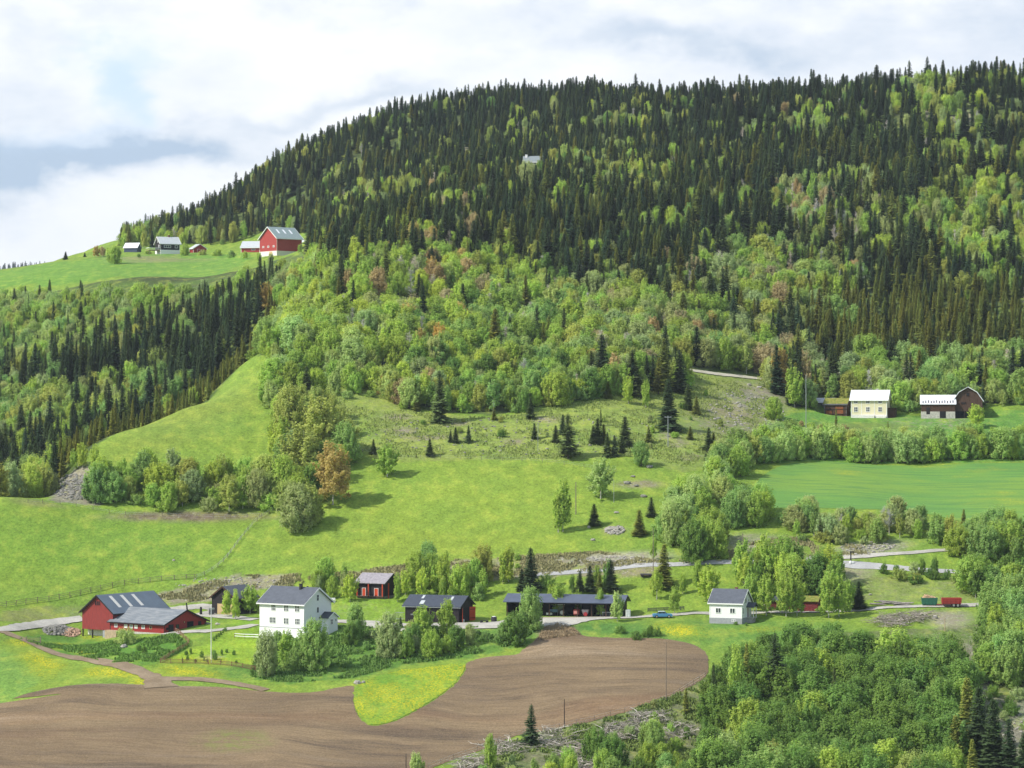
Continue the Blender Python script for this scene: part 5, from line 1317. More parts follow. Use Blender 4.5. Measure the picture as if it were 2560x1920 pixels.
zone([(1680,1125),(1800,1118),(1990,1125),(2010,1158),(1900,1175),(1760,1185),(1700,1160)], 3.5, [(T_, 4), ('bush', 4), (Bi, 1), ('bare_tree', .5), (S_, .3)], (4, 6.8), [(BG, 3), (FR_, 2), (GB, 3), (OL, 2)], 'on the bank between the sown field and the road', 'growth on the bank below the sown field', (.9, 1.2))
zone([(2000,1205),(2330,1225),(2330,1165),(2030,1165)], 3.6, [(T_, 4), ('bush', 2), (Bi, 1)], (5.5, 8.5), [(BG, 4), (FR_, 2), (OL, 1)], 'at the right edge above the road', 'trees at the right edge above the road', (.9, 1.1))
zone([(1940,1262),(2330,1262),(2330,1250),(1900,1236)], 3.2, [(Bi, 3), ('bush', 5), (T_, 1)], (4, 6.5), [(DG, 3), (OL, 2), (GB, 1)], 'in the strip just below the road at the right', 'growth below the road at the right', (.8, 1.1))
zone([(2120,1310),(2330,1325),(2330,1262),(2060,1275)], 3.9, [(T_, 3), (Bi, 2), ('bush', 1)], (6, 9), [(DG, 4), (FR_, 3), (BG, 2)], 'beside the track at the right edge', 'trees beside the track at the right edge')
zone([(1640,1300),(1800,1305),(1835,1262),(1760,1235),(1590,1240),(1560,1272),(1625,1290)], 3.9, [(Bi, 8), (T_, 1.4)], (7, 11), [(FR_, 4), (YG, 2), (DG, 1.5)], 'in the birch grove between cottage and road', 'birches of the grove by the cottage', (.85, 1.1))
for u_, v_, h_ in ((1622,1322,84),(1655,1330,92),(1698,1332,96),(1722,1330,80),(1790,1335,100),(1812,1332,90),(1830,1322,70)):
    at(Bi, u_, v_, h_, FR_, ('left end', 'second', 'third', 'fourth', 'fifth', 'sixth', 'right end')[(1622,1655,1698,1722,1790,1812,1830).index(u_)] + ' of the tall birches along the track right of the cottage', 'birches along the track', .85, 2)
zone([(668,1288),(700,1262),(760,1240),(780,1238),(745,1285),(735,1302)], 3.4, [(Bi, 5), (T_, 1)], (5, 7.5), [(FR_, 3), (GB, 1), (YG, 1)], 'in the small grove behind the white farmhouse', 'birches behind the farmhouse', (.7, .95))
zone([(885,1300),(1075,1302),(1115,1262),(1060,1236),(900,1240),(862,1285)], 3.7, [(Bi, 4), (T_, 3), ('bush', 1.5)], (5.5, 8.6), [(FR_, 3), (YG, 1.5), (BG, 2), (OL, 1)], 'in the green belt behind the black garage', 'trees behind the black garage', (.7, .95))
zone([(1165,1290),(1250,1282),(1345,1285),(1350,1262),(1180,1262)], 3.8, [(Bi, 4), (T_, 1), ('bush', 2)], (4, 7.5), [(FR_, 3), (OL, 1), (DG, 2)], 'in the belt behind the machine shed', 'trees behind the machine shed', (.7, .9))
zone([(1350,1300),(1440,1300),(1520,1290),(1500,1240),(1380,1260)], 5.0, [(Bi, 4), ('bush', 2)], (4.5, 7.5), [(FR_, 3), (YG, 1)], 'on the green slope left of the cottage', 'young trees left of the cottage', (.8, 1))
zone([(1560,1255),(1700,1240),(1760,1222),(1640,1224),(1560,1230)], 4.4, [(Bi, 4), ('bush', 2)], (5, 8), [(OL, 2), (FR_, 3)], 'just below the asphalt road above the cottage', 'trees below the asphalt road', (.7, .95))
zone([(540,1455),(700,1462),(745,1425),(700,1395),(560,1400)], 5.0, [('bush', 3), (T_, 1.3)], (4, 5.8), [(BG, 3), (DG, 3), (GB, 1)], 'on the slope before the white farmhouse', 'growth before the white farmhouse', (.8, 1))
zone([(730,1392),(820,1425),(960,1425),(1010,1400),(1080,1400),(1150,1388),(1165,1372),(1040,1374),(880,1378),(740,1374)], 3.5, [('bush', 5), (T_, 4)], (3.0, 5.0), [(DG, 4), (BG, 3), (FR_, 1.5), (GB, 1)], 'on the bank between the farm road and the field', 'growth on the farm road bank', (.8, 1.05), rr=3.5)
# lower right wood: cloud shade put into its colours by mostly dark green tints
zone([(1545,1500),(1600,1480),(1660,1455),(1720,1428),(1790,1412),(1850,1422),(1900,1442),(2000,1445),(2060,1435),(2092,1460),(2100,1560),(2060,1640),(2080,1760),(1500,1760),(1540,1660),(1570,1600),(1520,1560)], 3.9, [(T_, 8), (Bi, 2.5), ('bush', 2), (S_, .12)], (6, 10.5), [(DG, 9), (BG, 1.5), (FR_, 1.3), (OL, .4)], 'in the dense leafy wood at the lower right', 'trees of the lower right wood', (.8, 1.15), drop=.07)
zone([(2130,1492),(2330,1500),(2330,1330),(2140,1330),(2125,1400)], 3.8, [(T_, 8), (Bi, 1), (S_, .3)], (7.5, 11), [(DG, 4), (BG, 4), (FR_, 1)], 'in the leafy wood right of the bare gully', 'trees right of the gully', (.8, 1.1), drop=.05)
zone([(2095,1470),(2120,1440),(2150,1500),(2300,1515),(2300,1680),(2140,1680),(2110,1560)], 5.0, [('bush', 6), (T_, 1)], (3, 6), [(DG, 3), (BG, 2), (GB, 1)], 'on the gravel at the bottom right', 'bushes on the gravel', (.8, 1.1), drop=.35)
for u_, v_, h_, t_ in ((208,556,26,OR),(222,555,24,BRN),(236,554,20,YG),(320,549,9,FR_),(438,551,12,OL),(470,552,14,FR_),(500,556,16,BG),(530,560,18,YG),(648,548,22,FR_),(300,556,8,DG),(560,566,22,FR_),(585,572,26,GB)):
    at(Bi if h_ > 16 else 'bush', u_, v_, h_, t_, ('small tree' if h_ > 16 else 'low bush') + ' around the hilltop farm', 'growth around the hilltop farm', 1.2)
zone([(1690,1395),(1820,1372),(1860,1385),(1760,1405),(1690,1410)], 5.0, [('bush', 3), (T_, 1)], (4, 6.5), [(DG, 4), (GB, 1), (FR_, 1)], 'at the upper fringe of the lower right wood', 'growth at the fringe of the lower wood')
zone([(1300,1640),(1420,1590),(1500,1560),(1560,1620),(1500,1760),(1120,1760),(1030,1720),(1150,1680)], 4.2, [(T_, 4), ('bush', 5), (Bi, 1), ('bare_tree', .5)], (4, 6.5), [(DG, 3), (FR_, 3), (YG, 1), (BG, 2), (PG, 1)], 'in the scrub around the brushwood at the bottom', 'scrub at the bottom of the photo', (.7, .95), drop=.12)
zone([(1010,1650),(1200,1590),(1420,1530),(1500,1510),(1540,1560),(1400,1610),(1150,1680)], 6.2, [('bush', 6), ('bare_tree', .5)], (4, 6.5), [(DG, 2), (FR_, 2), (GB, 2), (OL, 2)], 'among the felled brushwood along the field border', 'bushes in the brushwood', (.7, .95), drop=.35)
# scattered low bushes on the pasture and road bank
zone([(780,900),(900,885),(1060,900),(1250,880),(1420,890),(1480,850),(1640,850),(1620,960),(1480,1000),(1300,985),(1050,960),(850,960)], 9.5, [('bush', 6), (S_, .35)], (2.2, 4.5), [(OL, 3), (GB, 2), (FR_, 2), (DG, 1)], 'scattered on the stony pasture', 'bushes scattered on the pasture', (.8, 1.1), drop=.45)
zone([(760,850),(1000,892),(1200,875),(1330,858),(1300,840),(1000,870),(800,835)], 4.4, [('bush', 5), (T_, 1), (Bi, 1)], (4, 6.5), [(FR_, 3), (BG, 2), (OL, 1)], 'along the lower edge of the pale leafy wood', 'bushes along the wood edge', drop=.2)
zone([(700,1240),(900,1220),(1100,1205),(1400,1202),(1400,1215),(1150,1235),(900,1240)], 6.5, [('bush', 5), (Bi, 1)], (2.5, 5), [(OL, 3), (FR_, 2), (GB, 2)], 'on the dry bank above the farm', 'bushes on the dry bank', (.8, 1.1), drop=.4)
zone([(1700,900),(1840,930),(2100,940),(2330,920),(2330,960),(1900,965),(1690,950)], 6.0, [('bush', 6), (Bi, .5), (S_, .4)], (2.5, 5.5), [(FR_, 3), (OL, 2), (BRN, .7)], 'on the grass below the right hill farm', 'bushes below the hill farm', (.8, 1.1), drop=.3)
zone([(548,800),(590,765),(700,795),(765,835),(750,870),(690,850),(650,870),(620,890),(570,870)], 4.6, [(T_, 4), ('bush', 2)], (5, 8), [(FR_, 3), (PG, 2)], 'on the crest of the spur', 'trees on the spur crest', drop=.15)
# garden shrubs
for i, (u_, v_, h_) in enumerate(((405,1426,12),(412,1412,13),(402,1415,11),(436,1420,15),(441,1428,8),(462,1415,12),(464,1425,20),(479,1415,13),(490,1410,9),(505,1415,12),(394,1429,9),(422,1430,8),(448,1430,8),(477,1431,7),(510,1433,8))):
    at('bush', u_, v_, h_, DG, 'small round shrub in the flower garden by the flagpole', 'garden shrubs', .55, i % 3)
for i, (u_, v_) in enumerate(((462,1384),(467,1380),(472,1376),(477,1372),(482,1368),(487,1364))):
    at('bush', u_, v_, 10, DG, 'clipped hedge bush in the row leading to the lawn', 'hedge bushes', .5, i % 3)
for u_, v_, h_ in ((272,1392,38),(312,1413,18),(300,1405,14),(1375,1382,20),(1405,1372,22),(1395,1376,18),(1340,1368,18),(1420,1374,20),(1590,1350,8),(1612,1352,8)):
    at('bush', u_, v_, h_, PG if u_ == 272 else DG, 'low bush on the grass slope before the farm', 'bushes before the farm', .9)
# far wooded ridge
for i in range(2600):
    px = rd.uniform(-900, -250); py = rd.uniform(3300, 4150)
    plant(S_, px, py, rd.uniform(12, 20), jitter((.03, .055, .035), rd, .15), 'spruce on the far ridge', 'spruces on the far ridge', 1.2, 1)

# ------------------------------------------------------------------ planting: the largest 300 of each kind one by one, the rest as one wood
CAPS = {'spruce_tree': 300, 'birch_tree': 300, 'broadleaf_tree': 300, 'bush': 300, 'bare_tree': 300}
FORN = {'spruce_tree': 'spruce_forest', 'birch_tree': 'birch_wood', 'broadleaf_tree': 'leafy_wood', 'bush': 'scrub', 'bare_tree': 'bare_wood'}
FORL = {'spruce_tree': 'dark spruce forest covering the mountain and the ravine', 'birch_tree': 'birches mixed through the mountain wood', 'broadleaf_tree': 'leafy trees mixed through the mountain wood', 'bush': 'low scrub', 'bare_tree': 'bare trees'}
def geo_wood(name, recs, kind):
    me = bpy.data.meshes.new(name); me.vertices.add(len(recs))
    me.vertices.foreach_set('co', np.array([(r['x'], r['y'], r['z']) for r in recs], np.float32).ravel())
    def attr(nm, typ, key, data):
        a = me.attributes.new(nm, typ, 'POINT'); a.data.foreach_set(key, np.array(data, np.float32 if typ != 'INT' else np.int32).ravel())
    attr('tint', 'FLOAT_COLOR', 'color', [tuple(r['tint']) + (1,) for r in recs])
    attr('size', 'FLOAT_VECTOR', 'vector', [(r['sx'], r['sx'], r['sz']) for r in recs])
    attr('turn', 'FLOAT_VECTOR', 'vector', [(0, 0, r['rot']) for r in recs])
    attr('pick', 'INT', 'value', [r['v'] for r in recs])
    o = bpy.data.objects.new(name, me); COL.objects.link(o)
    ng = bpy.data.node_groups.new(name, 'GeometryNodeTree')
    ng.interface.new_socket('Geometry', in_out='INPUT', socket_type='NodeSocketGeometry'); ng.interface.new_socket('Geometry', in_out='OUTPUT', socket_type='NodeSocketGeometry')
    gi, go = ng.nodes.new('NodeGroupInput'), ng.nodes.new('NodeGroupOutput')
    jn = ng.nodes.new('GeometryNodeJoinGeometry')
    for cr_, tr_ in PROTO[kind][::-1]:
        j2 = ng.nodes.new('GeometryNodeJoinGeometry')
        for ob in (cr_, tr_):
            oi = ng.nodes.new('GeometryNodeObjectInfo'); oi.transform_space = 'ORIGINAL'; oi.inputs['Object'].default_value = ob
            ng.links.new(oi.outputs['Geometry'], j2.inputs[0])
        gti = ng.nodes.new('GeometryNodeGeometryToInstance'); ng.links.new(j2.outputs[0], gti.inputs[0]); ng.links.new(gti.outputs[0], jn.inputs[0])
    ip = ng.nodes.new('GeometryNodeInstanceOnPoints'); ng.links.new(gi.outputs[0], ip.inputs['Points']); ng.links.new(jn.outputs[0], ip.inputs['Instance'])
    ip.inputs['Pick Instance'].default_value = True
    def na(nm, dt):
        n = ng.nodes.new('GeometryNodeInputNamedAttribute'); n.data_type = dt; n.inputs['Name'].default_value = nm; return n.outputs['Attribute']
    ng.links.new(na('pick', 'INT'), ip.inputs['Instance Index'])
    e2r = ng.nodes.new('FunctionNodeEulerToRotation'); ng.links.new(na('turn', 'FLOAT_VECTOR'), e2r.inputs[0])
    ng.links.new(e2r.outputs[0], ip.inputs['Rotation']); ng.links.new(na('size', 'FLOAT_VECTOR'), ip.inputs['Scale'])
    ng.links.new(ip.outputs[0], go.inputs[0])
    md = o.modifiers.new('planting', 'NODES'); md.node_group = ng
    tag(o, FORL[kind], 'forest' if kind != 'bush' else 'scrub', kind='stuff'); return o
LM = [(210,1300,'the tall red barn'),(330,1345,'the low red cattle barn'),(500,1290,'the small dark garage'),(625,1320,'the big white farmhouse'),(812,1265,'the log storehouse'),(940,1310,'the black garage'),
 (1210,1305,'the machine shed'),(1575,1310,'the small white cottage'),(1432,1328,'the blue car'),(1755,1310,'the dark red hut'),(2008,1295,'the green container'),(2056,1300,'the red trailer'),(1760,1212,'the road fork'),
 (1880,875,'the yellow farmhouse'),(1805,885,'the turf-roofed cabin'),(2060,880,'the low hill barn'),(2092,865,'the gambrel barn'),(600,520,'the hilltop red barn'),(358,530,'the black hilltop house'),(428,538,'the little red shed'),
 (1160,345,'the grey mountain house'),(1226,940,'the tall open spruce on the pasture'),(1442,880,'the broad black spruce'),(949,860,'the big spruce at the wood edge'),(836,1000,'the lone meadow birch'),(1216,1095,'the tall loose meadow birch'),
 (720,1035,'the orange-brown birch'),(578,645,'the orange birch above the ravine'),(295,890,'the pole on the spur'),(742,660,'the leaning power poles'),(150,1050,'the scree below the spur'),(650,1110,'the grey-green willow'),
 (1577,802,'the hill track'),(1640,860,'the stony patch'),(1440,1000,'the pasture corner'),(885,840,'the yellow-green birch pair'),(1000,650,'the middle of the leafy wood'),(1215,560,'the dark spruce knot on the mountain'),
 (1800,520,'the bare grey trees'),(1900,700,'the olive spruce plantation'),(1130,430,'the pale clearing trees'),(1330,335,'the yellow clearing near the top'),(2100,240,'the top right rocks'),(860,300,'the bend of the ridge'),(640,330,'the left ridge'),
 (1674,1450,'the tallest lower spruce'),(2110,1570,'the corner spruces'),(2105,1440,'the bare gully'),(1148,1560,'the lone bare-stemmed spruce'),(1560,1640,'the pale tree at the bottom edge'),(1900,1560,'the hollow of the lower wood'),(1930,1350,'the brushwood heap by the track'),
 (1300,1600,'the felled brushwood'),(60,900,'the left edge of the ravine'),(200,750,'the heart of the ravine'),(430,700,'the head of the ravine'),(400,830,'the young plantation on the spur'),(1680,1030,'the sown field corner'),(1950,990,'the middle of the sown field'),(1850,1160,'the bank under the sown field'),
 (2180,1100,'the right end of the sown field'),(1146,1230,'the dark spruce behind the shed'),(450,1370,'the flagpole'),(1500,1150,'the clump above the road'),(2100,1200,'the right-hand road'),(1000,1240,'the dry bank'),(70,1300,'the left farm fence'),(1450,250,'the middle of the ridge'),(1800,210,'the right ridge')]
def colour_word(t, kind):
    r_, g_, b_ = t
    if kind == 'spruce_tree': return 'olive' if r_ > .085 else ('blue-black' if g_ < .062 else 'blackish green' if g_ < .08 else 'deep green')
    if kind == 'bare_tree': return 'grey'
    if r_ > 1.12 * g_: return 'rusty brown'
    if r_ > .9 * g_: return 'olive brown' if g_ < .32 else 'khaki'
    if r_ > .72 * g_: return 'yellow-green' if g_ > .38 else 'olive green'
    if b_ > .27 * g_: return 'pale green' if g_ > .38 else 'bluish green'
    return 'bright green' if g_ > .40 else 'mid green' if g_ > .31 else 'dark green'
LM += [(1740,470,'the upper bare thicket'),(1840,470,'the right bare thicket'),(1760,580,'the lower bare thicket'),(1640,560,'the brown slope'),(1700,400,'the upper middle slope'),(2000,520,'the right slope hollow'),(1400,560,'the central spruces'),(1550,650,'the scrubby slope'),(1000,420,'the left middle slope'),(850,430,'the left shoulder'),(1850,620,'the top of the olive plantation')]
def own_label(r):
    u, v = project(r['x'], r['y'], r['z'] + r['h'] * .55)
    best = min(LM, key=lambda m: (m[0] - u) ** 2 + 1.5 * (m[1] - v) ** 2); dx, dy = u - best[0], v - best[1]; d = math.hypot(dx, dy)
    a = math.degrees(math.atan2(-dy, dx)) % 360
    rel = ['right of', 'above and right of', 'above', 'above and left of', 'left of', 'below and left of', 'below', 'below and right of'][int((a + 22.5) // 45) % 8]
    near = 'just' if d < 38 else ('a little' if d < 75 else ('some way' if d < 130 else 'far'))
    nar = r['sx'] / r['sz']; ht = r['h']
    mid_, wid_ = (10, .88) if r['kind'] != 'bush' else (2.6, .9)
    if r['kind'] == 'spruce_tree': mid_, wid_ = 11.5, .86
    sz = ('tall' if ht > mid_ * 1.15 else 'short' if ht < mid_ * .75 else 'mid-sized') + ' ' + ('slender' if nar < wid_ - .07 else 'broad' if nar > wid_ + .09 else '')
    kn = {'spruce_tree': 'spruce', 'birch_tree': 'birch', 'broadleaf_tree': 'leafy tree', 'bush': 'bush', 'bare_tree': 'bare tree'}[r['kind']]
    cw_ = colour_word(r['tint'], r['kind'])
    for a_, b_ in ((sz, near), (sz.split()[0], near), (sz.split()[0], ''), ('', '')):
        s_ = ' '.join(f'{a_} {cw_} {kn} {b_} {rel} {best[2]}'.split())
        if len(s_.split()) <= 13: return s_
    return ' '.join(s_.split()[:16])
PROTO = {}
counts = {}
for kind, vs in KIND.items():
    rs = [r for r in REC if r['kind'] == kind and not (r['forced'] is False and near_b(r['x'], r['y'], .6))]
    for r in rs:
        u_, v_ = project(r['x'], r['y'], r['z'] + r['h'] * .6); inside = -5 < u_ < 2217 and -5 < v_ < 1664
        r['rank'] = (1e6 if r['forced'] else 0) + (r['h'] / r['y'] if inside else 0)
    rs.sort(key=lambda r: -r['rank'])
    cap = CAPS[kind]; ind, rest = rs[:cap], rs[cap:]
    counts[kind] = (len(ind), len(rest))
    PROTO[kind] = [None] * len(vs)
    same = {}
    for r in ind:
        if not r['forced']: r['label'] = own_label(r)
        same.setdefault(r['label'], []).append(r)
    for l_, q_ in same.items():
        if len(q_) < 2: continue
        q_.sort(key=lambda r: r['x'] / r['y'])
        nm_ = ['left-hand', 'right-hand'] if len(q_) == 2 else ['leftmost'] + ['second', 'third', 'fourth', 'fifth', 'sixth', 'seventh', 'eighth', 'ninth', 'tenth', 'eleventh', 'twelfth', 'thirteenth', 'fourteenth', 'fifteenth'][:len(q_) - 2] + ['rightmost']
        for r, n_ in zip(q_, nm_): r['label'] = n_ + ' ' + l_
    for r in ind:
        e = empty(kind, (r['x'], r['y'], r['z']), r['rot'], r['label'], {'spruce_tree': 'spruce', 'birch_tree': 'birch', 'broadleaf_tree': 'tree', 'bush': 'bush', 'bare_tree': 'bare tree'}[kind], r['group'])
        e.scale = (r['sx'], r['sx'], r['sz'])
        p = PROTO[kind][r['v']]
        if p is None:
            c_ = bpy.data.objects.new('foliage' if kind == 'bush' else 'branches' if kind == 'bare_tree' else 'crown', vs[r['v']][0]); t_ = bpy.data.objects.new('stem' if kind == 'bush' else 'trunk', vs[r['v']][1])
            PROTO[kind][r['v']] = (c_, t_)
        else: c_, t_ = p[0].copy(), p[1].copy()
        for q in (c_, t_): COL.objects.link(q); q.parent = e
        c_['tint'] = [float(a) for a in r['tint']]
    if rest:
        for i in range(len(vs)):
            if PROTO[kind][i] is None: PROTO[kind][i] = next(p for p in PROTO[kind] if p)
        geo_wood(FORN[kind], rest, kind)
print('PLANTED', counts)

# ------------------------------------------------------------------ poles, fences, vehicles, stones, brushwood
rd = random.Random(321)
def px_h(p, h): return h * p[1] / F
def pole(u, v, h, label, m=WOODP, r=.13, cross=False, name='utility_pole', cat='pole', lean=0.0, group=None):
    p = gp(u, v); H_ = px_h(p, h); e = empty(name, p, 0, label, cat, group)
    MB().tube([(0, 0, -1), (lean * .5, 0, H_ * .5), (lean, 0, H_)], [r, r * .85, r * .65], 7).build('shaft', m, e)
    if cross:
        MB().box(lean - .9, lean + .9, -.07, .07, H_ - .45, H_ - .30).build('crossarm', m, e)
        for x in (-.75, 0, .75): MB().tube([(lean + x, 0, H_ - .3), (lean + x, 0, H_ - .12)], [.05, .04], 6).build('insulator', GRC, e)
    return e
pole(296, 923, 71, 'power pole with crossarm standing alone on the crest of the spur', cross=True)
pole(1244, 1111, 70, 'dark pole right of the tall loose birch in the meadow')
pole(1443, 966, 68, 'pale pole before the broad black spruce', GALV, .12, cross=True)
pole(1162, 975, 60, 'thin pale pole beside the small slim spruce', GALV, .07)
pole(1741, 928, 118, 'very tall thin pole left of the hill farm sheds', GALV, .11)
pole(1411, 1264, 124, 'tall thin pole below the road beside the leafy clump', WOODP, .10)
pole(1604, 1247, 95, 'thin pole just below the road above the cottage', WOODP, .10)
pole(937, 1242, 54, 'pole on the dry bank above the black garage', WOODP, .10)
pole(1219, 1574, 64, 'dark pole at the edge of the ploughed field', mat('dark_pole', (.05, .035, .03)), .11)
pole(877, 1678, 50, 'short dark pole at the bottom edge of the field', mat('dark_pole', (0, 0, 0)), .10)
pole(1439, 1516, 128, 'tall grey pole at the right border of the ploughed field', WOODP, .09)
pole(1326, 1086, 50, 'thin pale post below the slender green birch', GALV, .06)
pole(1067, 900, 34, 'thin pale pole at the edge of the leafy wood', GALV, .07)
pole(2041, 1364, 32, 'light wooden post below the red trailer', WOODL, .10)
pole(405, 1322, 20, 'leaning dark chimney-like post behind the cattle barn', PIP, .20, name='post', lean=-.25)
pole(434, 1328, 17, 'thick black post beside the leaning one', PIP, .34, name='post')
for u, v, h, ln, lb in ((733, 690, 52, 1.0, 'left'), (739, 691, 56, .5, 'middle'), (747, 690, 54, -.5, 'right')):
    pole(u, v, h, lb + ' one of three pale power poles in the yellow-green wood', TWIGP, .17, name='power_pole', lean=ln)
e = pole(456, 1431, 123, 'tall white flagpole in the garden', WTR, .085, name='flagpole', cat='flagpole')
_h = px_h(gp(456, 1431), 123); MB().disc((0, 0, _h + .1), .14, .16, 10).build('finial', WTR, e); MB().tube([(.11, 0, 1.2), (.09, 0, _h - .2)], [.012, .012], 4).build('halyard', GALV, e)

def fence(name, label, pts, post_h, step, pm, rails=(), rm=None, rr=.045, wire=False, pr=.06, picket=None, jit=.06):
    c = densify(wpoly(pts), .5, False); out = [c[0]]; acc = 0
    for a, b_ in zip(c[:-1], c[1:]):
        acc += math.dist(a, b_)
        if acc >= step: out.append(b_); acc = 0
    if math.dist(out[-1], c[-1]) > step * .5: out.append(c[-1])
    o = out[0]; z0 = float(hgt(*o)); e = empty(name, (o[0], o[1], z0), 0, label, 'fence')
    P_ = [Vector((x - o[0], y_ - o[1], float(hgt(x, y_)) - z0)) for x, y_ in out]
    me = None
    for i, p in enumerate(P_[:100]):
        if me is None: q = MB().box(-pr, pr, -pr, pr, -.6, post_h).build('post', pm, e); me = q.data
        else: q = bpy.data.objects.new('post', me); COL.objects.link(q); q.parent = e
        q.location = p + Vector((rd.uniform(-jit, jit), rd.uniform(-jit, jit), 0)); q.rotation_euler = (rd.uniform(-jit, jit), rd.uniform(-jit, jit), 0)
    for z in rails:
        b_ = MB()
        b_.tube([p + Vector((0, -pr, z + rd.uniform(-jit, jit) * .6)) for p in P_], [rr] * len(P_), 4)
        b_.build('rail' if not wire else 'wire', rm or pm, e)
    if picket:
        b_ = MB()
        for a, c_ in zip(P_[:-1], P_[1:]):
            n = int((c_ - a).length / picket)
            for k in range(n):
                p = a.lerp(c_, (k + .5) / n); b_.box(p.x - .035, p.x + .035, p.y - .09, p.y - .05, p.z, p.z + post_h * 1.05)
        b_.build('picket_row', pm, e)
    return e
fence('pasture_fence', 'long weathered rail fence between the bright meadow and the farm', [(-60,1318),(0,1312),(60,1304),(120,1296),(200,1279),(260,1265),(330,1257),(420,1251)], 1.25, 2.6, WOODP, (.35, .7, 1.1), WOODP, .05, pr=.06)
fence('wire_fence', 'old wire fence climbing from the rail fence to the thicket', [(424,1250),(455,1236),(490,1206),(520,1166),(560,1122),(604,1098)], 1.1, 2.2, WOODP, (.3, .6, .9), GALV, .025, True, pr=.055, jit=.1)
fence('thicket_fence', 'low wire fence along the foot of the thicket', [(60,1086),(150,1092),(260,1112),(420,1118),(560,1116)], 1.0, 4.0, WOODP, (.4, .8), GALV, .02, True, pr=.05, jit=.1)
fence('garden_fence', 'brown picket fence along the lower side of the garden', [(346,1432),(400,1433),(460,1435),(510,1440),(552,1448)], .95, 2.2, WOODB, (.25, .75), WOODB, .04, picket=.22)
fence('garden_rail_fence', 'brown rail fence bending up the left side of the garden', [(346,1432),(378,1412),(408,1393),(395,1378),(378,1366)], 1.0, 2.0, WOODB, (.3, .6, .9), WOODB, .05)
fence('terrace_fence', 'white two-rail fence on the terrace before the farmhouse', [(507,1378),(545,1380),(590,1385),(625,1388)], 1.0, 1.9, WOODB, (.45, .95), WTR, .10, pr=.06, jit=.01)
fence('field_fence', 'thin wire fence along the lower border of the ploughed field', [(925,1662),(975,1643),(1028,1625),(1116,1590),(1210,1575),(1345,1541),(1436,1514),(1482,1489),(1526,1462)], 1.1, 3.4, WOODP, (.5, .95), GALV, .018, True, pr=.05, jit=.1)
fence('roadside_fence', 'dark plank fence beyond the blue car', [(1400,1322),(1440,1320),(1478,1318)], .9, 1.5, mat('dark_fence_boards', (.05, .05, .055)), (.3, .55, .8), mat('dark_fence_boards', (0, 0, 0)), .10)
fence('hillside_fence', 'faint wire fence above the bright meadow', [(760,930),(800,985),(1000,992),(1180,1000),(1330,1020)], 1.0, 5.0, WOODP, (.5, .9), GALV, .015, True, pr=.045, jit=.1)
# gate on the dirt track
p = gp(72, 1389); e = empty('field_gate', p, R(-8), 'grey wooden gate across the dirt track at the left', 'gate')
for x in (-1.6, 1.6): MB().box(x - .09, x + .09, -.09, .09, -.4, 1.4).build('gate_post', WOODP, e)
for z in (.35, .7, 1.05): MB().box(-1.5, 1.5, -.03, .03, z - .05, z + .05).build('bar', WOODP, e)

def wheel(e, x, y, r, w, rim=True):
    o = MB().disc((x, y, r), r, w, 16).build('wheel', RUB, e, bevel=.02)
    if rim:
        s = -1 if y < 0 else 1
        MB().disc((x, y + s * (w / 2 + .005), r), r * .58, .03, 12).build('rim', RIM, o)
    return o
# light-blue car
p = gp(1431, 1334.5); e = empty('parked_car', p, R(3), 'light blue saloon car with pale roof on the gravel track', 'car')
body = MB().prism([(-2.1,.28),(2.1,.28),(2.15,.62),(2.05,.86),(1.15,.94),(-1.35,.96),(-2.1,.90),(-2.18,.6)], -.82, .82, 'y'); body.build('body', CARB, e, bevel=.05)
MB().prism([(-1.35,.95),(-.85,1.40),(.45,1.42),(1.1,.93)], -.70, .70, 'y').build('cabin_glass', GLS, e, bevel=.03)
MB().prism([(-.92,1.36),(-.85,1.45),(.48,1.46),(.56,1.38)], -.72, .72, 'y').build('roof', CARR, e, bevel=.02)
for x in (-.95, -.15, .62): MB().box(x - .03, x + .03, -.735, -.70, .95, 1.38).build('pillar', CARB, e)
for x in (-1.35, 1.35):
    for y_ in (-.76, .76): wheel(e, x, y_, .33, .2)
MB().box(-2.28, -2.16, -.75, .75, .36, .50).build('bumper', GALV, e); MB().box(2.14, 2.26, -.75, .75, .36, .50).build('bumper', GALV, e)
for y_ in (-.6, .6): MB().disc((2.13, y_, .68), .11, .06, 10, 'x').build('headlight', WTR, e)
# green skip with firewood
p = gp(2008, 1308); e = empty('green_skip', p, R(-6), 'dark green steel skip standing beside the gravel track', 'skip')
tb = lambda x, s=1: x
sk = MB()
sk.add([(-1.65,-1,.25),(1.6,-1,.25),(1.6,1,.25),(-1.65,1,.25),(-1.85,-1.08,1.75),(1.75,-1.08,1.75),(1.75,1.08,1.75),(-1.85,1.08,1.75),
        (-1.72,-.98,1.75),(1.62,-.98,1.75),(1.62,.98,1.75),(-1.72,.98,1.75),(-1.55,-.9,.35),(1.5,-.9,.35),(1.5,.9,.35),(-1.55,.9,.35)],
       [(0,3,2,1),(0,1,5,4),(1,2,6,5),(2,3,7,6),(3,0,4,7),(4,5,9,8),(5,6,10,9),(6,7,11,10),(7,4,8,11),(8,9,13,12),(9,10,14,13),(10,11,15,14),(11,8,12,15),(12,13,14,15)])
sk.build('body', GREENP, e)
for x in (-1.1, -.3, .5, 1.25): MB().box(x - .05, x + .05, -1.12, -1.0, .3, 1.7).build('rib', GREENP, e)
for x in (-1.2, 1.2): MB().disc((x, -.7, .14), .14, .12, 10).build('roller', RUB, e)
w_ = empty('firewood_load', (p[0], p[1], p[2] + 1.35), R(-6), 'heap of pale split firewood filling the green skip', 'firewood')
b_ = MB()
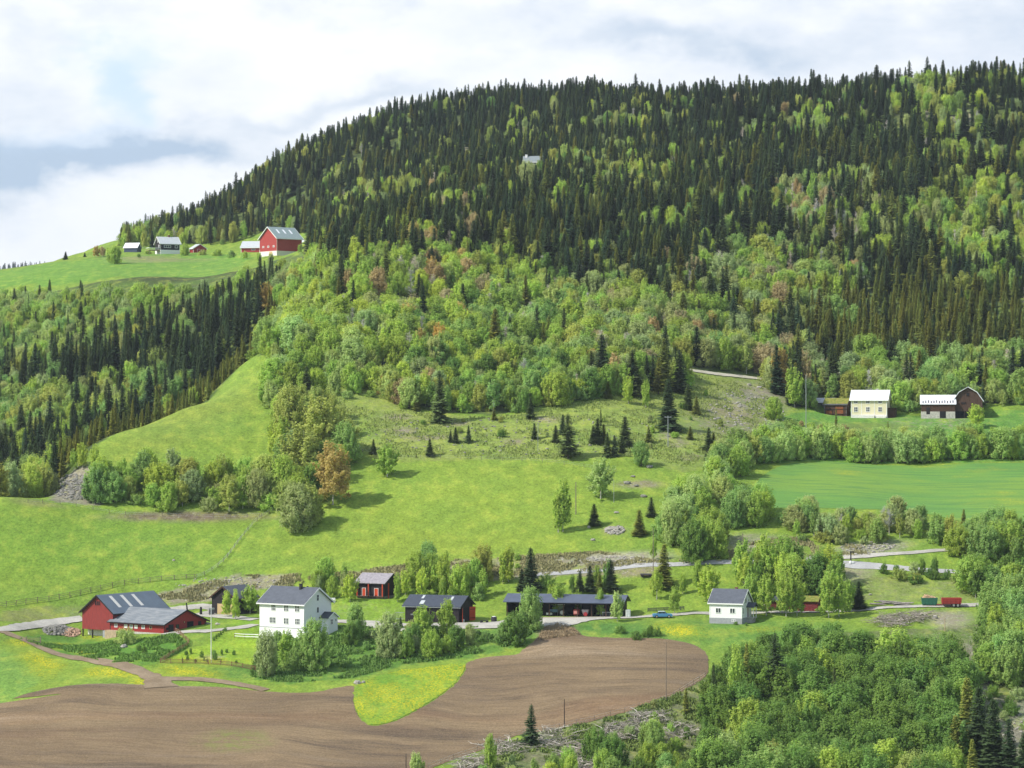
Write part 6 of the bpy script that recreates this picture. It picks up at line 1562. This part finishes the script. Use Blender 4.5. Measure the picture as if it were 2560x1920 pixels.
for i in range(230):
    x = rd.uniform(-1.5, 1.45); y_ = rd.uniform(-.85, .85); top = .95 * math.exp(-((x + .75) / .75) ** 2) + .55 * math.exp(-((x - .6) / .8) ** 2)
    z = rd.uniform(0, 1) ** .5 * (top * (1 - (y_ / 1.3) ** 2) + .15); a = rd.uniform(0, 3.14); t = rd.uniform(-.6, .6); l = .2
    d_ = Vector((math.cos(a) * math.cos(t), math.sin(a) * math.cos(t), math.sin(t))) * l; c_ = Vector((x, y_, z)); b_.tube([c_ - d_, c_ + d_], [.085, .085], 4)
b_.build('split_logs', WOODF, w_); w_.children[0]['kind'] = 'stuff'
# red tipping trailer
p = gp(2055, 1311); e = empty('red_trailer', p, R(-4), 'red farm tipping trailer with tandem wheels on the track', 'trailer')
tr = MB().add([(-2.1,-1.1,.75),(2.1,-1.1,.75),(2.1,1.1,.75),(-2.1,1.1,.75),(-2.15,-1.15,2.0),(2.2,-1.15,2.0),(2.2,1.15,2.0),(-2.15,1.15,2.0),
               (-2.05,-1.05,2.0),(2.1,-1.05,2.0),(2.1,1.05,2.0),(-2.05,1.05,2.0),(-2.0,-1.0,.85),(2.0,-1.0,.85),(2.0,1.0,.85),(-2.0,1.0,.85)],
       [(0,3,2,1),(0,1,5,4),(1,2,6,5),(2,3,7,6),(3,0,4,7),(4,5,9,8),(5,6,10,9),(6,7,11,10),(7,4,8,11),(8,9,13,12),(9,10,14,13),(10,11,15,14),(11,8,12,15),(12,13,14,15)])
tr.build('body', REDP, e)
for z in (1.05, 1.38, 1.72): MB().box(-2.12, 2.16, -1.19, -1.12, z - .03, z + .03).build('side_rib', DKRED, e)
for x in (-1.4, -.4, .6, 1.6): MB().box(x - .05, x + .05, -1.21, -1.12, .76, 2.0).build('stanchion', REDP, e)
MB().box(-2.0, 2.0, -.5, .5, .55, .74).build('chassis', DKRED, e); MB().box(-3.2, -2.0, -.06, .06, .5, .62).build('drawbar', DKRED, e)
for x in (.45, 1.35):
    for y_ in (-.95, .95): wheel(e, x, y_, .42, .3)
# logs beside the track
lm = MB().tube([(-1.7, 0, 0), (0, .03, 0), (1.7, 0, 0)], [.14, .13, .10], 8); l0 = None
sides = ['lowest', 'upper', 'leftmost', 'pale', 'crooked', 'short', 'thick', 'buried', 'protruding', 'split', 'dark', 'thin', 'rear', 'front']
for i in range(14):
    q = gp(1893 + 5.2 * i + rd.uniform(-4, 4), 1309 - rd.uniform(0, 5)); q[2] += .12 + .22 * (i % 3)
    if l0 is None: o = lm.build('felled_log', LOG); l0 = o
    else: o = l0.copy(); COL.objects.link(o)
    o.location = q; o.rotation_euler = (0, rd.uniform(-.08, .08), rd.uniform(-.35, .2)); o.scale = (rd.uniform(.7, 1.2),) + (rd.uniform(.8, 1.4),) * 2
    tag(o, sides[i] + ' grey felled log in the low heap between the dark spruce and the green skip', 'log', 'felled logs by the track')
# machines in the shed
bx = B['long']; exx, eyy = bx['ex'], bx['ey']; o0 = np.array(bx['loc'])
def inshed(s, t): return (o0[0] + exx[0] * s + eyy[0] * t, o0[1] + exx[1] * s + eyy[1] * t, o0[2] + .06)
e = empty('tractor', inshed(11.2, 1.5), bx['rz'] + R(12), 'dark blue-grey tractor parked in the open shed bay', 'tractor')
MB().box(-1.9, .1, -.42, .42, .8, 1.45).build('bonnet', mat('tractor_blue', (.10, .17, .22)), e, bevel=.06)
cbn = MB().box(.1, 1.5, -.75, .75, 1.0, 2.45).build('cab', GLS, e, bevel=.05); MB().box(0, 1.6, -.82, .82, 2.46, 2.58).build('cab_roof', LRF, e)
for x in (.12, 1.45):
    for y_ in (-.74, .74): MB().box(x - .05, x + .05, y_ - .05, y_ + .05, 1.0, 2.46).build('cab_pillar', BLK, e)
for y_ in (-.85, .85): wheel(e, 1.0, y_, .78, .42); wheel(e, -1.45, y_ * .85, .5, .3)
MB().box(-2.5, -2.0, -.8, .8, .3, .7).build('front_loader', GALV, e)
e = empty('red_tank_machine', inshed(15.6, .8), bx['rz'], 'rounded red machine standing in the middle of the open shed', 'farm machine')
MB().tube([(0, 0, .25), (0, 0, .5), (0, 0, 1.45), (0, 0, 1.6)], [.55, .7, .7, .5], 12).build('tank', REDP, e, smooth=False); MB().box(-.5, .5, -.76, -.66, .6, 1.3).build('front_panel', mat('pinkish_panel', (.55, .22, .20)), e)
for y_ in (-.5, .5): wheel(e, .3, y_, .25, .15, False)
e = empty('grain_seeder', inshed(17.6, .9), bx['rz'], 'pale pinkish machine with a round drum right of the red one', 'farm machine')
MB().prism([(-.5, .5), (.5, .5), (.8, 1.5), (-.8, 1.5)], -.5, .5, 'y').build('hopper', mat('pale_machine_paint', (.45, .38, .38)), e); MB().disc((.1, -.65, .55), .45, .3).build('drum', DKRED, e)
for x in (-.55, .55): MB().box(x - .06, x + .06, -.5, .5, 0, .5).build('leg', BLK, e)
e = empty('harrow', inshed(22.3, 1.0), bx['rz'], 'grey bladed harrow in the right bay of the open shed', 'farm machine')
MB().box(-1.1, 1.1, -.1, .1, .9, 1.05).build('beam', GALV, e)
for i in range(7): MB().disc((-.96 + .32 * i, 0, .45), .42, .05, 12, 'x').build('disc_blade', GRC, e)
for x in (-.9, .9): MB().box(x - .05, x + .05, -.05, .05, .4, .9).build('arm', GALV, e)
p = gp(1357, 1334); e = empty('white_container_tank', p, R(-10), 'pale upright liquid tank in a cage at the right end of the machine shed', 'tank')
MB().box(-.5, .5, -.5, .5, .15, 1.75).build('tank', mat('milky_plastic', (.62, .66, .62), .5), e, bevel=.08)
for x in (-.53, -.2, .2, .53): MB().box(x - .02, x + .02, -.56, -.52, .1, 1.8).build('cage_bar', GALV, e)
MB().box(-.6, .6, -.6, .6, 0, .12).build('pallet', WOODL, e)
p = gp(864, 1340); e = empty('wire_cage', p, R(-20), 'grey wire cage trailer beside the left wall of the black garage', 'cage')
for z in (.3, 1.7): MB().box(-.95, .95, -.6, -.55, z, z + .06).box(-.95, .95, .55, .6, z, z + .06).box(-.95, -.9, -.54, .54, z, z + .06).box(.9, .95, -.54, .54, z, z + .06).build('frame', GALV, e)
for i in range(9): MB().box(-.93 + .232 * i - .02, -.93 + .232 * i + .02, -.59, -.56, .36, 1.7).build('upright', GALV, e)
MB().box(-.9, .9, -.5, .5, .31, .35).build('floor', GALV, e)
p = gp(1067, 1343); e = empty('wrapped_bale', p, 0, 'dark round bale with white top between the garage and the machine shed', 'bale')
MB().tube([(0, 0, 0), (0, 0, .15), (0, 0, 1.0), (0, 0, 1.12)], [.55, .65, .65, .5], 14).build('wrap', mat('dark_bale_wrap', (.05, .045, .055), .35), e); MB().tube([(0, 0, 1.125), (0, 0, 1.2)], [.42, .3], 12).build('cover', WTR, e)
p = gp(1046, 1346); e = empty('flat_trailer', p, R(-6), 'low black flat cart left of the dark round bale', 'cart')
MB().box(-.9, .9, -.5, .5, .45, .55).build('platform', BLK, e)
for x in (-.6, .6):
    for y_ in (-.5, .5): wheel(e, x, y_, .26, .14, False)
p = gp(1001, 1345); e = empty('small_barrel', p, 0, 'small pale barrel at the foot of the open red garage door', 'barrel')
MB().tube([(0, 0, 0), (0, 0, .35), (0, 0, .75)], [.22, .27, .22], 12).build('drum', CONW, e); MB().tube([(0, 0, .752), (0, 0, .82)], [.2, .2], 12).build('lid', DKRED, e)
p = gp(716, 1301); e = empty('white_garden_bench', p, R(10), 'white garden bench on the lawn behind the farmhouse', 'bench')
MB().box(-.9, .9, -.25, .25, .42, .50).build('seat', WTR, e); MB().box(-.9, .9, .22, .28, .55, 1.0).build('backrest', WTR, e)
for x in (-.8, .8): MB().box(x - .05, x + .05, -.22, .22, 0, .42).build('leg', WTR, e)
p = gp(457, 1328); e = empty('pallet_stack', p, R(15), 'stack of grey pallets beside the black posts', 'pallets')
for i in range(8): MB().box(-.6, .6, -.5, .5, .2 * i, .2 * i + .12).build('pallet', GALV if i > 5 else GRYB, e)
p = gp(1838, 1217); e = empty('road_sign_post', p, 0, 'dark post with bent top and white sacks at its foot by the road fork', 'post')
MB().box(-.14, .14, -.1, .1, -.4, 2.5).build('post', PIP, e); MB().box(-.14, .75, -.08, .08, 2.5, 2.75).build('arm', PIP, e)
MB().tube([(-.1, -.35, 0), (-.1, -.35, .45), (-.05, -.3, .62)], [.32, .3, .1], 10).build('sack', WTR, e); MB().tube([(.4, -.3, 0), (.42, -.3, .3), (.4, -.28, .42)], [.26, .24, .1], 10).build('sack', WTR, e)
p = gp(1396, 1247); e = empty('timber_cart', p, R(4), 'low dark timber cart loaded with planks at the foot of the tall thin pole', 'cart')
MB().box(-1.3, 1.3, -.5, .5, .45, .6).build('bed', DBR, e)
for i in range(4): MB().box(-1.4, 1.35, -.45 + .24 * i, -.27 + .24 * i, .61 + .02 * i, .85).build('plank', GRYB, e)
for x in (-.9, .9):
    for y_ in (-.5, .5): wheel(e, x, y_, .3, .12, False)
# stones
def rock_bm(b_, c, r, rg):
    t = (1 + 5 ** .5) / 2
    vs = [(-1,t,0),(1,t,0),(-1,-t,0),(1,-t,0),(0,-1,t),(0,1,t),(0,-1,-t),(0,1,-t),(t,0,-1),(t,0,1),(-t,0,-1),(-t,0,1)]
    sx, sy, sz = rg.uniform(.7, 1.4), rg.uniform(.7, 1.3), rg.uniform(.45, .9); a = rg.uniform(0, 6.28); ca, sa = math.cos(a), math.sin(a)
    out = []
    for v in vs:
        k = r / 1.9 * rg.uniform(.8, 1.2); x, y_, z = v[0] * k * sx, v[1] * k * sy, v[2] * k * sz; out.append((c[0] + x * ca - y_ * sa, c[1] + x * sa + y_ * ca, c[2] + z))
    b_.add(out, [(0,11,5),(0,5,1),(0,1,7),(0,7,10),(0,10,11),(1,5,9),(5,11,4),(11,10,2),(10,7,6),(7,1,8),(3,9,4),(3,4,2),(3,2,6),(3,6,8),(3,8,9),(4,9,5),(2,4,11),(6,2,10),(8,6,7),(9,8,1)])
rocks = []
for i in range(5):
    b_ = MB(); rock_bm(b_, (0, 0, 0), 1.0, rd); rocks.append(b_)
rmesh = {}
def boulder(u, v, r, label, pale=False, group='loose boulders'):
    k = (rd.randrange(5), pale)
    if k not in rmesh: o = rocks[k[0]].build('boulder', STNL if pale else STN); rmesh[k] = o
    else: o = rmesh[k].copy(); COL.objects.link(o)
    p = gp(u, v); o.location = p + np.array([0, 0, r * .15]); o.scale = (r, r, r); o.rotation_euler = (0, 0, rd.uniform(0, 6.28)); tag(o, label, 'boulder', group)
for u, v, r, pl, lb in [(1646,940,1.1,1,'pale boulder high on the pasture edge right of the stony patch'),(1552,905,.8,0,'grey boulder beside the stony patch'),(1566,880,.7,1,'pale stone above the grey boulder by the stony patch'),(1618,832,.7,1,'pale stone just below the hill track'),
    (1640,838,.8,1,'pale boulder under the right end of the hill track'),(1182,970,.5,1,'single pale stone right of the thin pole'),(1080,975,.5,1,'single white stone below the three small spruces'),(1403,1010,.9,0,'flat grey slab below the small round tree'),(1367,1030,.7,0,'dark rock on the slope below the round tree'),
    (1355,1045,.9,0,'brownish rock outcrop left of the dark rock'),(1375,1050,.8,0,'flat rock right of the brownish outcrop'),(1390,1073,.8,0,'dark rock above the small spruce pair'),(1331,1108,.7,1,'pale stone below the slender birch'),(1272,1140,.6,1,'white stone at the foot of the tidy small spruce'),(1281,1167,.6,1,'pale stone below the tidy small spruce'),
    (506,1038,.45,1,'white stone lying on the bright spur'),(268,1399,1.0,1,'pale boulder under the light bush before the cattle barn'),(772,1477,.9,1,'pale stone at the top corner of the dandelion strip'),(785,1475,.6,1,'small pale stone beside the one at the dandelion strip'),(375,1211,.4,1,'white stone alone in the left meadow'),
    (2140,1160,1.5,1,'broad pale outcrop below the sown field'),(1848,1199,.6,1,'white stone beside the road fork post'),(1992,1338,.6,1,'white stone on the brushwood below the trailer'),(2020,1335,.8,1,'pale stone right of the brushwood below the trailer'),(1880,1285,.5,1,'pale stone near the dark spruce by the track'),
    (425,1346,.5,0,'grey stone behind the cattle barn, left'),(448,1348,.6,0,'grey stone behind the cattle barn, middle'),(470,1349,.6,1,'pale stone behind the cattle barn, right'),(420,1338,.5,0,'dark rounded stone at the bend of the gravel road'),(443,1340,.5,0,'dark rounded stone right of the bend of the gravel road')]:
    boulder(u, v, r, lb, bool(pl))
def heap(name, label, u, v, n, ru, rv, size, m, hz=.6, kind=None, cat='stone heap'):
    c = gp(u, v); b_ = MB(); lst = []
    for i in range(n):
        a, q = rd.uniform(0, 6.28), math.sqrt(rd.random()); uu, vv = u + ru * q * math.cos(a), v + rv * q * math.sin(a)
        p = gp(uu, vv); s = rd.uniform(*size); rock_bm(b_, (p[0] - c[0], p[1] - c[1], p[2] - c[2] + hz * (1 - q) + s * .1), s, rd)
    o = b_.build(name, m); o.location = c; tag(o, label, cat, kind=kind); return o
heap('grey_rubble', 'heap of grey rubble left of the tall red barn', 125, 1362, 260, 34, 11, (.15, .45), STN, .8, 'stuff')
heap('reddish_rubble', 'reddish rubble spilled beside the tall red barn', 152, 1366, 200, 22, 10, (.12, .4), STNR, .5, 'stuff')
heap('scree', 'grey scree at the left foot of the spur', 158, 1052, 520, 52, 28, (.12, .55), STN, .1, 'stuff')
heap('stone_patch', 'loose stones on the patch left of the hill farm', 1612, 895, 230, 85, 50, (.10, .5), STNL, .05, 'stuff')
heap('field_stones', 'round heap of field stones at the meadow corner', 1328, 1146, 160, 22, 9, (.15, .5), STNL, .5, 'stuff')
heap('bank_stones', 'loose stones on the road bank above the machine shed', 1330, 1212, 200, 95, 10, (.12, .4), STNL, .05, 'stuff')
heap('bank_rubble', 'rubble on the cut bank by the road fork', 1875, 1182, 120, 60, 12, (.12, .45), STNL, .05, 'stuff')
heap('pasture_stones', 'stones strewn over the dry pasture', 1120, 940, 260, 330, 44, (.10, .42), STN, .0, 'stuff')
heap('farm_bank_stones', 'stones in the bare bank behind the dark garage', 500, 1262, 150, 120, 15, (.10, .35), STNL, .0, 'stuff')
heap('gully_stones', 'grey stones in the bare gully at the lower right', 2120, 1450, 160, 26, 55, (.08, .35), STNL, .0, 'stuff')
heap('gravel_bank', 'pale broken gravel bank at the right edge below', 2175, 1560, 110, 50, 45, (.08, .35), STNL, .1, 'stuff')
# brushwood
def brush(u, v, ru, rv, n, label, pale=.3, ln=(1.5, 3.8)):
    c = gp(u, v); b1, b2 = MB(), MB()
    for i in range(n):
        a, q = rd.uniform(0, 6.28), math.sqrt(rd.random()); p = gp(u + ru * q * math.cos(a), v + rv * q * math.sin(a)) - c
        l = rd.uniform(*ln); th = rd.choice((rd.uniform(-.6, .6), rd.uniform(1.2, 2.0))) + math.pi * (rd.random() < .5); up = rd.uniform(-.05, .45)
        p0 = Vector((p[0], p[1], p[2] + .1 + rd.random() * .6)); p1 = p0 + Vector((math.cos(th), math.sin(th) * .8, up)) * l * .5; p2 = p1 + Vector((math.cos(th + .3), math.sin(th + .3), up - .2)) * l * .5
        r = rd.uniform(.025, .06) if rd.random() > .15 else rd.uniform(.08, .13)
        bb = b2 if rd.random() < pale else b1
        bb.tube([p0, p1, p2], [r, r * .8, r * .3], 3)
        for k in range(3):
            s_ = p1.lerp(p2, rd.random()); bb.tube([s_, s_ + Vector((rd.uniform(-1, 1), rd.uniform(-1, 1), rd.uniform(-.1, .6))) * .8], [r * .5, r * .2], 3)
    e = empty('brushwood_heap', c, 0, label, 'brushwood', 'heaps of felled brushwood')
    b1.build('dead_twigs', TWIG, e)['kind'] = 'stuff'; b2.build('bare_branches', TWIGP, e)['kind'] = 'stuff'
for u, v, ru, rv, n, lb in [(1010,1652,28,16,120,'small brushwood heap just right of the lone bare-stemmed spruce foot'),(1090,1620,40,16,150,'pale brushwood left of the lone bare-stemmed spruce'),(1195,1600,45,20,190,'brushwood under the dark pole at the field edge'),(1270,1635,60,22,300,'largest heap of pale brushwood at the bottom centre'),
    (1345,1585,45,18,220,'brushwood below the right half of the field fence'),(1250,1668,60,14,200,'brushwood at the very bottom edge of the photo'),(1400,1556,38,14,170,'dense grey brushwood at the field corner'),(1470,1585,35,18,130,'brushwood right of the field corner bushes'),(1560,1610,40,18,90,'sparse brushwood at the left side of the lower wood'),
    (1925,1345,42,13,260,'long grey brushwood heap below the green skip'),(1980,1335,30,10,130,'brushwood right of the long heap below the red trailer'),(1080,1690,50,14,120,'brushwood reaching the bottom edge left of centre')]:
    brush(u, v, ru, rv, n, lb, .15 if v < 1400 else .38)
# dry reeds on the bank beside the field, and rough tufts on the pasture
def tufts(name, label, pts, n, hh, colr, w_=.06, clump=1):
    P_ = wpoly(pts); xs = [p[0] for p in P_]; ys = [p[1] for p in P_]
    X = RNG.uniform(min(xs), max(xs), n * 3); Y = RNG.uniform(min(ys), max(ys), n * 3); k = inpoly(X, Y, P_); X, Y = X[k][:n], Y[k][:n]
    if clump:
        q = vn(X, Y, 4.0, 61) + .5 * vn(X, Y, 1.6, 62) > -.05; X, Y = X[q], Y[q]
    Z = hgt(X, Y); m_ = len(X); a = RNG.uniform(0, 6.28, m_); h_ = RNG.uniform(.5, 1.2, m_) * hh; w2 = w_ * RNG.uniform(.6, 1.4, m_)
    dx, dy = np.cos(a) * w2, np.sin(a) * w2; lx, ly = RNG.normal(0, .25, m_) * h_, RNG.normal(0, .25, m_) * h_
    V = np.stack([np.stack([X - dx, Y - dy, Z - .05], 1), np.stack([X + dx, Y + dy, Z - .05], 1), np.stack([X + dx * .6 + lx, Y + dy * .6 + ly, Z + h_], 1), np.stack([X - dx * .6 + lx, Y - dy * .6 + ly, Z + h_], 1)], 1).reshape(-1, 3)
    o = bpy.data.objects.new(name, np_mesh(name, V, np.arange(m_ * 4).reshape(m_, 4), mat(name + '_blades', colr, .9, .3, ns=.7))); COL.objects.link(o)
    tag(o, label, 'grass', kind='stuff')
tufts('dry_reeds', 'dry brown reeds on the bank at the top of the ploughed field', [(1160,1385),(1175,1356),(1205,1348),(1240,1358),(1255,1372),(1200,1378)], 4200, .45, (.36, .27, .16), .08, 0)
tufts('rough_grass', 'rough olive grass tufts on the stony pasture', [(720,860),(900,890),(1060,902),(1300,865),(1500,810),(1690,840),(1640,950),(1480,1010),(1380,985),(1200,992),(1000,992),(800,985)], 36000, .38, (.235, .29, .075), .12)
tufts('bank_grass', 'tall straw-coloured grass on the banks above the farm', [(330,1290),(500,1245),(640,1240),(760,1235),(1100,1200),(1300,1192),(1420,1212),(1500,1205),(1700,1160),(1900,1185),(1880,1200),(1500,1216),(1160,1245),(800,1262),(560,1276),(380,1305)], 34000, .45, (.30, .28, .13), .12)
tufts('lush_grass', 'tall lush grass on the slope before the farm', [(40,1380),(230,1388),(378,1370),(410,1396),(345,1430),(240,1434),(120,1405)], 16000, .45, (.14, .26, .045), .13)
tufts('slope_grass', 'tall green grass on the slope between the farm road and the field', [(560,1382),(720,1356),(1090,1356),(1160,1358),(1130,1395),(1040,1415),(860,1436),(760,1465),(620,1476),(540,1462)], 30000, .5, (.125, .225, .045), .13)
tufts('scrub_grass', 'weeds and rough grass between the brushwood and the scrub', [(960,1690),(1116,1594),(1345,1545),(1480,1494),(1540,1470),(1700,1410),(1760,1500),(1560,1700)], 50000, .55, (.165, .225, .055), .14)

# ------------------------------------------------------------------ the air over the valley
hz = MB().box(-1400, 1400, -40, 5200, -135, 330).build('haze', MATS['white_painted_boards'])
m, t = newmat('valley_air'); hz.data.materials.clear(); hz.data.materials.append(m)
vol = t.nodes.new('ShaderNodeVolumePrincipled'); vol.inputs['Color'].default_value = (.80, .90, 1.0, 1); vol.inputs['Density'].default_value = .00005; vol.inputs['Anisotropy'].default_value = .2
ou = t.nodes.new('ShaderNodeOutputMaterial'); t.links.new(vol.outputs[0], ou.inputs['Volume']); tag(hz, 'thin pale air between the valley and the far ridge', 'haze', kind='stuff')
